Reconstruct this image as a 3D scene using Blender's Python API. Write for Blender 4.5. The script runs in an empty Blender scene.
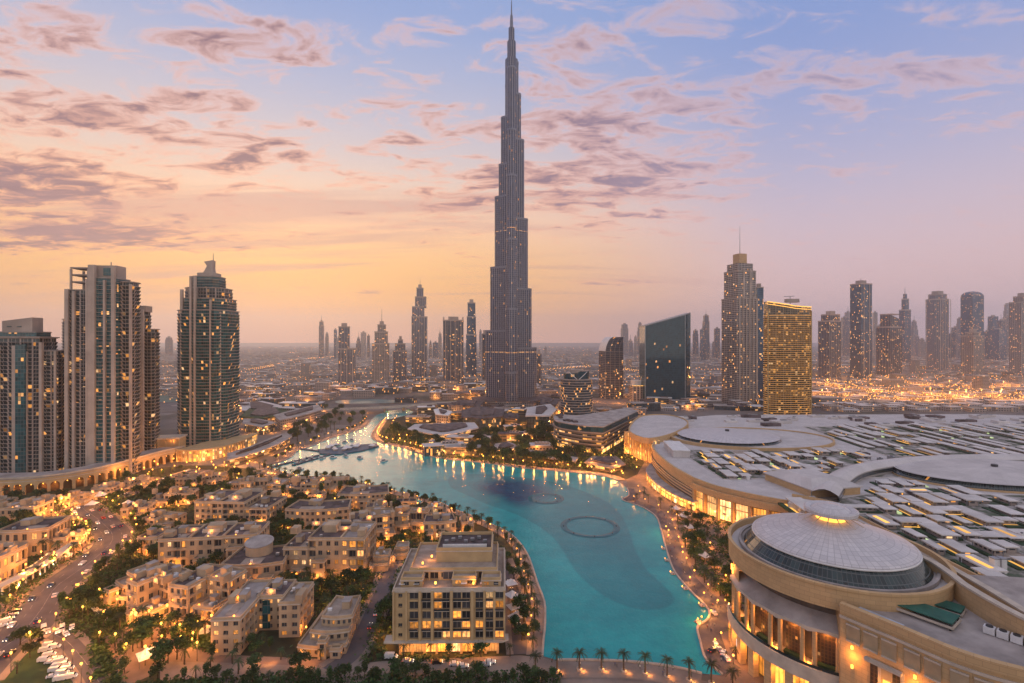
import bpy, bmesh, math, random
from math import pi, sin, cos, radians, sqrt, atan2, hypot
from mathutils import Vector, Matrix
random.seed(7)
scene = bpy.context.scene
COL = scene.collection

# ------------------------------------------------------------------ camera
HC, F, CX, CY = 130.0, 500.0, 512.0, 342.0
cam_data = bpy.data.cameras.new("camera")
cam = bpy.data.objects.new("camera", cam_data)
COL.objects.link(cam)
cam.location = (0, 0, HC)
cam.rotation_euler = (pi/2, 0, 0)
cam_data.sensor_width = 36.0
cam_data.lens = 36.0*F/1024.0
cam_data.clip_start = 1.0
cam_data.clip_end = 60000.0
scene.camera = cam

# ------------------------------------------------------------------ sky
SUN_AZ = radians(-27.0)      # left of the view direction
SUN_EL = radians(5.0)
world = bpy.data.worlds.new("World")
scene.world = world
world.use_nodes = True
def build_world():
    nt = world.node_tree; nt.nodes.clear()
    N = nt.nodes.new; L = nt.links.new
    out = N('ShaderNodeOutputWorld'); bg = N('ShaderNodeBackground')
    bg.inputs['Strength'].default_value = 0.1
    L(bg.outputs[0], out.inputs[0])
    sky = N('ShaderNodeTexSky'); sky.sky_type = 'NISHITA'; sky.sun_disc = False
    sky.sun_elevation = SUN_EL; sky.sun_rotation = SUN_AZ
    sky.air_density = 1.5; sky.dust_density = 4.0; sky.ozone_density = 2.0
    tc = N('ShaderNodeTexCoord'); sep = N('ShaderNodeSeparateXYZ'); L(tc.outputs['Generated'], sep.inputs[0])
    def math_(op, a, b=None, c=None, clamp=False):
        n = N('ShaderNodeMath'); n.operation = op; n.use_clamp = clamp
        for i, v in enumerate((a, b, c)):
            if v is None: continue
            if isinstance(v, (int, float)): n.inputs[i].default_value = v
            else: L(v, n.inputs[i])
        return n.outputs[0]
    def ramp(fac, stops, mode='B_SPLINE'):
        r = N('ShaderNodeValToRGB'); r.color_ramp.interpolation = mode
        e = r.color_ramp.elements
        while len(e) < len(stops): e.new(0.5)
        for el, (p, c) in zip(e, stops):
            el.position = p; el.color = (*c, 1) if len(c) == 3 else c
        L(fac, r.inputs[0]); return r.outputs[0]
    def mix(f, a, b, bt='MIX'):
        m = N('ShaderNodeMix'); m.data_type = 'RGBA'; m.blend_type = bt
        for s, v in ((0, f), (6, a), (7, b)):
            if isinstance(v, (int, float)): m.inputs[s].default_value = v
            elif isinstance(v, tuple): m.inputs[s].default_value = (*v, 1)
            else: L(v, m.inputs[s])
        return m.outputs[2]
    z = math_('MAXIMUM', sep.outputs['Z'], 0.0)
    # horizontal angle to the sunset
    hl = math_('SQRT', math_('ADD', math_('MULTIPLY', sep.outputs['X'], sep.outputs['X']), math_('MULTIPLY', sep.outputs['Y'], sep.outputs['Y'])))
    dt = math_('DIVIDE', math_('ADD', math_('MULTIPLY', sep.outputs['X'], sin(SUN_AZ)), math_('MULTIPLY', sep.outputs['Y'], cos(SUN_AZ))), math_('MAXIMUM', hl, 0.001))
    warm = N('ShaderNodeMapRange'); warm.interpolation_type = 'SMOOTHSTEP'
    warm.inputs['From Min'].default_value = 0.52; warm.inputs['From Max'].default_value = 1.0
    L(dt, warm.inputs['Value']); warm = warm.outputs[0]
    wr = ramp(z, [(0.0, (1.0,.50,.34)), (.06, (1.34,.47,.11)), (.13, (1.30,.52,.13)), (.22, (1.0,.62,.34)), (.34, (.66,.58,.58)), (.50, (.30,.39,.64)), (.60, (.24,.34,.62)), (.75, (.44,.45,.57)), (1.0, (.50,.50,.60))])  # both ramps brighten again above the view, added to light the roofs
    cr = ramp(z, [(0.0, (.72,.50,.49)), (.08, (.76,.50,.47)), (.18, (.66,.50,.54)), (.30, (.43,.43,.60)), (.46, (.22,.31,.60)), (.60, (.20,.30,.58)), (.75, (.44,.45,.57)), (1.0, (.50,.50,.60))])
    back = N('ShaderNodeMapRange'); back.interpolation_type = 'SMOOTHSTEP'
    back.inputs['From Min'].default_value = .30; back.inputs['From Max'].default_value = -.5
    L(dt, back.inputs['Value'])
    br = ramp(z, [(0.0, (1.10,.92,.83)), (.22, (1.10,.95,.90)), (.5, (.62,.62,.74)), (1.0, (.50,.50,.60))])  # unseen sky behind the camera, made brighter to light the facing walls
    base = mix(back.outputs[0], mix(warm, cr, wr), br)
    # thin high clouds, projected on a flat layer of air
    den = math_('ADD', z, 0.10)
    px = math_('DIVIDE', sep.outputs['X'], den); py = math_('DIVIDE', sep.outputs['Y'], den)
    cmb = N('ShaderNodeCombineXYZ'); L(px, cmb.inputs[0]); L(py, cmb.inputs[1])
    def noise(scale, detail, rough, dist, off, rot=0.0, sx=1.0, sy=1.0):
        mp = N('ShaderNodeMapping'); mp.inputs['Location'].default_value = off
        mp.inputs['Rotation'].default_value = (0, 0, rot); mp.inputs['Scale'].default_value = (sx, sy, 1)
        L(cmb.outputs[0], mp.inputs[0])
        n = N('ShaderNodeTexNoise'); n.inputs['Scale'].default_value = scale; n.inputs['Detail'].default_value = detail
        n.inputs['Roughness'].default_value = rough; n.inputs['Distortion'].default_value = dist
        L(mp.outputs[0], n.inputs['Vector']); return n.outputs[0]
    fine = noise(5.2, 12, .62, .6, (0.4, 5.2, 0), 0.35, 1.0, 1.7)
    streak = noise(1.9, 10, .58, .6, (7.7, 0.3, 0), 0.30, .7, 2.4)
    # where the banks of cloud stand in the sky (direction east and height over north)
    yy = math_('MAXIMUM', sep.outputs['Y'], 0.05)
    du = math_('DIVIDE', sep.outputs['X'], yy); dv = math_('DIVIDE', sep.outputs['Z'], yy)
    bank = 0.06
    for bx, by, rx, ry, w in ((-.72,.45,.24,.065,1.0),(-.53,.37,.15,.04,.8),(-1.02,.51,.14,.09,.9),(-.92,.30,.26,.045,1.35),(-.90,.215,.30,.034,1.5),(-.97,.355,.14,.03,.8),(-.22,.44,.15,.11,.65),(-.12,.27,.13,.025,.7),(.18,.31,.24,.075,1.0),(.10,.46,.15,.08,.6),(.28,.44,.2,.08,.7),(.70,.52,.32,.08,.75),(.10,.61,.16,.05,.7),(.45,.66,.24,.04,.7),(-.50,.60,.2,.05,.7),(-.34,.335,.09,.02,.6),(-.85,.64,.24,.06,.6),(.9,.66,.2,.03,.6),(-.84,.115,.14,.009,.8),(.22,.118,.10,.008,.6),(-.28,.10,.07,.008,.6),(-.55,.19,.14,.01,.6)):
        ex = math_('MULTIPLY', math_('SUBTRACT', du, bx), 1/rx); ey = math_('MULTIPLY', math_('SUBTRACT', dv, by), 1/ry)
        q = math_('ADD', math_('MULTIPLY', ex, ex), math_('MULTIPLY', ey, ey))
        bank = math_('MULTIPLY_ADD', math_('POWER', 2.718, math_('MULTIPLY', q, -1.0)), w, bank)
    cover = math_('ADD', math_('MULTIPLY', bank, .56), math_('MULTIPLY', math_('SUBTRACT', fine, .5), 2.3))
    cover = math_('ADD', cover, math_('MULTIPLY', math_('SUBTRACT', streak, .5), 1.0))
    cmask = N('ShaderNodeMapRange'); cmask.interpolation_type = 'SMOOTHSTEP'
    cmask.inputs['From Min'].default_value = .15; cmask.inputs['From Max'].default_value = .68
    L(cover, cmask.inputs['Value'])
    hi = N('ShaderNodeMapRange'); hi.interpolation_type = 'SMOOTHSTEP'
    hi.inputs['From Min'].default_value = .05; hi.inputs['From Max'].default_value = .12
    L(z, hi.inputs['Value'])
    cf = math_('MULTIPLY', math_('MULTIPLY', cmask.outputs[0], hi.outputs[0]), .95)
    light = ramp(z, [(0.0, (1.1,.42,.17)), (.18, (1.10,.44,.20)), (.35, (.92,.48,.34)), (.6, (.76,.54,.54))])
    coolc = ramp(z, [(0.0, (.6,.38,.38)), (.2, (.80,.47,.42)), (.4, (.66,.47,.50)), (.6, (.58,.48,.58))])
    light = mix(warm, coolc, light)
    dark = mix(warm, (.34,.28,.40), (.24,.13,.16))
    sh = N('ShaderNodeMapRange'); sh.inputs['From Min'].default_value = .38; sh.inputs['From Max'].default_value = .82
    L(cover, sh.inputs['Value'])
    ccol = mix(sh.outputs[0], light, dark)
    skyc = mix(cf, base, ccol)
    # long thin bars low over the sunset
    bars = noise(1.1, 6, .55, .3, (2.0, 9.0, 0), -0.12, .22, 1.5)
    bm_ = N('ShaderNodeMapRange'); bm_.interpolation_type = 'SMOOTHSTEP'; bm_.inputs['From Min'].default_value = .50; bm_.inputs['From Max'].default_value = .64
    L(bars, bm_.inputs['Value'])
    lo = ramp(z, [(0.04, (0,0,0)), (.10, (1,1,1)), (.26, (1,1,1)), (.36, (0,0,0))], 'LINEAR')
    bf = math_('MULTIPLY', math_('MULTIPLY', bm_.outputs[0], lo), math_('MULTIPLY', warm, .55))
    skyc = mix(bf, skyc, (.52,.28,.27))
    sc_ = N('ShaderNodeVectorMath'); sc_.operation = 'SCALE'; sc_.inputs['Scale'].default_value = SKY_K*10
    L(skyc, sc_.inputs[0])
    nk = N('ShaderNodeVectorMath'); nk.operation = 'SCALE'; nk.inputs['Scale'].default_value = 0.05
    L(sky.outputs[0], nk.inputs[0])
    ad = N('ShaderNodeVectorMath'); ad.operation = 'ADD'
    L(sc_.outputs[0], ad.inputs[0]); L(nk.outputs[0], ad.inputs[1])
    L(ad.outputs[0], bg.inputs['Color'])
SKY_K = 1.03
build_world()

# ------------------------------------------------------------------ sun (the last of the sunset)
sl = bpy.data.lights.new("sun", 'SUN'); sl.energy = 0.7; sl.angle = radians(32.0); sl.color = (1.0, .62, .36)
so = bpy.data.objects.new("sun", sl); COL.objects.link(so)
sd = Vector((sin(SUN_AZ)*cos(SUN_EL), cos(SUN_AZ)*cos(SUN_EL), sin(SUN_EL)))
so.rotation_euler = sd.to_track_quat('Z', 'Y').to_euler(); so.location = (0, 0, 900)

vs = scene.view_settings
vs.view_transform = 'Standard'; vs.look = 'None'; vs.exposure = 0.08; vs.gamma = 1.0; vs.use_curve_mapping = False
cy = scene.cycles
cy.max_bounces = 6; cy.diffuse_bounces = 2; cy.glossy_bounces = 2; cy.transmission_bounces = 2; cy.volume_bounces = 1
cy.use_light_tree = True; cy.use_denoising = True; cy.sample_clamp_indirect = 3.0; cy.caustics_reflective = False; cy.caustics_refractive = False
HAZE = .85e-4

# ------------------------------------------------------------------ helpers
def G(x, y, z=0.0):
    Y = (HC - z)*F/(y - CY)
    return ((x - CX)/F*Y, Y)
def MPP(y, z=0.0):
    return (HC - z)/(y - CY)
def PX(X, Y, z=0.0):
    return (CX + F*X/Y, CY + F*(HC - z)/Y)
def ZT(y, Y):                     # height of a pixel row at depth Y
    return HC + (CY - y)*Y/F

class MB:
    def __init__(s): s.v = []; s.f = []; s.uv = []; s.mi = []
    def face(s, pts, uv=None, mi=0):
        b = len(s.v); s.v.extend(pts); s.f.append(tuple(range(b, b+len(pts))))
        s.uv.append(uv or [(0, 0)]*len(pts)); s.mi.append(mi)
    def box(s, c, size, rz=0.0, mi=0):
        cx, cy_, cz = c; a, b, h = size[0]/2, size[1]/2, size[2]/2
        co, si = cos(rz), sin(rz)
        P = [(cx+x*co-y*si, cy_+x*si+y*co) for x, y in ((-a,-b),(a,-b),(a,b),(-a,b))]
        s.prism(P, cz-h, cz+h, mi)
    def prism(s, poly, z0, z1, mi=0, mtop=None, cap=True, bottom=True, u0=0.0, smooth=False):
        n = len(poly); b = len(s.v)
        s.v.extend([(x, y, z0) for x, y in poly]); s.v.extend([(x, y, z1) for x, y in poly])
        u = u0
        for i in range(n):
            j = (i+1) % n
            L = hypot(poly[j][0]-poly[i][0], poly[j][1]-poly[i][1])
            s.f.append((b+i, b+j, b+n+j, b+n+i)); s.uv.append([(u, z0), (u+L, z0), (u+L, z1), (u, z1)]); s.mi.append(mi)
            u += L
        if cap:
            s.f.append(tuple(range(b+n, b+2*n))); s.uv.append([(x, y) for x, y in poly]); s.mi.append(mi if mtop is None else mtop)
        if bottom:
            s.f.append(tuple(range(b+n-1, b-1, -1))); s.uv.append([(0, 0)]*n); s.mi.append(mi)
    def loft(s, rings, mis=None, cap=True, closed=True, capmi=None):
        """rings: list of rings of equal point count, (x,y,z); mis: material per span"""
        n = len(rings[0]); b = len(s.v)
        for r in rings: s.v.extend(r)
        for k in range(len(rings)-1):
            u = 0
            for i in range(n if closed else n-1):
                j = (i+1) % n
                p, q = rings[k][i], rings[k][j]
                L = hypot(q[0]-p[0], q[1]-p[1])
                s.f.append((b+k*n+i, b+k*n+j, b+(k+1)*n+j, b+(k+1)*n+i))
                za, zb = rings[k][i][2], rings[k+1][i][2]
                s.uv.append([(u, za), (u+L, za), (u+L, zb), (u, zb)]); s.mi.append(mis[k] if mis else 0)
                u += L
        if cap and closed:
            r = rings[-1]; k = len(rings)-1
            s.f.append(tuple(b+k*n+i for i in range(n))); s.uv.append([(p[0], p[1]) for p in r]); s.mi.append((mis[-1] if mis else 0) if capmi is None else capmi)
    def tube(s, pts, rad, n=6, mi=0):
        rings = []
        for k, p in enumerate(pts):
            p = Vector(p); a = Vector(pts[max(k-1, 0)]); b_ = Vector(pts[min(k+1, len(pts)-1)])
            d = (b_-a).normalized(); up = Vector((0, 0, 1)) if abs(d.z) < .9 else Vector((1, 0, 0))
            u = d.cross(up).normalized(); w = u.cross(d)
            r = rad[k] if isinstance(rad, (list, tuple)) else rad
            rings.append([tuple(p + u*cos(2*pi*i/n)*r + w*sin(2*pi*i/n)*r) for i in range(n)])
        s.loft(rings, [mi]*(len(rings)-1))
    def mesh(s, name, mats):
        me = bpy.data.meshes.new(name); me.from_pydata(s.v, [], s.f)
        uvl = me.uv_layers.new(name="UVMap")
        flat = []
        for q in s.uv:
            for a in q: flat.extend(a)
        uvl.data.foreach_set("uv", flat)
        for m in (mats if isinstance(mats, (list, tuple)) else [mats]): me.materials.append(m)
        me.polygons.foreach_set("material_index", s.mi)
        me.update(); return me
    def build(s, name, mats, parent=None, smooth=False):
        me = s.mesh(name, mats)
        if smooth:
            bm = bmesh.new(); bm.from_mesh(me); bmesh.ops.remove_doubles(bm, verts=bm.verts, dist=.001)
            bm.to_mesh(me); bm.free()
            me.polygons.foreach_set("use_smooth", [True]*len(me.polygons))
            me.set_sharp_from_angle(angle=radians(35))
        o = bpy.data.objects.new(name, me); COL.objects.link(o)
        if parent is not None: o.parent = parent
        return o

def tag(o, label=None, cat=None, group=None, kind=None):
    if label: o['label'] = label
    if cat: o['category'] = cat
    if group: o['group'] = group
    if kind: o['kind'] = kind
    return o
def thing(name, label, cat, loc=(0, 0, 0), rz=0.0, group=None):
    o = bpy.data.objects.new(name, None); COL.objects.link(o); o.empty_display_size = .5
    o.location = loc; o.rotation_euler = (0, 0, rz)
    return tag(o, label, cat, group, 'thing')
def struct(name, mb, m, kind='structure'):
    return tag(mb.build(name, m), kind=kind)
def link(name, me, parent=None, loc=(0, 0, 0), rz=0.0, scale=None):
    o = bpy.data.objects.new(name, me); COL.objects.link(o)
    o.parent = parent; o.location = loc; o.rotation_euler = (0, 0, rz)
    if scale: o.scale = scale
    return o
def dup(root, loc, rz=0.0, s=1.0):
    r = root.copy(); COL.objects.link(r); r.location = loc; r.rotation_euler = (0, 0, rz); r.scale = (s, s, s) if isinstance(s, (int, float)) else s
    for ch in root.children:
        c = ch.copy(); COL.objects.link(c); c.parent = r
        for g in ch.children:
            d = g.copy(); COL.objects.link(d); d.parent = c
    return r
def area(poly):
    return sum(poly[i][0]*poly[(i+1) % len(poly)][1]-poly[(i+1) % len(poly)][0]*poly[i][1] for i in range(len(poly)))/2
def ccw(poly):
    return poly if area(poly) > 0 else poly[::-1]
def offset(poly, d):              # positive: outwards, for a counter-clockwise polygon
    n = len(poly); out = []
    for i in range(n):
        p0, p1, p2 = poly[i-1], poly[i], poly[(i+1) % n]
        a = Vector((p1[0]-p0[0], p1[1]-p0[1])).normalized(); b = Vector((p2[0]-p1[0], p2[1]-p1[1])).normalized()
        na, nb = Vector((a.y, -a.x)), Vector((b.y, -b.x))
        m = na+nb; k = max(1+na.dot(nb), .25)
        out.append((p1[0]+m.x*d/k, p1[1]+m.y*d/k))
    return out
def inside(p, poly):
    x, y = p; c = False; n = len(poly)
    for i in range(n):
        x1, y1 = poly[i]; x2, y2 = poly[i-1]
        if (y1 > y) != (y2 > y) and x < (x2-x1)*(y-y1)/(y2-y1)+x1: c = not c
    return c
def rect(w, d, cx=0, cy_=0, ch=0.0):
    a, b = w/2, d/2
    if ch: P = [(-a+ch,-b),(a-ch,-b),(a,-b+ch),(a,b-ch),(a-ch,b),(-a+ch,b),(-a,b-ch),(-a,-b+ch)]
    else: P = [(-a,-b),(a,-b),(a,b),(-a,b)]
    return [(cx+x, cy_+y) for x, y in P]
def ell(rx, ry, n=24, cx=0, cy_=0, a0=0.0):
    return [(cx+rx*cos(a0+2*pi*i/n), cy_+ry*sin(a0+2*pi*i/n)) for i in range(n)]
def rot2(poly, a):
    c, s = cos(a), sin(a); return [(x*c-y*s, x*s+y*c) for x, y in poly]
def smooth_line(pts, k=4, closed=False):
    out = []; n = len(pts)
    rng = range(n) if closed else range(n-1)
    for i in rng:
        p0 = pts[(i-1) % n] if closed or i > 0 else pts[i]; p1 = pts[i]; p2 = pts[(i+1) % n]
        p3 = pts[(i+2) % n] if closed or i+2 < n else p2
        for t in range(k):
            t /= k
            out.append(tuple(.5*((2*p1[a])+(-p0[a]+p2[a])*t+(2*p0[a]-5*p1[a]+4*p2[a]-p3[a])*t*t+(-p0[a]+3*p1[a]-3*p2[a]+p3[a])*t**3) for a in (0, 1)))
    if not closed: out.append(tuple(pts[-1][:2]))
    return out
def side_line(line, d):           # parallel line, d to the right of travel
    out = []
    for i, p in enumerate(line):
        a = line[max(i-1, 0)]; b = line[min(i+1, len(line)-1)]
        t = Vector((b[0]-a[0], b[1]-a[1])).normalized()
        out.append((p[0]+t.y*d, p[1]-t.x*d))
    return out
def walk(line, step, start=0.0):  # points at equal spacing with heading
    out = []; need = start
    for a, b in zip(line, line[1:]):
        L = hypot(b[0]-a[0], b[1]-a[1]); t = need
        while t <= L:
            out.append((a[0]+(b[0]-a[0])*t/L, a[1]+(b[1]-a[1])*t/L, atan2(b[1]-a[1], b[0]-a[0]))); t += step
        need = t-L
    return out
def strip(mb, la, lb, z, mi=0):
    u = 0
    for i in range(len(la)-1):
        L = hypot(la[i+1][0]-la[i][0], la[i+1][1]-la[i][1])
        w = hypot(la[i][0]-lb[i][0], la[i][1]-lb[i][1])
        mb.face([(*la[i], z), (*la[i+1], z), (*lb[i+1], z), (*lb[i], z)][::-1], [(u, 0), (u+L, 0), (u+L, w), (u, w)][::-1], mi); u += L
def wall_strip(mb, line, th, z0, z1, mi=0):   # thick wall along a line, one connected piece
    b = side_line(line, th)
    rings = [[(*p, z0), (*q, z0), (*q, z1), (*p, z1)] for p, q in zip(line, b)]
    n0 = len(mb.v)
    for r in rings: mb.v.extend(r)
    u = 0
    for k in range(len(rings)-1):
        L = hypot(line[k+1][0]-line[k][0], line[k+1][1]-line[k][1])
        for i in range(4):
            j = (i+1) % 4
            mb.f.append((n0+k*4+i, n0+k*4+j, n0+k*4+4+j, n0+k*4+4+i))
            zi, zj = rings[k][i][2], rings[k][j][2]
            mb.uv.append([(u, zi), (u, zj), (u+L, zj), (u+L, zi)]); mb.mi.append(mi)
        u += L
    mb.f.append((n0+3, n0+2, n0+1, n0)); mb.uv.append([(0, 0)]*4); mb.mi.append(mi)
    e = n0+(len(rings)-1)*4
    mb.f.append((e, e+1, e+2, e+3)); mb.uv.append([(0, 0)]*4); mb.mi.append(mi)

# ------------------------------------------------------------------ labels: every thing is named against the nearest landmark
LANDMARKS = []; AUTO = []
def landmark(short, x, y): LANDMARKS.append((short, x, y))
def auto(o, look, X, Y):
    AUTO.append((o, look, *PX(X, Y)))
ORD = "first second third fourth fifth sixth seventh eighth ninth tenth eleventh twelfth thirteenth fourteenth fifteenth sixteenth seventeenth eighteenth nineteenth twentieth".split()
def finish_labels():
    by = {}
    for o, look, x, y in AUTO:
        s, lx, ly = min(LANDMARKS, key=lambda m: (m[1]-x)**2+(2.2*(m[2]-y))**2)
        dx, dy = x-lx, 2.2*(y-ly)
        rel = ("left of" if dx < 0 else "right of") if abs(dx) > abs(dy) else ("in front of" if dy > 0 else "behind")
        by.setdefault((look, rel, s), []).append((x, y, o))
    for (look, rel, s), v in by.items():
        base = f"{look} {rel} {s}"
        if len(v) == 1: v[0][2]['label'] = base; continue
        xs = [a[0] for a in v]; ys = [a[1] for a in v]
        if max(xs)-min(xs) >= (max(ys)-min(ys))*.8 or len(v) > 3:
            v.sort(key=lambda a: a[0]); n = len(v)
            for i, a in enumerate(v):
                q = "leftmost" if i == 0 else "rightmost" if i == n-1 else ((ORD[i] if i < 20 else f"number {i+1}")+" from left" if i <= n//2 else (ORD[n-1-i] if n-1-i < 20 else f"number {n-i}")+" from right")
                a[2]['label'] = f"{base}, {q}"
        else:
            v.sort(key=lambda a: -a[1]); n = len(v)
            for i, a in enumerate(v):
                a[2]['label'] = base + ", " + ("nearest" if i == 0 else "farthest" if i == n-1 else ORD[i]+" nearest")

# ------------------------------------------------------------------ materials
def new_mat(name):
    m = bpy.data.materials.new(name); m.use_nodes = True
    nt = m.node_tree; return m, nt, nt.nodes['Principled BSDF']
def setc(s, v):
    s.default_value = (*v, 1) if len(v) == 3 else v
def mixn(nt, f, a, b, bt='MIX'):
    m = nt.nodes.new('ShaderNodeMix'); m.data_type = 'RGBA'; m.blend_type = bt
    for s, v in ((0, f), (6, a), (7, b)):
        if isinstance(v, (int, float)): m.inputs[s].default_value = v
        elif isinstance(v, tuple): m.inputs[s].default_value = (*v, 1)
        else: nt.links.new(v, m.inputs[s])
    return m.outputs[2]
def mth(nt, op, a, b=None, c=None, clamp=False):
    n = nt.nodes.new('ShaderNodeMath'); n.operation = op; n.use_clamp = clamp
    for i, v in enumerate((a, b, c)):
        if v is None: continue
        if isinstance(v, (int, float)): n.inputs[i].default_value = v
        else: nt.links.new(v, n.inputs[i])
    return n.outputs[0]
def noise_out(nt, scale, detail=4, coord='Object', rough=.55, stretch=None):
    tc = nt.nodes.new('ShaderNodeTexCoord'); n = nt.nodes.new('ShaderNodeTexNoise')
    n.inputs['Scale'].default_value = scale; n.inputs['Detail'].default_value = detail; n.inputs['Roughness'].default_value = rough
    src = tc.outputs[coord]
    if stretch:
        mp = nt.nodes.new('ShaderNodeMapping'); mp.inputs['Scale'].default_value = stretch
        nt.links.new(src, mp.inputs[0]); src = mp.outputs[0]
    nt.links.new(src, n.inputs['Vector']); return n.outputs[0]
def mat(name, col, rough=.7, metal=0.0, var=.18, scale=.25, spec=.4, col2=None, objvar=0.0, bump=0.0):
    m, nt, b = new_mat(name)
    b.inputs['Roughness'].default_value = rough; b.inputs['Metallic'].default_value = metal
    b.inputs['Specular IOR Level'].default_value = spec
    n1 = noise_out(nt, scale, 6)
    c2 = col2 or tuple(max(c*(1-2.2*var), 0) for c in col)
    mr = nt.nodes.new('ShaderNodeMapRange'); mr.inputs['From Min'].default_value = .35; mr.inputs['From Max'].default_value = .68
    nt.links.new(n1, mr.inputs['Value'])
    c = mixn(nt, mr.outputs[0], c2, tuple(min(x*(1+var*.5), 1) for x in col))
    n2 = noise_out(nt, scale*9, 3)
    c = mixn(nt, mth(nt, 'MULTIPLY', n2, var), c, tuple(x*.5 for x in col))
    if objvar:
        oi = nt.nodes.new('ShaderNodeObjectInfo')
        hs = nt.nodes.new('ShaderNodeHueSaturation')
        nt.links.new(mth(nt, 'ADD', mth(nt, 'MULTIPLY', oi.outputs['Random'], objvar), 1-objvar*.6), hs.inputs['Value'])
        nt.links.new(c, hs.inputs['Color']); c = hs.outputs[0]
    nt.links.new(c, b.inputs['Base Color'])
    if bump:
        bp = nt.nodes.new('ShaderNodeBump'); bp.inputs['Strength'].default_value = bump; bp.inputs['Distance'].default_value = .3
        nt.links.new(n2, bp.inputs['Height']); nt.links.new(bp.outputs[0], b.inputs['Normal'])
    return m
def emit(name, col, strength, sampled=False, var=0.0):
    m, nt, b = new_mat(name)
    setc(b.inputs['Base Color'], tuple(min(c*.5, 1) for c in col)); setc(b.inputs['Emission Color'], col)
    b.inputs['Emission Strength'].default_value = strength
    if var:
        oi = nt.nodes.new('ShaderNodeObjectInfo')
        nt.links.new(mth(nt, 'MULTIPLY', mth(nt, 'ADD', mth(nt, 'MULTIPLY', oi.outputs['Random'], 2*var), 1-var), strength), b.inputs['Emission Strength'])
    if not sampled: m.cycles.emission_sampling = 'NONE'
    return m
def pane_mat(name, glass, lit=None, strength=0.0, frame=(.22,.19,.17), nx=2, rough=.12):
    """one window: frame round the edge and mullions; lit ones show an uneven bright room"""
    m, nt, b = new_mat(name)
    tc = nt.nodes.new('ShaderNodeTexCoord'); sp = nt.nodes.new('ShaderNodeSeparateXYZ'); nt.links.new(tc.outputs['Generated'], sp.inputs[0])
    fx = mth(nt, 'FRACT', mth(nt, 'MULTIPLY', sp.outputs[0], nx-.002))
    ex = mth(nt, 'GREATER_THAN', mth(nt, 'ABSOLUTE', mth(nt, 'SUBTRACT', fx, .5)), .43)
    ez = mth(nt, 'GREATER_THAN', mth(nt, 'ABSOLUTE', mth(nt, 'SUBTRACT', sp.outputs[2], .5)), .45)
    fr = mth(nt, 'MAXIMUM', ex, ez)
    oi = nt.nodes.new('ShaderNodeObjectInfo')
    gl = mixn(nt, oi.outputs['Random'], tuple(c*.5 for c in glass), tuple(c*1.7 for c in glass))
    nt.links.new(mixn(nt, fr, gl, frame), b.inputs['Base Color'])
    nt.links.new(mth(nt, 'ADD', mth(nt, 'MULTIPLY', fr, .5), rough), b.inputs['Roughness'])
    if lit:
        nz = nt.nodes.new('ShaderNodeTexNoise'); nz.noise_dimensions = '4D'; nz.inputs['Scale'].default_value = 2.2; nz.inputs['Detail'].default_value = 2
        nt.links.new(tc.outputs['Generated'], nz.inputs['Vector']); nt.links.new(mth(nt, 'MULTIPLY', oi.outputs['Random'], 80), nz.inputs['W'])
        mr = nt.nodes.new('ShaderNodeMapRange'); mr.inputs['From Min'].default_value = .3; mr.inputs['From Max'].default_value = .7; mr.inputs['To Min'].default_value = .12; mr.inputs['To Max'].default_value = 1.25
        nt.links.new(nz.outputs[0], mr.inputs['Value'])
        st = mth(nt, 'MULTIPLY', mr.outputs[0], mth(nt, 'SUBTRACT', 1.0, fr))
        st = mth(nt, 'MULTIPLY', st, mth(nt, 'ADD', mth(nt, 'MULTIPLY', oi.outputs['Random'], strength*1.1), strength*.25))
        nt.links.new(mixn(nt, mth(nt, 'POWER', mth(nt, 'FRACT', mth(nt, 'MULTIPLY', oi.outputs['Random'], 17.3)), 3.0), lit, (1.0,.60,.28)), b.inputs['Emission Color']); nt.links.new(st, b.inputs['Emission Strength'])
        m.cycles.emission_sampling = 'NONE'
    return m
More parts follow.
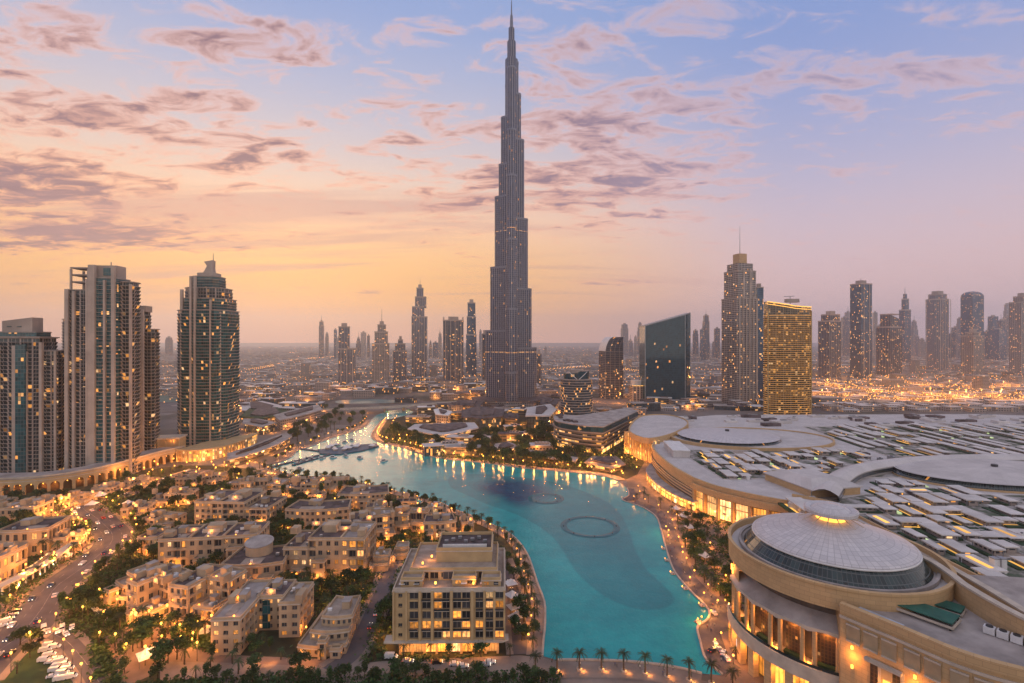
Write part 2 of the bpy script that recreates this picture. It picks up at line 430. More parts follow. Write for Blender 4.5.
def curtain(name, wall, glass, bw=3.0, fh=3.8, lit=.06, lum=1.6, litcol=(1.0,.38,.065), mu=.10, mv=(.30,.98), rough=.16, metal=0.0, piers=None, gvar=.7, spec=.5, bands=None):
    """facade cut into storeys and bays along its UV (metres): wall, glass, some rooms lit"""
    m, nt, b = new_mat(name)
    uv = nt.nodes.new('ShaderNodeUVMap'); sp = nt.nodes.new('ShaderNodeSeparateXYZ'); nt.links.new(uv.outputs[0], sp.inputs[0])
    U = mth(nt, 'DIVIDE', sp.outputs[0], bw); V = mth(nt, 'DIVIDE', sp.outputs[1], fh)
    fu = mth(nt, 'FRACT', U); fv = mth(nt, 'FRACT', V)
    iu = mth(nt, 'FLOOR', U); iv = mth(nt, 'FLOOR', V)
    mu_ = mth(nt, 'LESS_THAN', mth(nt, 'ABSOLUTE', mth(nt, 'SUBTRACT', fu, .5)), .5-mu)
    mv_ = mth(nt, 'MULTIPLY', mth(nt, 'GREATER_THAN', fv, mv[0]), mth(nt, 'LESS_THAN', fv, mv[1]))
    win = mth(nt, 'MULTIPLY', mu_, mv_)
    oi = nt.nodes.new('ShaderNodeObjectInfo')
    cb = nt.nodes.new('ShaderNodeCombineXYZ'); nt.links.new(iu, cb.inputs[0]); nt.links.new(iv, cb.inputs[1]); nt.links.new(mth(nt, 'MULTIPLY', oi.outputs['Random'], 97), cb.inputs[2])
    wn = nt.nodes.new('ShaderNodeTexWhiteNoise'); wn.noise_dimensions = '3D'; nt.links.new(cb.outputs[0], wn.inputs['Vector'])
    # homes in use come in clumps
    nz = nt.nodes.new('ShaderNodeTexNoise'); nz.inputs['Scale'].default_value = .21; nz.inputs['Detail'].default_value = 2; nt.links.new(cb.outputs[0], nz.inputs['Vector'])
    cl = nt.nodes.new('ShaderNodeMapRange'); cl.inputs['From Min'].default_value = .36; cl.inputs['From Max'].default_value = .66; cl.inputs['To Min'].default_value = .15; cl.inputs['To Max'].default_value = 2.2
    nt.links.new(nz.outputs[0], cl.inputs['Value'])
    on = mth(nt, 'LESS_THAN', wn.outputs['Value'], mth(nt, 'MULTIPLY', cl.outputs[0], lit))
    if bands:
        for z0, z1 in bands:
            on = mth(nt, 'MAXIMUM', on, mth(nt, 'MULTIPLY', mth(nt, 'LESS_THAN', wn.outputs['Value'], .75), mth(nt, 'MULTIPLY', mth(nt, 'GREATER_THAN', sp.outputs[1], z0), mth(nt, 'LESS_THAN', sp.outputs[1], z1))))
    gl = mixn(nt, wn.outputs['Value'], tuple(c*(1-gvar*.7) for c in glass), tuple(c*(1+gvar) for c in glass))
    big = noise_out(nt, .02, 3)
    wl = mixn(nt, big, tuple(c*.8 for c in wall), tuple(min(1, c*1.18) for c in wall))
    c = mixn(nt, win, wl, gl)
    if piers:
        pw, pcol = piers
        pf = mth(nt, 'FRACT', mth(nt, 'DIVIDE', sp.outputs[0], pw))
        pm = mth(nt, 'LESS_THAN', pf, .12)
        c = mixn(nt, pm, c, pcol); win = mth(nt, 'MULTIPLY', win, mth(nt, 'SUBTRACT', 1.0, pm))
    nt.links.new(c, b.inputs['Base Color'])
    nt.links.new(mth(nt, 'ADD', mth(nt, 'MULTIPLY', win, rough-.62), .62), b.inputs['Roughness'])
    nt.links.new(mth(nt, 'MULTIPLY', win, metal), b.inputs['Metallic'])
    b.inputs['Specular IOR Level'].default_value = spec
    sepc = nt.nodes.new('ShaderNodeSeparateColor'); nt.links.new(wn.outputs['Color'], sepc.inputs[0])
    nt.links.new(mixn(nt, mth(nt, 'POWER', sepc.outputs[2], 3.0), litcol, (1.0,.62,.30)), b.inputs['Emission Color'])
    st = mth(nt, 'MULTIPLY', mth(nt, 'MULTIPLY', on, win), mth(nt, 'MULTIPLY', mth(nt, 'ADD', mth(nt, 'MULTIPLY', sepc.outputs[1], 1.3), .2), lum))
    nt.links.new(st, b.inputs['Emission Strength'])
    m.cycles.emission_sampling = 'NONE'
    return m

def jointed(name, col, w, h, streak=.25):
    """cladding or membrane laid in panels, weathered"""
    m, nt, b = new_mat(name); b.inputs['Roughness'].default_value = .8; b.inputs['Specular IOR Level'].default_value = .35
    uv = nt.nodes.new('ShaderNodeUVMap'); br = nt.nodes.new('ShaderNodeTexBrick'); nt.links.new(uv.outputs[0], br.inputs['Vector'])
    br.inputs['Scale'].default_value = 1.0; br.inputs['Brick Width'].default_value = w; br.inputs['Row Height'].default_value = h; br.inputs['Mortar Size'].default_value = .05; br.inputs['Bias'].default_value = 0
    setc(br.inputs['Color1'], col); setc(br.inputs['Color2'], tuple(c*.87 for c in col)); setc(br.inputs['Mortar'], tuple(c*.62 for c in col))
    n = noise_out(nt, .045, 7, rough=.62); mr = nt.nodes.new('ShaderNodeMapRange'); mr.inputs['From Min'].default_value = .42; mr.inputs['From Max'].default_value = .72; nt.links.new(n, mr.inputs['Value'])
    c = mixn(nt, mth(nt, 'MULTIPLY', mr.outputs[0], streak), br.outputs[0], tuple(x*.45 for x in col))
    n2 = noise_out(nt, .6, 4, stretch=(1, 1, .12)); c = mixn(nt, mth(nt, 'MULTIPLY', n2, .22), c, tuple(x*.5 for x in col))
    nt.links.new(c, b.inputs['Base Color']); return m
M = {}
M['sand'] = mat('sand_render', (.53,.38,.25), .85, var=.14, scale=.12, objvar=.10)
M['sand2'] = mat('warm_render', (.54,.375,.20), .85, var=.10, scale=.12)
M['trim'] = mat('pale_trim', (.56,.47,.38), .8, var=.10)
M['roofgrey'] = mat('roof_felt', (.155,.115,.115), .9, var=.35, scale=.15, objvar=.3)
M['roofpale'] = mat('roof_screed', (.44,.38,.35), .9, var=.2, scale=.1)
M['rooftile'] = mat('terrace_tile', (.40,.32,.26), .85, var=.15)
M['white'] = mat('white_paint', (.74,.72,.71), .5, var=.08)
M['metal'] = mat('grey_metal', (.35,.36,.38), .4, .6, var=.15)
M['darkmetal'] = mat('dark_metal', (.06,.06,.065), .5, .3, var=.15)
M['asphalt'] = mat('asphalt', (.125,.11,.12), .85, var=.2, scale=.05)
M['paving'] = mat('promenade_paving', (.30,.235,.195), .85, var=.18, scale=.08)
M['paving2'] = mat('brick_paving', (.26,.18,.14), .85, var=.18, scale=.08)
M['kerb'] = mat('pale_stone', (.50,.42,.35), .8, var=.12)
M['lawn'] = mat('lawn', (.045,.085,.025), .95, var=.25, scale=.1)
M['grassroof'] = mat('roof_lawn', (.035,.085,.035), .95, var=.3, scale=.15)
M['dirt'] = mat('garden_soil', (.05,.055,.028), .95, var=.3, scale=.08)
M['glassdark'] = mat('dark_glass', (.02,.035,.04), .08, 0, var=.2, spec=.8)
M['panel'] = mat('tan_panel', (.40,.30,.19), .85, var=.10)
M['mall'] = jointed('mall_stone', (.60,.39,.20), 3.2, 1.5)
M['mallroof'] = jointed('mall_roof', (.62,.57,.55), 5.5, 5.5, .45)
M['canopy'] = mat('canopy_slab', (.68,.63,.60), .8, var=.12, scale=.06, objvar=.2)
M['teal'] = mat('teal_netting', (.02,.12,.085), .7, var=.25, scale=.2)
M['brown'] = mat('arch_shade_brown', (.10,.055,.03), .7, var=.2)
M['pane_dark'] = pane_mat('window_glass', (.045,.05,.058))
M['pane_lit'] = pane_mat('lit_window_glass', (.3,.2,.08), (1.0,.33,.04), 1.35)
M['shop'] = pane_mat('lit_shopfront', (.3,.2,.08), (1.0,.36,.045), 2.0, frame=(.12,.07,.03), nx=4)
M['lamp'] = emit('lamp_globe', (1.0,.40,.055), 4.5, var=.4)
M['lampwhite'] = emit('white_lamp', (1.0,.82,.58), 12)
M['glow'] = emit('amber_cove', (1.0,.42,.06), 2.6, True)
M['headlight'] = emit('headlight', (1.0,.85,.65), 5)
M['taillight'] = emit('taillight', (1.0,.06,.02), 3)
# ================================================================== THE SETTING
M['linepaint'] = mat('worn_line_paint', (.34,.31,.30), .8, var=.3, scale=.3)
def ground_mat():
    m, nt, b = new_mat('city_ground')
    tc = nt.nodes.new('ShaderNodeTexCoord')
    v = nt.nodes.new('ShaderNodeTexVoronoi'); v.inputs['Scale'].default_value = .011; v.inputs['Randomness'].default_value = .9
    v.distance = 'CHEBYCHEV'
    nt.links.new(tc.outputs['Object'], v.inputs['Vector'])
    v2 = nt.nodes.new('ShaderNodeTexVoronoi'); v2.inputs['Scale'].default_value = .05; v2.distance = 'CHEBYCHEV'
    nt.links.new(tc.outputs['Object'], v2.inputs['Vector'])
    r = nt.nodes.new('ShaderNodeValToRGB'); e = r.color_ramp.elements
    for _ in range(3): e.new(.5)
    for el, (p, c) in zip(e, [(0, (.06,.065,.045)), (.3, (.13,.105,.09)), (.55, (.20,.165,.145)), (.8, (.10,.09,.095)), (1, (.30,.26,.235))]):
        el.position = p; el.color = (*c, 1)
    sp = nt.nodes.new('ShaderNodeSeparateColor'); nt.links.new(v.outputs['Color'], sp.inputs[0])
    nt.links.new(sp.outputs[0], r.inputs[0])
    r2 = nt.nodes.new('ShaderNodeSeparateColor'); nt.links.new(v2.outputs['Color'], r2.inputs[0])
    c = mixn(nt, mth(nt, 'MULTIPLY', r2.outputs[1], .55), r.outputs[0], (.09,.08,.075))
    n = noise_out(nt, .004, 5)
    mr = nt.nodes.new('ShaderNodeMapRange'); mr.inputs['From Min'].default_value = .45; mr.inputs['From Max'].default_value = .6; nt.links.new(n, mr.inputs['Value'])
    c = mixn(nt, mth(nt, 'MULTIPLY', mr.outputs[0], .5), c, (.27,.22,.19))
    nt.links.new(c, b.inputs['Base Color']); b.inputs['Roughness'].default_value = .95; b.inputs['Specular IOR Level'].default_value = .2
    return m
mb = MB(); R_ = 45000
mb.face([(-R_, -2000, 0), (R_, -2000, 0), (R_, R_, 0), (-R_, R_, 0)])
struct('ground', mb, ground_mat())

def sheet(name, pts_px, z, m, kind='structure', k=4, world_pts=None, smooth=True):
    P = world_pts or [G(x, y) for x, y in pts_px]
    if smooth: P = smooth_line(P, k, True)
    P = ccw(P); mb = MB(); mb.face([(x, y, z) for x, y in P])
    return tag(mb.build(name, m), kind=kind)

# old town island and left bank: garden soil under everything
sheet('garden_ground', [(-420,690),(-300,560),(-60,500),(60,482),(190,466),(270,472),(345,485),(400,495),(452,511),(515,547),(540,592),(542,655),(520,668),(400,668),(200,700)], .03, M['dirt'])

WATER_Z = .16
def water_mat(name, c1, c2, rough=.10):
    m, nt, b = new_mat(name)
    n1 = noise_out(nt, .02, 6, rough=.6); n0 = noise_out(nt, .12, 5, rough=.65)
    mr = nt.nodes.new('ShaderNodeMapRange'); mr.inputs['From Min'].default_value = .36; mr.inputs['From Max'].default_value = .66
    nt.links.new(mth(nt, 'ADD', mth(nt, 'MULTIPLY', n1, .7), mth(nt, 'MULTIPLY', n0, .3)), mr.inputs['Value'])
    nt.links.new(mixn(nt, mr.outputs[0], c1, c2), b.inputs['Base Color'])
    b.inputs['Roughness'].default_value = rough; b.inputs['IOR'].default_value = 1.33; b.inputs['Specular IOR Level'].default_value = .5
    w1 = noise_out(nt, .55, 4, rough=.6, stretch=(1, .75, 1)); w2 = noise_out(nt, .07, 3)
    bp = nt.nodes.new('ShaderNodeBump'); bp.inputs['Strength'].default_value = .7; bp.inputs['Distance'].default_value = .3
    nt.links.new(mth(nt, 'ADD', w1, mth(nt, 'MULTIPLY', w2, 1.2)), bp.inputs['Height']); nt.links.new(bp.outputs[0], b.inputs['Normal'])
    return m
W1 = water_mat('lake_water', (.003,.23,.25), (.016,.39,.39))
L1 = ((.003,.23,.25), (.016,.39,.39)); L2 = ((.003,.175,.205), (.013,.275,.29)); L3 = ((.002,.05,.115), (.007,.095,.16))
def blend(a, b, f): return [tuple(x+(y-x)*f for x, y in zip(p, q)) for p, q in zip(a, b)]
W2 = [water_mat('lake_over_dark_tiles', *blend(L1, L2, f)) for f in (.35, .7, 1)]
W3 = [water_mat('lake_over_deep_bed', *blend(L2, L3, f)) for f in (.2, .4, .6, .8, 1)]
island_shore = [(543,657),(544,642),(545.5,626),(545,604),(537.6,583),(527,553.6),(511,535),(489,524),(470.6,516),(452,509.5),(441,503.5),(420,498),(399,493),(387,489),(354,482.5),(334,478.5),(299,476.5),(280,472),(268,467)]
left_cove = [(281,463),(291,458),(299,451),(314,446),(328,440),(354,432),(366,427),(372,420)]
park_bank = [(381,421),(374,430),(371,437),(376,442),(387,445),(405,449),(422,455),(446,460),(485.5,464),(521,468.6),(560,472.3),(578,473.9),(603,476.8),(618,481.5)]
mall_shore = [(627,489),(628.5,496),(622,500.5),(632,504.5),(644.5,509.5),(656,518),(661,532),(668,557),(675,574),(691,593),(703,604.5),(709,613.5),(706.6,621),(697,628),(699.5,642),(704,658),(711,667),(722,676)]
south_shore = [(702,674.5),(677,668.5),(649,664.3),(618,661.8),(579,660.8),(557,661)]
def W(pts): return [G(x, y) for x, y in pts]
ISL = smooth_line(W(island_shore), 4); COVE = smooth_line(W(left_cove), 4); PARK = smooth_line(W(park_bank), 4)
MALLS = smooth_line(W(mall_shore), 4); SOUTH = smooth_line(W(south_shore), 4)
LAKE = ccw(ISL+COVE+PARK+MALLS+SOUTH)
mb = MB(); mb.face([(x, y, WATER_Z) for x, y in LAKE]); struct('lake_water', mb, W1)
# the dark tiled floor of the fountain shows through the water
TILES = ccw(smooth_line(W([(452,476),(480,475),(512,477),(545,481),(575,489),(602,500),(618,512),(628,529),(635,550),(647,571),(663,586),(673,597),(672,604),(663,609),(642,610.5),(614,602),(595,590),(576,572),(563,551),(551,536),(532,523),(510,512.5),(490,506),(470,497),(450,487)]), 4, True))
for i, d in enumerate((.7, .1, -.5)):
    sheet('lake_bed_tiles', None, WATER_Z+.02+.012*i, W2[i], world_pts=offset(TILES, d), smooth=False)
DEEP = smooth_line(W([(474,485),(492,480),(516,479.5),(536,483),(546,489),(552,496),(540,503),(524,508),(508,504),(499,497),(486,494)]), 4, True)
dcx, dcy = sum(p[0] for p in DEEP)/len(DEEP), sum(p[1] for p in DEEP)/len(DEEP)
for i, f in enumerate((1.16, 1.04, .92, .8, .66)):
    sheet('deep_lake_bed', None, WATER_Z+.06+.012*i, W3[i], world_pts=[(dcx+(x-dcx)*f, dcy+(y-dcy)*f) for x, y in DEEP], smooth=False)
sheet('canal_water', [(336,401.5),(352,400.2),(375,399.8),(399,401),(397,403),(368,404),(340,404)], WATER_Z, water_mat('canal', (.01,.10,.12), (.03,.17,.18), .35))
sheet('inlet_water', [(372,421),(378,415),(392,411),(410,411),(412,414),(398,418),(388,420),(381,422)], WATER_Z-.01, W1)

# promenades along the water with stone edges
def promenade(name, line, width, m, edge=True, z=.26):
    mb = MB(); o = side_line(line, width); strip(mb, line, o, z)
    struct(name, mb, m)
    if edge:
        mb = MB(); wall_strip(mb, side_line(line, -.2), .9, 0, .75); struct(name.replace('promenade', 'kerb'), mb, M['kerb'])
def towards_land(line):           # all shore lines run with the water on one fixed side; make the land side the right-hand side
    a, b = line[len(line)//2], line[len(line)//2+1]
    t = Vector((b[0]-a[0], b[1]-a[1])).normalized(); mid = ((a[0]+b[0])/2, (a[1]+b[1])/2)
    return line if not inside((mid[0]+t.y*2, mid[1]-t.x*2), LAKE) else line[::-1]
ISL_L, COVE_L, PARK_L, MALL_L, SOUTH_L = map(towards_land, (ISL, COVE, PARK, MALLS, SOUTH))
promenade('island_promenade', ISL_L, 7.0, M['paving'])
promenade('cove_promenade', COVE_L, 9.0, M['paving'])
promenade('park_promenade', PARK_L, 10.0, M['paving'])
promenade('mall_promenade', MALL_L, 10.0, mat('dark_paving', (.115,.10,.115), .8, var=.2, scale=.1))
promenade('south_promenade', SOUTH_L, 11.0, M['paving'])
sheet('mall_plaza', [(632,503),(626,480),(640,474),(700,510),(735,530),(760,560),(760,700),(716,700),(700,640),(708,612),(690,593),(674,573),(666,550),(660,525),(645,510)], .12, M['paving2'], smooth=False)
# foreground: promenade road below the palms
sheet('south_road', [(160,662),(250,664),(330,668),(380,662),(520,656),(543,658),(556,664),(620,668),(680,676),(740,690),(700,700),(540,700),(380,694),(160,700)], .10, M['paving'], smooth=False)
def road(name, px, width, m=None, z=.14, lines=True, kerbs=True, pts=None):
    c = smooth_line(pts or W(px), 6); a = side_line(c, -width/2); b = side_line(c, width/2)
    mb = MB(); strip(mb, a, b, z); struct(name, mb, m or M['asphalt'])
    if lines:
        mb = MB()
        for off in (-width/4, 0, width/4) if width > 12 else (0,):
            l = side_line(c, off)
            w_ = walk(l, 9.0)
            for p, q in zip(w_, w_[1:]):
                if off == 0: t = 1.0
                else: t = .45
                e = (p[0]+(q[0]-p[0])*t, p[1]+(q[1]-p[1])*t)
                strip(mb, side_line([p[:2], e], -.12), side_line([p[:2], e], .12), z+.02)
        struct(name+'_markings', mb, M['linepaint'])
    if kerbs:
        for s, l in ((-1, a), (1, b)):
            mb = MB(); ll = side_line(l, -.5 if s > 0 else .0); wall_strip(mb, side_line(l, 0 if s > 0 else -3.0), 3.0, 0, z+.14); struct('pavement', mb, M['paving'])
    return c
ROAD = road('boulevard_road', [(-40,690),(-6,655),(20,637),(31,623),(42,609),(55,588.5),(73,575),(91,562),(104,551),(112,542),(112,534),(106,527),(97,519),(84,510),(83,505),(95,500),(125,494),(160,483),(200,470)], 19)
LANE = road('garden_road', [(52,634),(66,641),(84,661),(99,683),(112,702)], 6.5)
SIDE = road('hotel_road', [(330,672),(352,655),(365,632),(376,607),(384,590),(388,575),(392,562)], 8, lines=False)
LAKE_ROAD = road('lakeside_road', [(522,655),(520,640),(518,620),(514,598),(508,578),(502,560)], 7, lines=False)
sheet('lawn', [(-40,700),(-30,672),(20,652),(52,640),(62,645),(80,665),(92,690),(95,705)], .10, M['lawn'], smooth=False)
sheet('verge_lawn', [(38,660),(60,645),(76,668),(86,690),(60,690)], .12, M['lawn'], smooth=False)
sheet('slip_road', [(-60,648),(-10,628),(26,598),(52,580),(49,574),(20,590),(-20,612),(-60,630)], .13, M['paving2'], smooth=False)
sheet('courtyard_paving', [(100,640),(140,622),(170,632),(215,655),(330,660),(352,654),(360,668),(330,676),(160,672),(120,690),(95,668)], .09, M['paving2'], smooth=False)
sheet('boulevard_plaza', [(40,520),(70,508),(90,512),(104,530),(100,545),(80,560),(66,570),(52,572),(70,552),(85,540),(70,528)], .09, M['paving2'])

# park grounds behind the lake, fields and pale plots beyond
sheet('park_ground', [(381,421),(371,437),(387,445),(422,455),(485,464),(560,472),(618,481),(640,470),(640,440),(560,416),(470,408),(420,412)], .02, mat('park_soil', (.03,.036,.018), .95, var=.3, scale=.05))
for pts, c in (([(150,392),(178,391),(200,396),(178,403),(150,402)], (.14,.20,.16)), ([(240,412),(330,408),(322,414),(250,421)], (.24,.20,.10)), ([(180,415),(230,410),(240,416),(185,424)], (.06,.16,.17)),
               ([(400,385),(500,384),(480,392),(410,393)], (.24,.21,.20)), ([(815,392),(890,388),(940,394),(900,402),(830,404)], (.28,.23,.20)), ([(900,398),(1030,396),(1060,404),(940,410)], (.20,.16,.13))):
    sheet('open_plot', pts, .05, mat('plot', c, .9, var=.2, scale=.02), smooth=False)
FAR_ROADS = []
for px in ([(1100,402),(980,401),(900,396),(840,390),(815,386),(700,381),(560,378)], [(1100,392),(1000,390),(930,388),(860,381)], [(815,400),(860,399),(920,404),(1010,399),(1100,412)], [(150,408),(260,392),(330,386),(420,383),(480,378)],
           [(250,372),(280,366),(300,361),(345,357)], [(360,376),(420,374),(470,366),(440,360)], [(545,372),(600,368),(640,374)], [(700,372),(800,371),(900,368),(1060,370)], [(0,380),(120,372),(240,362)]):
    FAR_ROADS.append(road('highway_road', px, 26, lines=False, kerbs=False, z=.20))

# ------------------------------------------------------------------ haze
def build_haze():
    m = bpy.data.materials.new('haze_air'); m.use_nodes = True; nt = m.node_tree; nt.nodes.clear()
    o = nt.nodes.new('ShaderNodeOutputMaterial'); v = nt.nodes.new('ShaderNodeVolumePrincipled')
    v.inputs['Density'].default_value = HAZE; v.inputs['Color'].default_value = (.86,.90,1.0,1); v.inputs['Anisotropy'].default_value = .72
    nt.links.new(v.outputs[0], o.inputs['Volume'])
    mb = MB(); mb.prism([(-11000,-250),(11000,-250),(11000,15000),(-11000,15000)], -1.0, 860)
    tag(mb.build('haze', m), kind='stuff')
build_haze()
# ================================================================== TOWERS
C_ = {}
C_['spire'] = curtain('tall_tower_cladding', (.13,.125,.15), (.04,.05,.085), bw=1.7, fh=4.2, lit=.018, lum=.8, mu=.10, mv=(.14,.99), rough=.22, metal=.3, piers=(5.1, (.46,.41,.40)), bands=[(107,109),(357,359)])
C_['res'] = curtain('residential_facade', (.33,.28,.25), (.02,.032,.036), bw=3.4, fh=3.7, lit=.06, lum=.8, mu=.05, mv=(.02,.99), rough=.12, piers=(10.2,(.34,.28,.25)))
C_['resglass'] = curtain('teal_residential_glass', (.08,.11,.115), (.012,.068,.078), bw=2.4, fh=3.7, lit=.05, lum=1.0, mu=.05, mv=(.12,.99), rough=.12)
C_['stone'] = curtain('stone_tower', (.37,.30,.26), (.02,.024,.032), bw=3.6, fh=3.9, lit=.05, lum=1.3, mu=.14, mv=(.22,.92), piers=(7.2, (.46,.38,.33)))
C_['grey'] = curtain('grey_tower', (.20,.19,.21), (.045,.055,.08), bw=2.8, fh=4.0, lit=.05, lum=1.5, mu=.12, mv=(.25,.95), piers=(8.4, (.30,.27,.26)))
C_['blue'] = curtain('blue_glass_tower', (.09,.12,.16), (.03,.06,.10), bw=2.6, fh=4.0, lit=.045, lum=1.5, mu=.06, mv=(.12,.98), rough=.12, metal=.4)
C_['dark'] = curtain('dark_tower', (.09,.09,.11), (.022,.03,.045), bw=2.8, fh=4.0, lit=.055, lum=1.5, mu=.1, mv=(.2,.95), piers=(11, (.20,.18,.18)))
C_['tealglass'] = curtain('teal_office_glass', (.015,.05,.065), (.010,.045,.062), bw=3.0, fh=4.2, lit=.012, lum=.9, mu=.03, mv=(.05,.99), rough=.06, metal=.0, gvar=.3, spec=.5)
C_['gold'] = curtain('gold_lit_tower', (.20,.14,.07), (.05,.036,.02), bw=4.0, fh=3.6, lit=.20, lum=.6, litcol=(1.0,.40,.07), mu=.08, mv=(.22,.97), piers=(12, (.20,.15,.09)))
C_['band'] = curtain('banded_office', (.16,.15,.155), (.03,.045,.055), bw=2.2, fh=4.2, lit=.10, lum=1.1, mu=.03, mv=(.02,.99))
C_['bandlit'] = curtain('lit_office_bands', (.13,.10,.075), (.03,.035,.035), bw=5.5, fh=4.3, lit=.30, lum=1.1, litcol=(1.0,.42,.08), mu=.02, mv=(.42,.90))
C_['low'] = curtain('low_block', (.33,.27,.24), (.05,.05,.055), bw=4.0, fh=3.8, lit=.08, lum=1.3, mu=.2, mv=(.3,.8))
C_['low2'] = curtain('low_grey_block', (.24,.215,.21), (.05,.05,.055), bw=4.4, fh=3.8, lit=.09, lum=1.3, mu=.15, mv=(.3,.85))
M['slab'] = mat('balcony_slab', (.34,.28,.245), .8, var=.1)
M['pier'] = mat('stone_pier', (.48,.39,.33), .8, var=.12, scale=.06)
M['crown'] = mat('tower_crown', (.42,.34,.29), .8, var=.12, scale=.06)
M['steel'] = mat('spire_steel', (.20,.20,.23), .4, .6, var=.1)
M['goldcove'] = emit('gold_roof_light', (1.0,.50,.10), 1.6)

def ring_stack(mb, poly, z0, z1, fh, out, slab=.5, top=True):
    """storeys with projecting floor bands, one connected skin: material 0 glass, 1 band"""
    rings, mis = [], []
    op = offset(poly, out); z = z0; n = max(1, round((z1-z0)/fh)); fh = (z1-z0)/n
    for k in range(n):
        rings += [[(x, y, z) for x, y in op], [(x, y, z+slab) for x, y in op], [(x, y, z+slab) for x, y in poly]]
        mis += [1, 1, 0]; z += fh
    rings += [[(x, y, z) for x, y in poly], [(x, y, z) for x, y in op], [(x, y, z+slab+.5) for x, y in op]]
    mis += [1, 1, 1]
    mb.loft(rings, mis[:len(rings)-1], cap=True, capmi=1)
def put(name, label, cat, px, py, short=None, rz=0.0, group=None):
    x, y = G(px, py); t = thing(name, label, cat, (x, y, 0), rz, group)
    if short: landmark(short, px, py)
    return t, y
def roof_kit(t, w, d, z, seed=0, m=None):
    r = random.Random(seed)
    mb = MB(); mb.box((r.uniform(-.15,.15)*w, r.uniform(-.1,.1)*d, z+2.2), (w*.42, d*.42, 4.4)); mb.build('plant_room', m or M['crown'], t)
    for k in range(2):
        mb = MB(); mb.box((w*(-.3+.6*k), d*r.uniform(-.3,.3), z+1.0), (w*.14, d*.16, 2.0)); mb.build('cooling_unit', M['metal'], t)

# ---------------------------------------------- the tall spired tower
def tall_tower():
    t, Y = put('spired_skyscraper', 'tallest tower of all, stepped dark grey skyscraper tapering to a needle spire', 'skyscraper', 511.5, 405, 'the tallest tower')
    def wing(ang, tiers):
        co, si = cos(ang), sin(ang)
        for R, w, z1 in tiers:
            P = [(-2, -w), (R-w*.9, -w)] + [(R-w*.9+w*.9*sin(pi*k/8), -w*cos(pi*k/8)) for k in range(1, 8)] + [(R-w*.9, w), (-2, w)]
            P = rot2(P, ang)
            mb = MB()
            mb.prism(P, 0, z1)
            o = mb.build('wing_tier', C_['spire'], t)
            # parapet fin and small roof crown on every setback
            mb = MB(); mb.tube([((R-w)*co, (R-w)*si, z1), ((R-w)*co, (R-w)*si, z1+9)], .7, 5)
            mb.build('setback_mast', M['steel'], o)
            mb = MB(); q = offset(ccw(P), .35); mb.prism(q, z1-3.0, z1+.8); mb.build('setback_band', M['steel'], o)
    wing(radians(150), [(62,12.5,153),(50,11.7,285),(39,10.9,431),(29.5,10.1,497),(24,9.3,594),(14,8.5,660)])
    wing(radians(30), [(59,12.3,117),(47,11.5,240),(38,10.7,385),(29,9.9,548),(21.5,9.1,642),(15.5,8.3,707)])
    wing(radians(270), [(62,12.4,70),(52,11.6,195),(43,10.8,335),(33,10.0,465),(25,9.2,560),(17,8.4,690)])
    mb = MB(); mb.prism(ell(13, 13, 6), 0, 712); mb.build('core', C_['spire'], t)
    mb = MB(); mb.prism(ell(9.0, 9.0, 10), 712, 748); mb.build('upper_core', C_['spire'], t)
    mb = MB(); mb.prism(ell(6.2, 6.2, 10), 748, 776); mb.build('upper_core', C_['spire'], t)
    mb = MB(); mb.tube([(0,0,776),(0,0,790),(0,0,803),(0,0,803.5),(0,0,822),(0,0,838)], [3.6,3.2,2.6,1.6,1.1,.35], 8); mb.build('spire', M['steel'], t)
    mb = MB(); ring_stack(mb, [(x, y) for x, y in ell(82, 60, 28, 0, -6)], 0, 13, 4.3, .8); mb.build('podium', [C_['low2'], M['roofgrey']], t)
tall_tower()

# ---------------------------------------------- left residential towers
def lit_windows(t, poly, z0, z1, fh, bay, n, seed, slab=.55, sub='window'):
    """some of the bright rooms of a near tower as parts of their own, seated in the glass line"""
    r = random.Random(seed); edges = []
    X0, Y0 = t.location.x, t.location.y
    for i in range(len(poly)):
        a, b = poly[i], poly[(i+1) % len(poly)]; L = hypot(b[0]-a[0], b[1]-a[1])
        if L < bay*1.2: continue
        nx, ny = (b[1]-a[1])/L, -(b[0]-a[0])/L
        wx, wy = X0+(a[0]+b[0])/2, Y0+(a[1]+b[1])/2
        if nx*-wx+ny*-wy > 0: edges.append((a, b, L, nx, ny))
    if not edges: return
    cells = set()
    for _ in range(n*3):
        a, b, L, nx, ny = e = r.choices(edges, [q[2] for q in edges])[0]
        k = r.randrange(int(L/bay)); f = r.randrange(int((z1-z0)/fh))
        if (edges.index(e), k, f) in cells: continue
        cells.add((edges.index(e), k, f))
        s = (k+.5)*bay/L
        link(sub, WIN_LIT, t, (a[0]+(b[0]-a[0])*s+nx*.05, a[1]+(b[1]-a[1])*s+ny*.05, z0+f*fh+slab+(fh-slab)/2), atan2(b[1]-a[1], b[0]-a[0]), (bay*.8, 1, (fh-slab)*.85))
        if len(cells) >= n: break
mb = MB(); mb.box((0, 0, 0), (1, .12, 1)); WIN_LIT = mb.mesh('window', M['pane_lit'])
mb = MB(); mb.box((0, 0, 0), (1, .12, 1)); WIN_DARK = mb.mesh('window', M['pane_dark'])
mb = MB(); mb.box((0, 0, 0), (1, .12, 1)); WIN_SHOP = mb.mesh('shopfront', M['shop'])
RES = [C_['res'], M['slab']]; RESG = [C_['resglass'], M['slab']]

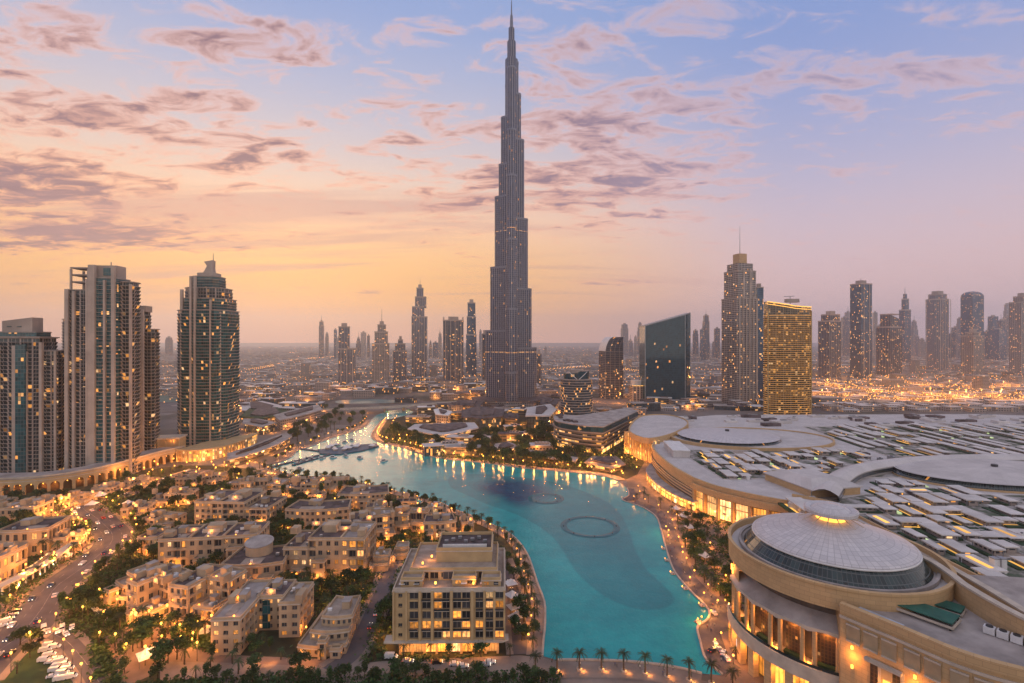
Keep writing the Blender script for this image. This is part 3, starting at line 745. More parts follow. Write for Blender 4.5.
def tower_one():
    t, Y = put('residential_tower', 'beige balconied tower with blank slanted penthouse, leftmost and shortest of the waterfront towers', 'tower', 22, 479, 'the leftmost tower', radians(8), 'beige residential towers on the left')
    k = Y/F
    A = rect(50*k, 22*k, -10*k, 12*k); B = rect(17*k, 18*k, 21*k, 12*k)
    mb = MB(); ring_stack(mb, A, 0, ZT(339, Y), 3.7, .9); mb.build('facade', RES, t)
    mb = MB(); ring_stack(mb, B, 0, ZT(352, Y), 3.7, 1.6); mb.build('balcony_wing', RES, t)
    mb = MB(); mb.prism(rect(27*k, 14*k, -8*k, 12*k), ZT(339, Y), ZT(322, Y)); mb.build('penthouse', M['crown'], t)
    mb = MB(); ring_stack(mb, rect(40*k, 19*k, -9*k, 12*k), ZT(339, Y)+1.7, ZT(333, Y), 3.7, .5); mb.build('penthouse_storey', RESG, t)
    for x in (-15, -6): mb = MB(); mb.box((x*k, 4.9*k, ZT(327, Y)), (4*k, .6, 1.2*k)); mb.build('slot_window', M['glassdark'], t)
    mb = MB(); zt = ZT(322, Y)
    q = rect(27*k, 14*k, -8*k, 12*k); mb.loft([[(x, y, zt) for x, y in q], [(x, y, zt+(4.2 if x > -8*k else .6)) for x, y in q]], [0]); mb.build('penthouse_roof', M['crown'], t)
    for x, w, zt_ in ((-32, 4.5, 346), (-21, 3.4, 346), (-6.5, 3.6, 346), (4, 2.2, 352), (17, 2.6, 343), (29, 2.0, 352)):
        mb = MB(); mb.box((x*k, .4*k+(1.5*k if x > 20 else 0), ZT(zt_, Y)/2), (w*k, 3.2*k, ZT(zt_, Y))); mb.build('pier', M['pier'], t)
    mb = MB(); mb.box((0*k, -1*k, ZT(345, Y)/2), (9*k, 2.4*k, ZT(345, Y))); mb.build('glass_bay', C_['resglass'], t)
    mb = MB(); mb.prism(rect(54*k, 26*k, -10*k, 12*k), ZT(339, Y)+.6, ZT(339, Y)+1.6); mb.build('roof_slab', M['slab'], t)
    lit_windows(t, A, 0, ZT(345, Y), ZT(339, Y)/round(ZT(339, Y)/3.7), 3.4, 55, 3); lit_windows(t, B, 0, ZT(354, Y), ZT(352, Y)/round(ZT(352, Y)/3.7), 3.4, 30, 4)
tower_one()
def tower_two():
    t, Y = put('residential_tower', 'tall beige tower with pale central pier, teal glass strip and open roof frame', 'tower', 101, 477, 'the open-framed tower', radians(6), 'beige residential towers on the left')
    k = Y/F
    A = rect(20*k, 20*k, -21*k, 11*k); Bp = rect(26*k, 22*k, 2*k, 9*k); Cc = rect(11*k, 16*k, 19*k, 13*k, 3*k)
    mb = MB(); ring_stack(mb, A, 0, ZT(291, Y), 3.7, .8); mb.build('facade', RES, t)
    mb = MB(); ring_stack(mb, Bp, 0, ZT(279, Y), 3.7, .35); mb.build('glass_facade', RESG, t)
    mb = MB(); ring_stack(mb, Cc, 0, ZT(282, Y), 3.7, 1.7); mb.build('balcony_wing', RES, t)
    mb = MB(); mb.prism(rect(21*k, 14*k, 3*k, 9*k), ZT(279, Y)+.7, ZT(265.5, Y)); mb.build('crown_block', M['crown'], t)
    mb = MB(); mb.box((6*k, 1.7*k, ZT(272, Y)), (9*k, 1.6, 7.5*k)); mb.build('crown_window', C_['resglass'], t)
    for x, w, zt_, y in ((-31, 3.2, 290, -.2), (-24.5, 2.4, 292, -.2), (-10.5, 2.2, 280, -2.8), (-6, 6, 266, -3.2), (5.5, 1.8, 281, -3.0), (13.5, 3.0, 267, -3.0), (24.5, 1.6, 284, 5)):
        mb = MB(); mb.box((x*k, y*k, ZT(zt_, Y)/2), (w*k, 3.0*k, ZT(zt_, Y))); mb.build('pier', M['pier'], t)
    for x in (-29, -13):
        for y in (2, 19):
            mb = MB(); mb.box((x*k, y*k, (ZT(291, Y)+ZT(269.5, Y))/2), (1.6*k, 1.6*k, ZT(269.5, Y)-ZT(291, Y))); mb.build('frame_post', M['pier'], t)
    for z in (269, 276, 283):
        mb = MB(); mb.prism(rect(18*k, 18*k, -21*k, 11*k), ZT(z, Y), ZT(z, Y)+1.3); mb.build('frame_slab', M['slab'], t)
    mb = MB(); mb.tube([(3*k, 10*k, ZT(266, Y)), (3*k, 10*k, ZT(261, Y))], .4, 5); mb.build('aerial', M['steel'], t)
    for p, n, s, zt in ((A, 45, 5, 293), (Bp, 50, 6, 283), (Cc, 25, 7, 285)):
        z = ZT(zt+0, Y); lit_windows(t, p, 0, z, 3.7*z/(round(z/3.7)*3.7), 3.2, n, s)
tower_two()
def tower_behind():
    t, Y = put('residential_tower', 'beige slab tower with horizontal balcony bands, half hidden behind the open-framed tower', 'tower', 143, 463, 'the half-hidden slab tower', radians(12), 'beige residential towers on the left')
    k = Y/F
    A = rect(16*k, 16*k, -9*k, 9*k); B = rect(10*k, 14*k, 2*k, 11*k, 2*k)
    mb = MB(); ring_stack(mb, A, 0, ZT(312, Y), 3.7, .9); mb.build('facade', RES, t)
    mb = MB(); ring_stack(mb, B, 0, ZT(330, Y), 3.7, 1.4); mb.build('balcony_wing', RES, t)
    mb = MB(); mb.box((-2*k, 0*k, ZT(310, Y)/2), (5*k, 3*k, ZT(310, Y))); mb.build('pier', M['pier'], t)
    mb = MB(); mb.prism(rect(15*k, 13*k, -6*k, 9*k), ZT(312, Y), ZT(306, Y)); mb.build('crown_block', M['crown'], t)
    lit_windows(t, A, 0, ZT(318, Y), 3.7, 3.2, 35, 8)
    t, Y = put('residential_tower', 'slim tower top with sloped dark roof, rising just right of the open-framed tower', 'tower', 133, 461, None, radians(12), 'beige residential towers on the left')
    k = Y/F
    mb = MB(); ring_stack(mb, rect(11*k, 12*k, -20*k, 26*k), 0, ZT(292, Y), 3.7, .8); mb.build('facade', RES, t)
    mb = MB(); zt = ZT(292, Y); q = rect(10*k, 11*k, -20*k, 26*k); mb.loft([[(x, y, zt) for x, y in q], [(x, y, zt+(14 if x < -20*k else 5)) for x, y in q]], [0]); mb.build('sloped_roof', M['darkmetal'], t)
    lit_windows(t, rect(11*k, 12*k, -20*k, 26*k), 0, ZT(295, Y), 3.7, 3.2, 20, 18)
    t, Y = put('residential_tower', 'narrow pale tower seen through the gap between two leftmost towers', 'tower', 67, 447, None, radians(5), 'beige residential towers on the left')
    k = Y/F
    mb = MB(); ring_stack(mb, rect(9*k, 20*k, -1*k, 12*k), 0, ZT(320, Y), 3.7, .8); mb.build('facade', RES, t)
    mb = MB(); mb.prism(rect(6*k, 16*k, 4*k, 14*k), 0, ZT(310, Y)); mb.build('rear_shaft', C_['stone'], t)
tower_behind()
def tower_three():
    t, Y = put('residential_tower', 'tall curved tower with teal glass, stepped shoulders and curled roof crown', 'tower', 199, 452, 'the curl-crowned tower', radians(4), 'beige residential towers on the left')
    k = Y/F*.80; cy_ = 24*k
    S = lambda w, d, c: rect(w*k, d*k, 0, cy_, c*k)
    lv = [(S(60, 52, 11), 0, ZT(311, Y), 1.3), (S(55, 46, 10), ZT(311, Y)+1.1, ZT(299, Y), 1.1), (S(47, 38, 8), ZT(299, Y)+1.1, ZT(288, Y), .9), (S(32, 28, 5), ZT(288, Y)+1.1, ZT(276, Y), .7)]
    for i, (p, z0, z1, o) in enumerate(lv):
        mb = MB(); ring_stack(mb, p, z0, z1, 3.7, o); mb.build('facade', RESG if i != 2 else RES, t)
    mb = MB(); mb.prism(S(24, 20, 4), ZT(276, Y)+1, ZT(271.5, Y)); mb.build('crown_block', M['crown'], t)
    mb = MB()
    prof = [(-6,271.5),(6.5,271.5),(5.6,266),(6.0,258),(-4.5,259.5),(-1.0,264),(-3.5,268)]
    q = [(x*k, ZT(y, Y)) for x, y in prof]
    if area(q) < 0: q = q[::-1]
    for yy in (0,):
        b = len(mb.v); n = len(q)
        mb.v += [(x, cy_-4*k, z) for x, z in q]+[(x, cy_+4*k, z) for x, z in q]
        for i in range(n): j = (i+1) % n; mb.f.append((b+i, b+j, b+n+j, b+n+i)); mb.uv.append([(0, 0)]*4); mb.mi.append(0)
        mb.f += [tuple(b+n-1-i for i in range(n)), tuple(b+n+i for i in range(n))]; mb.uv += [[(0, 0)]*n]*2; mb.mi += [0, 0]
    mb.build('curled_crown', M['crown'], t)
    mb = MB(); mb.tube([(5*k, cy_, ZT(258, Y)), (5*k, cy_, ZT(250, Y))], [.5, .2], 5); mb.build('aerial', M['steel'], t)
    for x, w, zt in ((-21, 3.0, 290), (-8.5, 2.4, 277), (-3.5, 2.4, 277), (15, 1.6, 300), (24, 2.0, 312)):
        mb = MB(); mb.box((x*k, cy_-26.2*k+(abs(x)-18 if abs(x) > 18 else 0)*k, ZT(zt, Y)/2), (w*k, 3*k, ZT(zt, Y))); mb.build('pier', M['pier'], t)
    lit_windows(t, lv[0][0], 0, ZT(315, Y), lv[0][2]/round(lv[0][2]/3.7), 2.4, 85, 9)
    lit_windows(t, lv[1][0], lv[1][1], lv[1][2], (lv[1][2]-lv[1][1])/round((lv[1][2]-lv[1][1])/3.7), 2.4, 8, 10)
tower_three()

# ---------------------------------------------- generic high-rises
def fit(t, make, a, b, w, off, z=60):
    """footprint whose outline spans the pixel columns a to b as it stands, rotated and seen aslant"""
    c, s = cos(t.rotation_euler.z), sin(t.rotation_euler.z)
    for _ in range(12):
        P = make(w, off); q = [PX(t.location.x+x*c-y*s, t.location.y+x*s+y*c)[0] for x, y in P]
        k = t.location.y/F
        w *= min(1.6, max(.5, (b-a)/(max(q)-min(q)))); off += ((a+b)/2-(max(q)+min(q))/2)*k
    return make(w, off), w, off
def highrise(name, label, x0, x1, ybase, tiers, style, rz=0.0, shape='rect', short=None, mast=None, cap=True, depth=.8, group=None, capstyle=None, fins=0, slope=0, bands=None, rnd=0):
    """tiers: [(left px, right px, top px)] from the lowest upwards, each a shaft of its own"""
    xc = (x0+x1)/2; t, Y = put(name, label, 'tower', xc, ybase, short, rz, group)
    k = Y/F; z = 0
    for i, (a, b, top) in enumerate(tiers):
        yc = (x1-x0)*k*depth/2*.8
        make = (lambda w, o: rect(w, w*depth, o, yc, w*.22)) if shape == 'oct' else (lambda w, o: ell(w/2, w*depth/2, 20, o, yc)) if shape == 'round' else (lambda w, o: rect(w, w*depth, o, yc))
        P, w, cxl = fit(t, make, a, b, (b-a)*k*.8, 0.0); d = w*depth; z1 = ZT(top, Y)
        last = i == len(tiers)-1
        mb = MB()
        if last and slope:
            zz = z1-slope; mb.prism(P, z, zz, cap=False)
            mb2 = [[(x, y, zz) for x, y in P], [(x, y, zz+slope*(.5-(x-cxl)/w)) if slope > 0 else (x, y, zz) for x, y in P]]
            mb.loft(mb2, [0])
        elif last and rnd:
            zz = z1-rnd
            R = [[(x, y, z) for x, y in P], [(x, y, zz) for x, y in P]]
            for q in range(1, 6):
                a_ = q/6*pi/2; f = cos(a_)*.9+.1
                R.append([(cxl+(x-cxl)*f, yc+(y-yc)*f, zz+rnd*sin(a_)) for x, y in P])
            mb.loft(R, [0]*(len(R)-1))
        else: mb.prism(P, z, z1)
        o = mb.build('shaft', C_[style], t)
        if not last or cap:
            mb = MB(); q = offset(P, .5); mb.prism(q, z1+.02, z1+max(1.6, 1.2*k), bottom=True); mb.build('parapet', M['crown'] if not capstyle else M[capstyle], o)
        for f in range(fins if i == 0 else 0):
            fx = cxl-w/2+w*(f+.5)/fins
            mb = MB(); mb.box((fx, yc-d/2-.6, (z+z1+3)/2), (1.5, 1.6, z1+3-z)); mb.build('fin', M['pier'], t)
        z = z1-.3 if not last else z1
        P_last, w_last, d_last, cx_last = P, w, d, cxl
    if cap and not slope and not rnd:
        mb = MB(); mb.box((cx_last, yc, z+1.6+2.0*k), (w_last*.5, d_last*.5, 4.0*k)); mb.build('plant_room', M['crown'], t)
    if mast:
        mx, my = mast; mb = MB(); mb.tube([(cx_last, yc, z-2), (cx_last, yc, ZT(my, Y))], [.8*k/2, .25*k/2], 6); mb.build('mast', M['steel'], t)
    t['w_'] = w_last; t['x_'] = cx_last; t['y_'] = yc
    return t, Y, k
gB = 'high-rises beyond the lake'
highrise('highrise', 'twin-slab grey tower with dark crown, leftmost in the row beyond the bridge', 338, 356, 385.5, [(338,356,350),(338.5,350,328)], 'grey', .25, short='the twin-slab tower', group=gB, fins=3)
highrise('highrise', 'stone tower with stepped pointed crown and mast, second in the row beyond the bridge', 372, 389.5, 385, [(372,389.5,345),(374.5,388,333),(377.5,386,326)], 'stone', .2, short='the step-crowned tower', mast=(381,309), group=gB)
highrise('highrise', 'shorter grey tower with notched top beside the slender spired tower', 393, 407, 382.5, [(393,407,352),(395,405.5,345),(398,403,341)], 'grey', .15, short='the notched tower', group=gB)
highrise('highrise', 'slender grey tower stepping up to a lit spire, tallest left of the tallest tower', 411.5, 427.5, 380, [(411.5,427.5,318),(412,424.5,308),(415,426.5,298),(416.5,423.5,289)], 'grey', .12, short='the slender spired tower', mast=(420,279), group=gB, fins=3)
def square_tower():
    t, Y, k = highrise('highrise', 'dark flat-topped square tower with raised corner posts on its roof', 443, 463.5, 385.5, [(443,463.5,321.5)], 'dark', .1, short='the flat-topped dark tower', group=gB, fins=4)
    for x in (-1, 1):
        mb = MB(); mb.box((t['x_']+x*t['w_']*.47, t['y_']-t['w_']*.36, ZT(320, Y)), (1.4*k, 1.4*k, 5*k)); mb.build('corner_post', M['pier'], t)
square_tower()
highrise('highrise', 'thin blue glass tower tapering upward just left of the tallest tower', 466, 476.5, 377, [(466,476.5,336),(466.8,475.9,318),(467.6,475.3,304)], 'blue', .1, short='the thin blue tower', group=gB)
highrise('highrise', 'narrow dark slab clinging to the left flank of the tallest tower', 482, 487, 382, [(482,487,335)], 'dark', .1, group=gB)
highrise('highrise', 'narrow dark slab showing at the right flank of the tallest tower', 536, 541.5, 386, [(536,541.5,355)], 'dark', .1, group=gB)

# right-hand group
def stepped_hotel():
    t, Y, k = highrise('hotel_tower', 'tall stepped stone hotel tower with beige crown block and needle mast', 721.5, 758, 406, [(721.5,758,299),(724,756,271),(727,753,262.5)], 'stone', .3, short='the stepped hotel tower', mast=(740,223), cap=False, fins=6, depth=.9)
    w, xc, yc = t['w_'], t['x_'], t['y_']
    mb = MB(); mb.prism(rect(w*.52, w*.5, xc, yc), ZT(263, Y), ZT(252, Y)); mb.build('crown_block', M['mall'], t)
    for f, top in ((-.40, 296), (-.2, 268), (.2, 268), (.40, 296)):
        mb = MB(); mb.box((xc+f*w*1.15, yc-w*.52, ZT(top, Y)/2), (2.0*k, 2.4*k, ZT(top, Y))); mb.build('buttress', M['pier'], t)
    for z, f in ((303, 1.13), (274, 1.08)):
        mb = MB(); mb.prism(rect(w*f, w*f*.9, xc, yc), ZT(z, Y), ZT(z, Y)+1.6); mb.build('lit_band', M['goldcove'] if z == 303 else C_['bandlit'], t)
stepped_hotel()
highrise('highrise', 'blue glass slab half hidden behind the stepped hotel tower', 754, 763.5, 401, [(754,763.5,288.5)], 'blue', .1)
GOLDSLAB = emit('gold_edge_lit', (1.0,.46,.10), .42)  # glow put into the floor bands stands in for their edge lighting
def gold_tower():
    t, Y = put('gold_tower', 'broad golden lit tower with a glowing line along its curved roof edge', 'tower', 791.5, 417.5, 'the golden tower')
    k = Y/F*.89
    front = [(-24.5, 4), (-16, 1), (-6, -.6), (4, -.8), (14, .6), (24.2, 4)]
    P = [(x*k, y*k) for x, y in front+[(24.2, 13), (-24.5, 13)]]
    mb = MB(); ring_stack(mb, P, 0, ZT(316, Y), 3.6, 1.0, .5); mb.build('facade', [C_['gold'], GOLDSLAB], t)
    zt = lambda x: ZT(301.5+(x+24.5)*.16 if x < 8 else 306.5+(x-8)*.02, Y)
    mb = MB(); q = offset(P, .2); z0 = ZT(316, Y)+.9
    mb.loft([[(x, y, z0) for x, y in q], [(x, y, zt(x/k)) for x, y in q]], [0]); mb.build('roof_storey', C_['gold'], t)
    for dz, h in ((0, 1.4), (4.5, .9)):
        mb = MB(); line = offset(P, .9)[:6]
        mb.loft([[(x, y, zt(x/k)-dz-h) for x, y in line], [(x, y, zt(x/k)-dz) for x, y in line], [(x, y+.8, zt(x/k)-dz) for x, y in line], [(x, y+.8, zt(x/k)-dz-h) for x, y in line], [(x, y, zt(x/k)-dz-h) for x, y in line]], [0]*4, cap=False, closed=False); mb.build('roof_light_line', M['goldcove'], t)
    for x in (-24.6, 24.3):
        mb = MB(); mb.box((x*k, 3.4*k, ZT(311, Y)/2), (.9*k, 1.2*k, ZT(311, Y))); mb.build('edge_pier', mat('gold_edge', (.50,.34,.14), .6), t)
    mb = MB(); mb.box((6*k, 10*k, ZT(300.5, Y)), (14*k, 6*k, 4*k)); mb.build('plant_room', M['crown'], t)
    mb = MB(); mb.tube([(4*k, 10*k, ZT(304, Y)), (4*k, 10*k, ZT(296, Y))], .35*k, 6); mb.tube([(-3*k, 10*k, ZT(296.3, Y)), (9*k, 10*k, ZT(295.8, Y))], .3*k, 5); mb.build('roof_crane', M['steel'], t)
gold_tower()
gC = 'high-rises behind the mall'
highrise('highrise', 'dark stepped tower just right of the golden tower', 818, 841, 379.5, [(818,841,322),(821,840,315.5)], 'dark', .3, short='the dark stepped tower', group=gC)
highrise('highrise', 'tallest flat-topped glass tower behind the mall roof, with small mast', 850, 872, 379, [(850,872,284.5)], 'blue', .3, short='the tall flat-topped tower', mast=(869.5,277), group=gC, fins=2)
highrise('highrise', 'dark glass tower with sloped pointed crown and lit band', 876, 902, 376.5, [(876,902,328),(880,899,315)], 'dark', .35, short='the slope-crowned tower', slope=14, group=gC)
highrise('highrise', 'brown ribbed tower with domed corners standing behind the lit roads', 925.5, 949, 370.5, [(925.5,949,300),(928,947,295)], 'grey', .3, 'oct', short='the brown ribbed tower', group=gC, fins=5)
highrise('highrise', 'blue tower with a rounded top far right on the skyline', 960.5, 984, 367, [(960.5,984,291)], 'blue', .2, 'rect', short='the round-topped tower', rnd=28, cap=False, group=gC)
highrise('highrise', 'short beige tower standing in front of the round-topped blue one', 961, 984.5, 378, [(961,984.5,337),(965,981,333.5)], 'stone', .25, short='the short beige tower', group=gC)
highrise('highrise', 'brown tower at the far right edge with one lit storey', 1009, 1031, 376, [(1009,1031,303),(1013,1031,297)], 'stone', .25, short='the far right tower', group=gC)
for a in (('hazy spired tower beyond the slope-crowned one', 899,911,364,[(899,911,311),(901.5,909,300),(903,907,294)],(905,288)),):
    highrise('highrise', a[0], a[1], a[2], a[3], a[4], 'blue', .2, mast=a[5], cap=False, group=gC)

# curved-top tower, glass office, low office
def curved_top():
    t, Y = put('office_tower', 'bronze glass tower with a white curved sloping crown', 'tower', 614.5, 399.5, 'the white-crowned tower', .2); k = Y/F
    mb = MB(); ring_stack(mb, rect(19*k, 17*k, 0, 9*k), 0, ZT(352, Y), 4.0, .5); mb.build('facade', [C_['dark'], M['slab']], t)
    mb = MB(); z0 = ZT(352, Y)+1.1
    w = 9.5*k; R = []
    for f in range(9):
        a = f/8*pi/2; x0 = -w+(w*.95)*(f/8)**1.25; z = z0+14*k*sin(a)**.8
        R.append([(x0, .5*k, z), (w, .5*k, z), (w, 17.5*k, z), (x0, 17.5*k, z)])
    mb.loft(R, [0]*8); mb.build('crown', C_['dark'], t)
    mb = MB(); S = []
    for f in range(9):
        a = f/8*pi/2; x0 = -w+(w*.95)*(f/8)**1.25; z = z0+14*k*sin(a)**.8
        S.append([(x0-.8, .2*k, z), (x0-.1, .2*k, z+.2), (x0-.1, 17.8*k, z+.2), (x0-.8, 17.8*k, z)])
    mb.loft(S, [0]*8); mb.build('white_shell', M['white'], t)
curved_top()
def glass_office():
    t, Y = put('glass_office', 'dark teal glass office block with a roof slanting up to its right corner', 'office block', 668, 404.5, 'the slanted glass office'); k = Y/F
    P = [(-22*k, 3*k), (16.5*k, -2*k), (24*k, 5*k), (24*k, 26*k), (-22*k, 26*k)]
    zl, zr = ZT(326.5, Y), ZT(313.5, Y)
    top = [(x, y, zl+(zr-zl)*min(1, max(0, (x/k+22)/46))) for x, y in P]
    mb = MB(); mb.loft([[(x, y, 0) for x, y in P], top], [0]); mb.build('glass_body', C_['tealglass'], t)
    mb = MB(); mb.loft([[(x, y, z-.4) for x, y, z in top], [(x*1.01, y-.4, z+.2) for x, y, z in top], [(x*1.01, y-.4, z+1.8) for x, y, z in top]], [0, 0]); mb.build('roof_edge', M['metal'], t)
    for i in (0, 1, 2):
        x, y, z = top[i]; mb = MB(); mb.box((x, y-.3, z/2), (1.2, 1.2, z)); mb.build('corner_mullion', M['metal'], t)
    mb = MB(); q = rect(38*k, 20*k, -2*k, 12*k); mb.prism([(x, y-2) for x, y in q], 0, 9); mb.build('base_storey', C_['bandlit'], t)
    t, Y = put('ribbed_block', 'low beige block with vertical ribs at the foot of the slanted glass office', 'building', 647, 403, 'the ribbed block'); k = Y/F
    mb = MB(); mb.prism(rect(29*k, 18*k, 0, 9*k), 0, ZT(386.5, Y)); mb.build('body', C_['stone'], t)
    for i in range(9):
        mb = MB(); mb.box((-14*k+i*3.5*k, -.4*k, ZT(386, Y)/2), (.7*k, .8*k, ZT(386, Y))); mb.build('rib', M['pier'], t)
    mb = MB(); mb.box((-6*k, 10*k, ZT(384, Y)), (14*k, 8*k, 5*k)); mb.build('roof_pavilion', M['white'], t)
    mb = MB(); mb.box((0, -.5*k, ZT(386.2, Y)), (29.4*k, .5*k, .5*k)); mb.build('roof_light_line', M['goldcove'], t)
glass_office()
def round_office():
    t, Y = put('round_office', 'round banded office tower with lit storeys and a blue glass crown', 'office tower', 578, 421, 'the round banded tower'); k = Y/F
    P = ell(16*k, 13*k, 32, 0, 12*k)
    mb = MB(); ring_stack(mb, P, 0, ZT(381, Y), 4.2, .9, 1.2); mb.build('facade', [C_['band'], M['slab']], t)
    mb = MB(); z0 = ZT(381, Y)+1.7; z1 = ZT(373.5, Y)
    q = ell(13*k, 10*k, 32, 0, 12*k)
    mb.loft([[(x, y, z0) for x, y in q], [(x, y, z1+(3*k if x > 0 else -1.5*k)*.5) for x, y in q]], [0]); mb.build('glass_crown', C_['tealglass'], t)
    for s in (-1, 1):
        mb = MB(); mb.tube([(s*1*k, -.5*k, z0), (s*9*k, 0*k, z1+k)], .5, 5); mb.build('crown_strut', M['white'], t)
    mb = MB(); mb.prism(ell(7*k, 6*k, 20, 0, 12*k), z1-1, z1+3*k); mb.build('plant_room', M['crown'], t)
    # the wedge-shaped office in front of it
    t, Y = put('wedge_office', 'wedge-shaped low office with pale roof and glowing gold storeys', 'office block', 596, 453, 'the wedge-shaped office')
    O = t.location
    px = [(554,440.5),(556,446),(566,449.3),(584,452.8),(603,454.2),(638,433),(626,430),(600,435.5),(577,440),(561,438.5)]
    P = [(a-O.x, b-O.y) for a, b in W(px)]; P = ccw(smooth_line(P[:5], 3)+P[5:])
    h = ZT(427, Y)
    mb = MB(); ring_stack(mb, P, 5.2, h-7.5, 4.2, .5, .9); mb.build('facade', [C_['bandlit'], M['slab']], t)
    mb = MB(); mb.prism(offset(P, .3), h-6.3, h); mb.build('glass_storey', C_['tealglass'], t)
    mb = MB(); mb.prism(offset(P, -1.0), 0, 5.1); mb.build('lit_base', mat_glow_wall, t)
    mb = MB(); mb.prism(offset(P, .9), h+.02, h+1.2); mb.build('roof', M['roofpale'], t)
    r = random.Random(4)
    for i in range(6):
        c = offset(P, -8)[r.randrange(len(P))]; mb = MB(); mb.box((c[0], c[1]+4, h+2.2), (r.uniform(4, 9), r.uniform(3, 6), 2.2), r.uniform(0, .6)); mb.build('roof_unit', M['roofgrey'], t)
mat_glow_wall = curtain('glowing_base', (.40,.26,.12), (.3,.2,.08), bw=4.0, fh=5.0, lit=.9, lum=2.2, litcol=(1.0,.45,.07), mu=.12, mv=(.08,.85))
round_office()

# ---------------------------------------------- far skyline: one plain shaft each, faded by the air
def far_towers():
    rows = [(319,324,322),(325,329,334),(334,337,330),(336,342,338),(621,628,325),(637,643,324),(677,680,345),(683,690,339),(693,698,331),(700,705,330),(706,710,340),(712,718,342),(703,709,316),(714,720,329),
            (841,849,318),(845,851,313),(873,877,313),(877,883,326),(911,917,322),(914,920,337),(919,925,340),(949,954,334),(952,959,328),(957,962,319),(984,990,332),(989,997,317),(991,1004,330),(998,1004,321),(1004,1010,305),(1005,1012,316),
            (628,633,341),(634,637,337),(664,668,345),(356,361,339),(361,366,333),(367,370,336),(384,388,352),(429,432,342),(433,438,343),(438,442,334),(479,482,331),(544,547,348),(30,36,336),(150,156,345),(166,172,338),(1018,1024,312),(930,936,338),(940,946,336),(868,874,333),(884,889,338)]
    r = random.Random(12)
    for i, (a, b, top) in enumerate(rows):
        yb = r.uniform(356, 362); xc = (a+b)/2; X, Y = G(xc, yb); k = Y/F
        t = thing('distant_tower', '', 'tower', (X, Y, 0), r.uniform(-.3, .3), 'hazy distant towers')
        w = (b-a)*k*.85; z = ZT(top, Y); st = r.choice(['grey', 'blue', 'dark', 'stone'])
        n = r.choice([1, 2, 2, 3])
        z0 = 0
        for q in range(n):
            z1 = z*(1-(n-1-q)*.12); f = 1-.18*q
            mb = MB(); mb.prism(rect(w*f, w*f*.8, 0, 0, w*.1*(i % 2)), z0, z1); mb.build('shaft', C_[st], t); z0 = z1-.2
        mb = MB(); mb.box((0, 0, z+1.5*k*.5), (w*.35, w*.3, 1.5*k)); mb.build('roof_block', M['crown'], t)
        if i % 3 == 0:
            mb = MB(); mb.tube([(0, 0, z), (0, 0, z+6*k)], [.3*k, .1*k], 5); mb.build('mast', M['steel'], t)
        look = {1: 'hazy plain tower', 2: 'hazy stepped tower', 3: 'hazy twice-stepped tower'}[n]
        auto(t, ('slim ' if b-a < 6 else 'broad ')+look, X, Y)
far_towers()
# ================================================================== THE SHOPPING MALL
def point_light(parent, loc, watts, col=(1.0, .36, .065), r=.4, name='lamp_light'):
    l = bpy.data.lights.get(f"{name}_{watts}_{r}") or bpy.data.lights.new(f"{name}_{watts}_{r}", 'POINT')
    l.energy = watts; l.color = col; l.shadow_soft_size = r
    o = bpy.data.objects.new(name, l); COL.objects.link(o); o.parent = parent; o.location = loc; return o
def dome_mat():
    m, nt, b = new_mat('dome_panels')
    tc = nt.nodes.new('ShaderNodeTexCoord'); sp = nt.nodes.new('ShaderNodeSeparateXYZ'); nt.links.new(tc.outputs['Object'], sp.inputs[0])
    r = mth(nt, 'SQRT', mth(nt, 'ADD', mth(nt, 'MULTIPLY', sp.outputs[0], sp.outputs[0]), mth(nt, 'MULTIPLY', sp.outputs[1], sp.outputs[1])))
    a = mth(nt, 'ARCTAN2', sp.outputs[1], sp.outputs[0])
    fr = mth(nt, 'FRACT', mth(nt, 'DIVIDE', r, 2.3)); fa = mth(nt, 'FRACT', mth(nt, 'MULTIPLY', a, 72/(2*pi)))
    seam = mth(nt, 'MAXIMUM', mth(nt, 'LESS_THAN', fr, .09), mth(nt, 'LESS_THAN', fa, .12))
    cb = nt.nodes.new('ShaderNodeCombineXYZ'); nt.links.new(mth(nt, 'FLOOR', mth(nt, 'DIVIDE', r, 2.3)), cb.inputs[0]); nt.links.new(mth(nt, 'FLOOR', mth(nt, 'MULTIPLY', a, 72/(2*pi))), cb.inputs[1])
    wn = nt.nodes.new('ShaderNodeTexWhiteNoise'); nt.links.new(cb.outputs[0], wn.inputs['Vector'])
    c = mixn(nt, wn.outputs['Value'], (.52,.49,.50), (.64,.60,.60))
    n = noise_out(nt, .12, 5); c = mixn(nt, mth(nt, 'MULTIPLY', n, .35), c, (.36,.32,.31))
    c = mixn(nt, mth(nt, 'MULTIPLY', seam, .45), c, (.22,.20,.20))
    nt.links.new(c, b.inputs['Base Color']); b.inputs['Roughness'].default_value = .5
    return m
M['dome'] = dome_mat()
C_['domeglass'] = curtain('dome_skirt_glass', (.10,.11,.11), (.018,.032,.032), bw=1.6, fh=2.4, lit=.01, lum=.8, mu=.05, mv=(.06,.96), rough=.1)
C_['lattice'] = curtain('timber_lattice', (.085,.045,.025), (.02,.014,.012), bw=1.1, fh=1.3, lit=.05, lum=.6, mu=.16, mv=(.2,.98), rough=.6)
C_['mallwin'] = curtain('tall_lit_windows', (.48,.35,.21), (.3,.18,.07), bw=4.4, fh=4.2, lit=.62, lum=1.5, litcol=(1.0,.42,.06), mu=.17, mv=(.15,.92))
C_['louvre'] = curtain('mall_louvres', (.46,.34,.22), (.08,.06,.05), bw=40, fh=2.4, lit=.0, lum=0, mu=.0, mv=(.45,1.0), rough=.7)

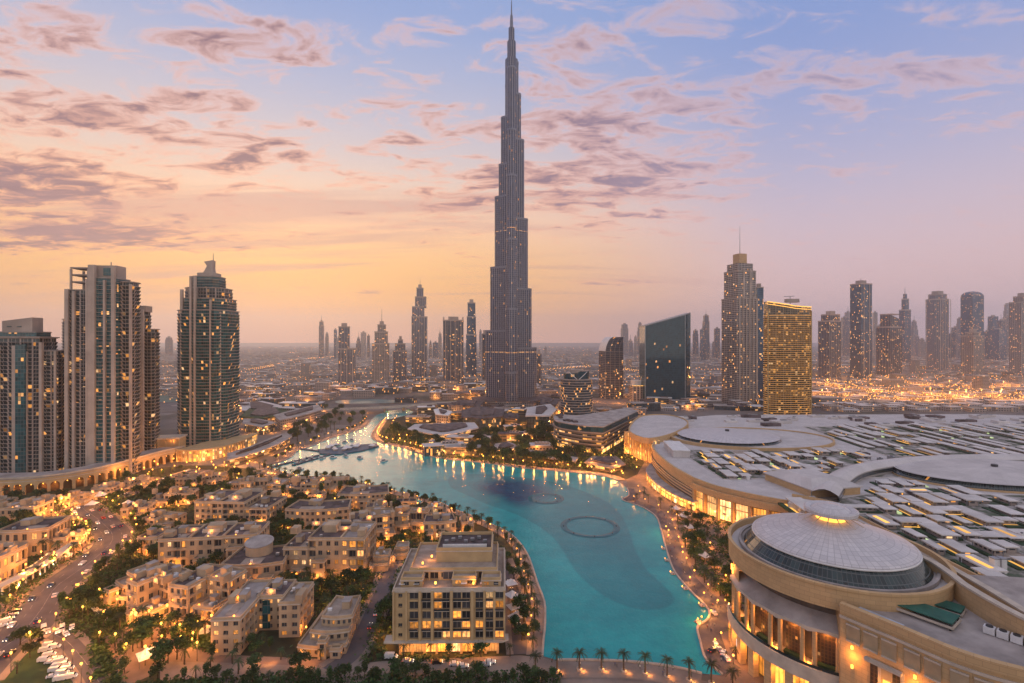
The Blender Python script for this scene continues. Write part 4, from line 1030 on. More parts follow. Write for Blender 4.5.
def arc(r, a0, a1, n, cx=0, cy_=0): return [(cx+r*cos(radians(a0+(a1-a0)*i/n)), cy_+r*sin(radians(a0+(a1-a0)*i/n))) for i in range(n+1)]
def ringloft(mb, prof, n=64, mis=None):        # prof: (r, z) outwards surface of revolution
    mb.loft([[(r*cos(2*pi*i/n), r*sin(2*pi*i/n), z) for i in range(n)] for r, z in prof], mis or [0]*(len(prof)-1), cap=False)

def rotunda():
    cx, cyy = 130.0, 204.0
    t = thing('rotunda', 'domed mall rotunda with glass skirt, curved sandstone parapet and lit colonnade', 'mall building', (cx, cyy, 0))
    landmark('the domed rotunda', 830, 560)
    mb = MB(); ringloft(mb, [(28.2,49.6),(28.6,50.1),(28.2,50.5),(24,51.9),(19,53.5),(14,55.0),(9,56.6),(5.1,57.9),(.3,58.2)], 96); d = mb.build('dome', M['dome'], t, True)
    mb = MB(); ringloft(mb, [(28.9,49.2),(29.1,49.6),(28.9,50.0),(28.4,49.9)], 96); mb.build('dome_edge', M['white'], d)
    mb = MB(); ringloft(mb, [(32.3,44.3),(27.6,49.7)], 72); mb.build('glass_skirt', C_['domeglass'], t)
    mb = MB(); ringloft(mb, [(34.2,43.9),(34.2,45.3),(33.2,45.3),(33.2,44.5),(32.2,44.5)], 72); mb.build('gutter_ring', M['roofpale'], t)
    mb = MB(); ringloft(mb, [(37.0,43.7),(34.1,43.7)], 72); mb.build('ring_roof', M['mallroof'], t)
    mb = MB(); ringloft(mb, [(31.0,38.2),(38.2,38.2),(38.2,45.2),(38.6,45.4),(38.6,46.2),(37.3,46.2),(37.3,43.6),(36.5,43.6)], 96); mb.build('parapet', M['mall'], t, True)
    # lantern
    mb = MB(); ringloft(mb, [(5.2,57.4),(5.2,60.0)], 32); l = mb.build('lantern', M['glow'], t)
    mb = MB(); ringloft(mb, [(5.2,60.02),(9.4,60.5),(9.7,61.9),(8.9,62.4),(7.0,61.7),(6.2,62.3),(4.0,63.2),(.2,63.8)], 48); mb.build('lantern_roof', M['dome'], t, True)
    for i in range(14):
        a = 2*pi*i/14; mb = MB(); mb.tube([(5.0*cos(a), 5*sin(a), 60.2), (11.5*cos(a), 11.5*sin(a), 57.4)], .18, 5); mb.build('lantern_strut', M['trim'], l)
    # body, terrace roof, colonnade
    mb = MB(); mb.prism(arc(31.2, 150, 330, 40)+[(20, 20), (-20, 20)], 0, 38.3); mb.build('inner_wall', mat('dark_stone', (.13,.10,.085), .8), t)
    a0, a1 = 163, 243
    mb = MB(); n = 60
    I, O = arc(31.3, a0, a1, n), arc(37.9, a0, a1, n)
    wav = [.9*abs(sin(pi*5*i/n)) for i in range(n+1)]
    mb.loft([[(*p, 33.2) for p in I], [(*p, 29.6+w*.3) for p, w in zip(O, wav)], [(*p, 28.0+w) for p, w in zip(O, wav)], [(*p, 29.4) for p in arc(36.9, a0, a1, n)], [(*p, 31.6) for p in I]], [0, 1, 0, 0], cap=False, closed=False)
    mb.build('terrace_roof', [M['roofpale'], M['trim']], t)
    for k, a in enumerate([165, 171, 176, 187, 193, 206, 212, 224, 230, 241]):
        mb = MB(); x, y = 36.6*cos(radians(a)), 36.6*sin(radians(a))
        mb.loft([[(x+r*cos(pi*i/6), y+r*sin(pi*i/6), z) for i in range(12)] for r, z in ((1.15,14.8),(1.15,15.8),(.8,16.0),(.76,28.2),(1.05,28.6),(1.05,29.3))], [0]*5); mb.build('column', M['mall'], t)
    for a in (160, 181, 199, 218, 236):
        mb = MB(); L = arc(33.4, a-5.5, a+5.5, 6); mb.loft([[(*p, 15) for p in L], [(*p, 28.4) for p in L]], [0], cap=False, closed=False); mb.build('timber_screen', C_['lattice'], t)
        mb = MB(); L = arc(35.6, a-5, a+5, 6); L2 = arc(34.0, a-5, a+5, 6)
        mb.loft([[(*p, 15) for p in L], [(*p, 16.3) for p in L], [(*p, 16.5) for p in L2], [(*p, 15) for p in L2]], [0]*3, cap=False, closed=False); mb.build('planter', M['grassroof'], t)
        mb = MB(); L = arc(36.2, a-4.5, a+4.5, 6); mb.loft([[(*p, 28.3) for p in L], [(*p, 28.8) for p in L]], [0], cap=False, closed=False); mb.build('cove_light', M['glow'], t)
        point_light(t, (35.0*cos(radians(a)), 35.0*sin(radians(a)), 26.5), 1500)
    for a in (169, 190, 209, 227):
        mb = MB(); mb.prism([(35.8*cos(radians(a))+x, 35.8*sin(radians(a))+y) for x, y in ell(.45, .45, 8)], 15, 15.8); mb.build('uplight', M['lamp'], t)
        point_light(t, (36.0*cos(radians(a)), 36.0*sin(radians(a)), 16.6), 1100)
    mb = MB(); O, Q, I = arc(38.7, a0-4, a1, n), arc(37.9, a0-4, a1, n), arc(31, a0-4, a1, n)
    mb.loft([[(*p, 10.8) for p in I], [(*p, 10.8) for p in O], [(*p, 15.6) for p in O], [(*p, 15.8) for p in Q], [(*p, 14.9) for p in Q], [(*p, 14.9) for p in I]], [0]*5, cap=False, closed=False); mb.build('deck', M['trim'], t)
    for k, a in enumerate(range(158, 243, 12)):
        mb = MB(); q = rot2(rect(2.4, 3.0, 37.0, 0), radians(a)); mb.prism(q, 0, 10.9); mb.build('ground_pier', M['mall'], t)
    for k, a in enumerate(range(164, 242, 12)):
        x, y = 34.4*cos(radians(a)), 34.4*sin(radians(a))
        link('shopfront', WIN_SHOP, t, (x, y, 4.8), radians(a+90), (6.4, 1, 9.0))
        point_light(t, (37.6*cos(radians(a)), 37.6*sin(radians(a)), 8.0), 1300)
    mb = MB(); mb.box((0, 0, 0), (2.6, .15, 3.6)); o = mb.build('display_screen', emit('white_screen', (.95,.95,1.0), 1.1), t)
    o.location = (36.9*cos(radians(176)), 36.9*sin(radians(176)), 4.6); o.rotation_euler = (0, 0, radians(262))
    mb = MB(); L = arc(38.3, a0-4, a1, 50); mb.loft([[(*p, 15.8) for p in L], [(*p, 16.9) for p in L]], [0], cap=False, closed=False); mb.build('glass_rail', M['glassdark'], t)
    # lit niche wall at the lake end
    mb = MB(); L = arc(36.4, 146, 176, 8); mb.loft([[(*p, 28.5) for p in L], [(*p, 38.4) for p in L]], [0], cap=False, closed=False); mb.build('niche_wall', M['mall'], t)
    for a in (159, 165):
        x, y = 37.0*cos(radians(a)), 37.0*sin(radians(a)); mb = MB(); mb.prism([(x+p, y+q) for p, q in ell(.3, .3, 8)], 31, 33.4); mb.build('wall_lamp', M['lamp'], t); point_light(t, (x*1.02, y*1.02, 33.8), 900)
rotunda()

def front_block():
    t = thing('mall_front_block', 'sandstone mall block with recessed panels, lit doorways and flat cluttered roof', 'mall building', (110, 167.5, 0))
    landmark('the panelled mall block', 930, 650)
    line = [(0,0),(4.6,-7.2),(9,-14),(12.2,-19.5),(15.6,-25),(20.5,-30),(27.3,-34.5),(36,-39.5),(48,-45)]
    L = smooth_line(line, 5)
    poly = L+[(90,-45),(90,22),(44,28),(30,20),(8,16)]
    mb = MB(); mb.prism(ccw(poly), 0, 40.2, 0, 1); mb.build('body', [M['mall'], M['roofpale']], t)
    mb = MB(); wall_strip(mb, side_line(L, -1.4), 1.9, 39.8, 42.6); mb.build('parapet', M['mall'], t)
    mb = MB(); wall_strip(mb, side_line(L, .25), .5, 37.9, 38.7); mb.build('cornice', M['trim'], t)
    w = walk(L, 1.0)
    def on_wall(name, s0, s1, z0, z1, out, th, m, parent=t):
        seg = [p[:2] for p in w[int(s0):int(s1)+1]]
        mb = MB(); wall_strip(mb, side_line(seg, out), th, z0, z1); return mb.build(name, m, parent)
    for i in range(9):
        s = 2.0+i*5.4
        if s+4.4 < len(w)-1:
            o = on_wall('recessed_panel', s, s+4.0, 31.6, 36.4, .18, .3, M['panel'])
            on_wall('panel_frame', s, s+4.0, 31.1, 31.6, .3, .5, M['trim'], o); on_wall('panel_frame', s, s+4.0, 36.4, 36.9, .3, .5, M['trim'], o)
    for s in (9.0, 26.0):
        o = on_wall('doorway', s, s+9.0, 8, 28.6, .1, .35, M['trim'])
        on_wall('doorway_canopy', s-.6, s+9.6, 28.6, 29.5, 1.2, 1.6, M['trim'], o)
        on_wall('timber_louvre', s+.4, s+2.6, 8, 28, .3, .4, C_['lattice'], o); on_wall('timber_louvre', s+6.6, s+8.6, 8, 28, .3, .4, C_['lattice'], o)
        g = on_wall('lit_glazing', s+3.2, s+6.0, 8, 24.5, .3, .4, mat_glow_wall, o)
        on_wall('transom', s+3.0, s+6.2, 24.5, 27.5, .3, .4, M['panel'], o)
        p = w[int(s+4.6)]; point_light(t, (p[0]-2.6, p[1]-1.8, 22), 1200)
    for s in (4.0, 21.0, 38.0):
        p = w[int(s)]; n = (sin(p[2])*-1, cos(p[2]))
        x, y = p[0]-abs(n[0])*.9, p[1]-abs(n[1])*.6
        for z in (23.0, 29.2):
            mb = MB(); mb.prism([(x+a, y+b) for a, b in ell(.38, .38, 10)], z, z+1.0); mb.build('wall_lamp', M['lamp'], t)
        point_light(t, (x-1.0, y-.8, 26.6), 1200)
    # things on its roof
    def net(name, label, pts, z, h):
        O = pts[0]; tt = thing(name, label, 'roof structure', (110+O[0], 167.5+O[1], z))
        q = ccw([(x-O[0], y-O[1]) for x, y in pts])
        mb = MB(); mb.prism(q, h, h+.3); mb.build('netting', M['teal'], tt)
        for x, y in offset(q, -.5):
            mb = MB(); mb.box((x, y, h/2), (.4, .4, h)); mb.build('post', M['darkmetal'], tt)
        for i in range(len(q)):
            a, b = q[i], q[(i+1) % len(q)]
            mb = MB(); wall_strip(mb, [a, b], .3, h*.35, h*.7); mb.build('rail', M['trim'], tt)
    net('shaded_plant_yard', 'green netted plant yard nearest the dome on the cluttered mall roof', [(16,1),(26,-13),(33,-8),(23,5)], 40.2, 2.2)
    net('shaded_plant_yard', 'green netted plant yard beside the beige spine wall on the mall roof', [(25,8),(36,-5),(41,-1),(31,11)], 40.2, 1.4)
    tt = thing('roof_duct', 'pale blue-white duct lying along the edge of the mall roof', 'duct', (110, 167.5, 40.2))
    mb = MB(); mb.box((0, 0, .9), (12.5, 1.5, 1.2), radians(-60)); o = mb.build('duct', mat('duct_paint', (.50,.54,.60), .4, .3), tt); tt.location = (118.5, 160.8, 40.2)
    for k in (-4, 0, 4):
        mb = MB(); mb.box((k*cos(radians(-60)), k*sin(radians(-60)), .2), (.4, 2.0, .4), radians(-60)); mb.build('support', M['darkmetal'], tt)
    tt = thing('cooling_plant', 'row of white cooling units on the mall roof by the spine wall', 'cooling unit', (150.5, 149, 40.2), radians(-52))
    for k in range(5):
        mb = MB(); mb.box((-6+3*k, 0, 1.2), (2.6, 2.4, 2.0)); o = mb.build('cooling_unit', M['white'], tt)
        mb = MB(); mb.prism(ell(.9, .9, 14, -6+3*k, 0), 2.2, 2.5); mb.build('fan', M['darkmetal'], o)
    # spine walls
    tt = thing('spine_wall', 'long beige wall with coping running from the dome along the mall roof', 'wall', (150, 190, 0))
    l = smooth_line([(4,16),(8.5,0),(7,-12),(4.5,-22),(4,-40),(8,-60)], 5)
    mb = MB(); wall_strip(mb, l, 1.6, 38, 47); mb.build('wall', M['mall'], tt)
    mb = MB(); wall_strip(mb, side_line(l, -.4), 2.4, 47, 47.7); mb.build('coping', M['trim'], tt)
    tt = thing('spine_wall', 'lower parallel beige wall on the far side of the roof walkway', 'wall', (166, 190, 0))
    l = smooth_line([(-4,28),(2,10),(1,-14),(-2,-40),(2,-60)], 5)
    mb = MB(); wall_strip(mb, l, 1.8, 30, 43.6); mb.build('wall', M['mall'], tt)
    mb = MB(); wall_strip(mb, side_line(l, -.4), 2.6, 43.6, 44.2); mb.build('coping', M['trim'], tt)
front_block()

ROOF_Z = 22.0
def curved_mall():
    t = thing('mall_hall', 'long low mall building with curved sandstone front, tall lit bays and pale roof', 'mall building', (140, 440, 0))
    landmark('the curved mall front', 690, 490)
    O = (140, 440)
    def loc(P): return [(x-O[0], y-O[1]) for x, y in P]
    A = smooth_line([(150,527),(142,505),(138,480),(136.5,450),(137,420),(141,388)], 6)
    B = smooth_line([(141,388),(148,369),(158,355),(168,344),(180,334),(196,322)], 6)
    front = loc([(133,582),(150,527)])
    A_, B_ = loc(A), loc(B)
    body = [(133,584)]+A+B+[(176,300),(164,262),(150,235),(170,190),(172,120),(820,120),(840,700),(700,745),(300,735),(210,690),(150,625)]
    mb = MB(); mb.prism(ccw(loc(body)), 0, ROOF_Z, 0, 1); mb.build('body', [M['mall'], M['mallroof']], t)
    mb = MB(); wall_strip(mb, front, -.6, 1.5, 24.5); mb.build('tall_lit_windows', C_['mallwin'], t) if False else None
    # lake front: six-storey lit windows
    mb = MB(); l = front
    a, b = l; n = 11
    mb.prism(ccw([(a[0]-1.2, a[1]), (b[0]-1.2, b[1]), (b[0]+6, b[1]), (a[0]+6, a[1])]), 0, 25.5); mb.build('lit_wing', C_['mallwin'], t)
    for i in range(n+1):
        x, y = a[0]+(b[0]-a[0])*i/n, a[1]+(b[1]-a[1])*i/n
        mb = MB(); mb.box((x-1.7, y, 12.9), (1.6, 1.2, 25.8)); mb.build('pier', M['mall'], t)
    for i in range(0, n, 2):
        x, y = a[0]+(b[0]-a[0])*(i+.5)/n, a[1]+(b[1]-a[1])*(i+.5)/n; point_light(t, (x-5, y-2, 5), 2500)
    # blank curve with louvres
    mb = MB(); wall_strip(mb, side_line(A_, .5), .8, 8, 15.5); mb.build('louvre_band', C_['louvre'], t)
    for nm, l in (('parapet', A_), ('parapet', B_)):
        mb = MB(); wall_strip(mb, side_line(l, -.9), 1.7, ROOF_Z-.6, ROOF_Z+2.6); mb.build(nm, M['mall'], t)
    # arcade of tall lit bays
    w = walk(B_, 1.0); nb = 7; step = (len(w)-8)/nb
    for i in range(nb+1):
        p = w[min(int(3+i*step), len(w)-1)]; nx, ny = sin(p[2]), -cos(p[2])
        mb = MB(); mb.box((p[0]+nx*1.4, p[1]+ny*1.4, ROOF_Z/2-1), (1.6, 2.6, ROOF_Z-2), p[2]); mb.build('pilaster', M['mall'], t)
    for i in range(nb):
        p = w[min(int(3+(i+.5)*step), len(w)-1)]; nx, ny = sin(p[2]), -cos(p[2])
        link('lit_bay', WIN_SHOP, t, (p[0]+nx*.4, p[1]+ny*.4, 8.4), p[2], (step*.72, 1, 15.6))
        point_light(t, (p[0]+nx*3.6, p[1]+ny*3.6, 4.0), 3500)
        mb = MB(); mb.box((p[0]+nx*.7, p[1]+ny*.7, 11.0), (step*.74, .5, .6), p[2]); mb.build('bay_transom', M['mall'], t)
    mb = MB(); wall_strip(mb, side_line(B_, 1.6), 1.8, ROOF_Z-5.2, ROOF_Z-.7); mb.build('arcade_head', M['mall'], t)
    # restaurant terrace at the foot
    R = loc(smooth_line([(138,500),(128,478),(124,455),(124.5,425),(130,398),(138,380)], 6))
    tt = thing('restaurant_terrace', 'glowing row of terrace restaurants under a flat roof at the foot of the mall', 'restaurant', (140, 440, 0))
    landmark('the restaurant terrace', 670, 488)
    mb = MB(); wall_strip(mb, side_line(R, -9), 9, 7.2, 8.2); mb.build('flat_roof', M['roofpale'], tt)
    mb = MB(); wall_strip(mb, side_line(R, -2.2), 1.2, 1.2, 7.1); mb.build('lit_glazing', mat_glow_wall, tt)
    mb = MB(); wall_strip(mb, side_line(R, -8), 7, 0, 1.1); mb.build('terrace_floor', M['paving2'], tt)
    w = walk(R, 9.0)
    for p in w:
        nx, ny = sin(p[2]), -cos(p[2]); mb = MB(); mb.box((p[0]-nx*.4, p[1]-ny*.4, 3.6), (.7, .7, 7.2), p[2]); mb.build('post', M['mall'], tt)
        point_light(tt, (p[0]+nx*1.5, p[1]+ny*1.5, 4.5), 1500)
    # raised roofs
    def disc(name, label, c, rx, ry, z0, z1, peak, short, px, m=M['dome'], rings=5):
        q = thing(name, label, 'mall roof', (c[0], c[1], ROOF_Z)); landmark(short, *px)
        n = 72
        mb = MB(); mb.loft([[(rx*1.04*cos(2*pi*i/n), ry*1.04*sin(2*pi*i/n), z) for i in range(n)] for z in (.03, z0)], [0], cap=False); mb.build('drum', M['mall'], q)
        mb = MB(); mb.loft([[(rx*f*cos(2*pi*i/n), ry*f*sin(2*pi*i/n), z) for i in range(n)] for f, z in ((1.04, z0), (.97, z1-.2))], [0], cap=False); mb.build('glass_skirt', C_['domeglass'], q)
        mb = MB(); mb.loft([[(rx*f*cos(2*pi*i/n), ry*f*sin(2*pi*i/n), z1+(peak-z1)*(1-f*f)) for i in range(n)] for f in (1.02, 1.0, .8, .6, .4, .2, .06)], [0]*6); mb.build('disc_roof', m, q, True)
        mb = MB(); mb.prism(ell(2.2, 2.2, 10), peak-.2, peak+1.8); mb.build('roof_lantern', M['darkmetal'], q)
    disc('disc_roof_hall', 'shallow round disc roof in the middle distance of the mall', (238, 553), 52, 47, 2.0, 5.0, 9.0, 'the far disc roof', (725, 436))
    disc('disc_roof_hall', 'broad pale lens-shaped roof at the right side of the mall', (384, 398), 72, 44, 1.5, 5.5, 8.5, 'the right lens roof', (985, 472), M['mallroof'])
    q = thing('crescent_terrace', 'raised crescent roof terrace wrapping round the far disc roof', 'mall roof', (262, 552, ROOF_Z))
    mb = MB(); mb.prism(ell(86, 60, 64), .02, 1.9); mb.build('deck', M['mallroof'], q)
    mb = MB(); n = 64; mb.loft([[(86*f*cos(2*pi*i/n), 60*f*sin(2*pi*i/n), z) for i in range(n)] for f, z in ((1.006, .02), (1.006, 3.2), (.985, 3.2), (.985, 1.95))], [0]*3, cap=False); mb.build('parapet', M['mall'], q)
    q = thing('white_roof', 'large pale teardrop roof beside the wedge-shaped office', 'mall roof', (190, 600, ROOF_Z)); landmark('the teardrop roof', 660, 426)
    P = [(x-190, y-600) for x, y in [G(a, b, 27) for a, b in [(640,438),(629,430),(640,417.5),(664,415.5),(682,419),(688,425),(676,433),(655,439)]]]
    P = ccw(smooth_line(P, 5, True))
    mb = MB(); mb.prism(P, .02, 5); mb.build('roof', M['mallroof'], q)
    mb = MB(); mb.loft([[(x, y, z) for x, y in offset(P, f)] for f, z in ((.6, .02), (.6, 6.2), (-.8, 6.2), (-.8, 5.02))], [0]*3, cap=False); mb.build('parapet', M['mall'], q)
    q = thing('roof_pavilion', 'long white box pavilion on the roof behind the curved front', 'pavilion', (160, 487, ROOF_Z), radians(-6))
    mb = MB(); mb.prism(rect(15, 44), .02, 6); mb.build('body', M['mallroof'], q)
    mb = MB(); mb.prism(rect(16, 45), 6.02, 6.8); mb.build('roof', M['white'], q)
    q = thing('hipped_gallery', 'faceted pale gallery roof joining the curved vault', 'mall roof', (222, 372, ROOF_Z), radians(12)); landmark('the faceted gallery roof', 822, 478)
    mb = MB(); mb.prism(rect(40, 46), .02, 5); mb.build('walls', M['mall'], q)
    mb = MB(); mb.loft([[(x, y, z) for x, y in rect(42*f, 48*f)] for f, z in ((1, 5.02), (1, 5.8), (.55, 10), (.5, 10.2))], [0]*3); mb.build('roof', M['mallroof'], q)
    q = thing('vault_roof', 'long curved vault sweeping across the mall roof to the right', 'mall roof', (250, 376, ROOF_Z)); landmark('the curved vault', 930, 458)
    l = smooth_line([(-40,-40),(-14,-10),(24,24),(76,48),(140,62),(230,64),(380,50)], 6)
    mb = MB(); rings = []
    for a, b in zip(side_line(l, -8), side_line(l, 8)):
        rings.append([(a[0]+(b[0]-a[0])*f, a[1]+(b[1]-a[1])*f, z) for f, z in ((0,.02),(0,5.5),(.06,6.2),(.3,8.2),(.5,8.8),(.7,8.2),(.94,6.2),(1,5.5),(1,.02))])
    mb.loft(rings, [0]*len(rings), cap=False, closed=False); mb.build('vault', M['mallroof'], q, True)
    mb = MB(); wall_strip(mb, side_line(l, 8.1), .6, 2.0, 4.6); mb.build('clerestory', M['glassdark'], q)
    # low link roofs and a netted court next to the rotunda
    for nm, lb, px, z, mm in (('netted_court', 'small green netted court on the roof behind the rotunda', [(793,499),(812,497),(822,506),(803,508)], 25, M['teal']), ):
        P = [G(a, b, z) for a, b in px]; c = P[0]; q = thing(nm, lb, 'roof structure', (c[0], c[1], ROOF_Z)); Q = ccw([(x-c[0], y-c[1]) for x, y in P])
        mb = MB(); mb.prism(Q, z-ROOF_Z-.4, z-ROOF_Z); mb.build('netting', mm, q)
        mb = MB(); mb.prism(offset(Q, 2.5), .02, z-ROOF_Z-.45); mb.build('base', M['mallroof'], q)
    q = thing('link_roof', 'curved pale link roof between the arcade and the rotunda', 'mall roof', (165, 290, ROOF_Z))
    l = smooth_line([(22,44),(34,34),(40,22),(30,2),(14,-22)], 6)
    mb = MB(); wall_strip(mb, side_line(l, -1), 16, .02, 4.2); mb.build('deck', M['mallroof'], q)
    mb = MB(); wall_strip(mb, side_line(l, -1.8), 1.2, .02, 6.0); mb.build('parapet', M['mall'], q)
    q = thing('roof_walkway', 'long straight service walkway crossing the canopy roof behind the dome', 'walkway', (202, 230, ROOF_Z))
    mb = MB(); mb.box((0, 0, 2.6), (7, 170, 1.0)); mb.build('deck', M['mallroof'], q)
    for s in (-1, 1):
        mb = MB(); mb.box((s*3.9, 0, 3.4), (.8, 170, 2.8)); mb.build('side_wall', M['mall'], q)
    q = thing('twin_vent', 'pair of tall white ventilation towers on the canopy roof', 'vent', (*G(998, 569, 24), ROOF_Z)); landmark('the twin white vents', 998, 562)
    for s in (-1, 1):
        mb = MB(); mb.box((s*1.7, 0, 3.4), (2.4, 2.8, 6.8)); o = mb.build('vent_shaft', M['white'], q)
        mb = MB(); mb.box((s*1.7, 0, 7.0), (2.8, 3.2, .4)); mb.build('cap', M['metal'], o)
curved_mall()

# ---------------------------------------------- slab canopies and strips on the mall roof
def roof_field():
    m, nt, b = new_mat('planted_roof'); n = noise_out(nt, .09, 6, rough=.65); rr = nt.nodes.new('ShaderNodeValToRGB'); e = rr.color_ramp.elements
    e.new(.5); e.new(.6)
    for el, (p, c) in zip(e, [(.36, (.05,.085,.04)), (.46, (.13,.13,.10)), (.54, (.30,.27,.25)), (.62, (.44,.40,.38))]): el.position = p; el.color = (*c, 1)
    nt.links.new(n, rr.inputs[0]); nt.links.new(rr.outputs[0], b.inputs['Base Color']); b.inputs['Roughness'].default_value = .9
    for lb, P in (('planted roof under the slab canopies behind the dome', [(184,158),(470,158),(470,345),(330,352),(250,352),(184,330)]), ('planted roof court between the curved front and the disc roof', [(166,392),(334,398),(334,440),(300,492),(176,497),(164,470)]), ('striped planted roof at the far right of the mall', [(352,462),(640,462),(760,640),(368,632)])):
        t = thing('roof_garden', lb, 'roof garden', (P[0][0], P[0][1], ROOF_Z)); mb = MB(); mb.prism(ccw([(x-P[0][0], y-P[0][1]) for x, y in P]), -.3, .06); mb.build('planted_bed', m, t)
        mb = MB(); Q = ccw([(x-P[0][0], y-P[0][1]) for x, y in P]); mb.loft([[(x, y, z) for x, y in offset(Q, f)] for f, z in ((.6, .01), (.6, .5), (0, .5), (0, .07))], [0]*3, cap=False); mb.build('edge_kerb', M['canopy'], t)
    r = random.Random(21)
    sky_y = emit('skylight', (1.0,.50,.09), 1.0, False, .6); sky_w = emit('green_white_skylight', (.72,.90,.42), .5, False, .6)
    def mk(name, w, l, h, lit, kind):
        t = thing(name, '', 'canopy' if kind == 0 else 'roof strip', (0, 0, 0), 0, 'slab canopies on the mall roof' if kind == 0 else 'long strips on the mall roof')
        mb = MB(); mb.prism(rect(w, l), h, h+.5); mb.build('slab', M['canopy'], t)
        for sx in (-1, 1):
            for sy in (-1, 1):
                mb = MB(); mb.box((sx*w*.4, sy*l*.42, h/2), (.5, .5, h)); mb.build('post', M['metal'], t)
        mb = MB(); mb.prism(rect(w*.7, l*.86, w*.08, 0), .02, h*.8); mb.build('plant_box', C_['low'], t)
        if lit == 1:
            mb = MB(); mb.box((-w*.5-1.0, 0, .5), (1.5, l*.75, .7)); mb.build('skylight', sky_y, t)
        if lit == 2:
            mb = MB(); mb.prism(rect(w*.24, l*.7, -w*.1, 0), h+.5, h+.72); mb.build('skylight', sky_y, t)
        if lit == 3:
            mb = MB(); mb.box((w*.5+1.2, 0, .5), (2.2, l*.9, .8)); mb.build('skylight', sky_w, t)
        mb = MB(); mb.box((-w*.5-(2.9 if lit == 1 else 1.5), 0, .45), (2.4, l*.95, .9)); mb.build('planting', M['grassroof'], t)
        return t
    pro = [mk('roof_canopy', w, l, h, lit, 0) for w, l, h, lit in ((8,17,2.4,1),(8,20,2.4,0),(8,15,2.2,2),(9,21,2.8,1),(6,11,2.0,0),(8,17,2.4,3),(7,13,2.2,1))]
    names = ['pale slab canopy, yellow side skylight,', 'plain pale slab canopy', 'pale slab canopy, yellow top skylight,', 'long slab canopy, yellow side skylight,', 'small plain slab canopy', 'pale slab canopy, greenish side skylight,', 'small slab canopy, yellow side skylight,']
    used = set()
    def place(i, x, y, rz, s=1.0, base=ROOF_Z):
        s = (r.uniform(.65, 1.25), r.uniform(.55, 1.25), r.uniform(.7, 1.5))
        if i in used: o = dup(pro[i], (x, y, base), rz, s)
        else: o = pro[i]; used.add(i); o.location = (x, y, base); o.rotation_euler = (0, 0, rz); o.scale = s
        auto(o, names[i], x, y)
    def free(x, y):
        if hypot(x-130, y-204) < 50 or (x < 178 and y < 245): return False
        if abs(x-202) < 12 and y < 320: return False
        if ((x-384)/86)**2+((y-398)/58)**2 < 1: return False
        if hypot(x-222, y-372) < 40: return False
        if ((x-262)/98)**2+((y-552)/72)**2 < 1: return False
        for a in ((215,345),(236,366),(274,400),(326,424),(390,438),(480,440),(560,435),(630,426),(300,412),(355,432),(430,440),(250,378)):
            if hypot(x-a[0], y-a[1]) < 22: return False
        return True
    k = 0
    y = 160
    while y < 425:
        x = 186+(k % 2)*7
        while x < 450:
            px, py = PX(x, y, ROOF_Z)
            if px < 1050 and free(x, y) and r.random() < .93:
                place(r.choice([0,0,1,2,3,1,4,5,6,6]), x+r.uniform(-2, 2), y+r.uniform(-3, 3), radians(-4)+r.uniform(-.05, .05)+(pi/2 if r.random() < .1 else 0))
            x += 12.4
        y += 19.5; k += 1
    y = 398
    while y < 500:
        x = 172
        while x < 330:
            if free(x, y) and not (x < 176 and y > 455) and r.random() < .85: place(r.choice([0,1,3,5,5,2,6]), x+r.uniform(-2, 2), y+r.uniform(-3, 3), radians(-3))
            x += 12.6
        y += 21
    pro.append(mk('roof_strip', 8, 44, 2.0, 3, 1)); names.append('long pale roof strip, greenish skylight,')
    pro.append(mk('roof_strip', 8.5, 46, 2.0, 0, 1)); names.append('long plain roof strip')
    pro.append(mk('roof_strip', 8, 30, 2.0, 1, 1)); names.append('short roof strip, yellow skylight,')
    for y0 in (482, 526, 570, 612):
        x = 362+r.uniform(0, 8)
        while x < 640+(y0-480):
            if r.random() < .86: place(7+r.choice([0,0,1,1,2,0]), x, y0+r.uniform(-9, 9), radians(-4)+r.uniform(-.03, .03))
            x += r.uniform(12.5, 17)
    for i, o in enumerate(pro):
        if i not in used:
            for c in list(o.children): bpy.data.objects.remove(c)
            bpy.data.objects.remove(o)
    for i in range(34):
        x, y = r.uniform(190, 430), r.uniform(160, 500)
        if not free(x, y): continue
        t = thing('roof_deck', '', 'roof deck', (x, y, ROOF_Z), radians(-4), 'low decks on the mall roof')
        w, l = r.uniform(8, 16), r.uniform(14, 34); mm = r.choice((M['grassroof'], M['rooftile'], M['roofgrey'], M['teal']))
        mb = MB(); mb.prism(rect(w, l), .02, .35); mb.build('deck', mm, t)
        mb = MB(); mb.loft([[(a, b, z) for a, b in rect(w*f, l*f)] for f, z in ((1.01, .02), (1.01, .8), (.96, .8), (.96, .36))], [0]*3, cap=False); mb.build('kerb', M['canopy'], t)
        auto(t, {'roof_lawn': 'green roof lawn', 'terrace_tile': 'tan roof deck', 'roof_felt': 'brown roof deck', 'teal_netting': 'teal netted roof deck'}[mm.name.split('.')[0]], x, y)
    for i in range(70):
        x, y = r.uniform(180, 450), r.uniform(158, 500)
        if not free(x, y): continue
        t = thing('roof_unit', '', 'roof unit', (x, y, ROOF_Z), radians(-4)+r.choice((0, pi/2)), 'small units scattered over the mall roof')
        w, l, h = r.uniform(1.6, 4), r.uniform(2, 7), r.uniform(1.2, 3.2)
        mb = MB(); mb.prism(rect(w, l), .02, h); mb.build('casing', r.choice([M['white'], M['metal'], M['canopy'], M['roofgrey']]), t)
        mb = MB(); mb.prism(ell(w*.3, w*.3, 10), h+.01, h+.4); mb.build('fan', M['darkmetal'], t)
        auto(t, ('tall' if h > 2.2 else 'low')+(' long roof unit' if l > 4.5 else ' boxy roof unit'), x, y)
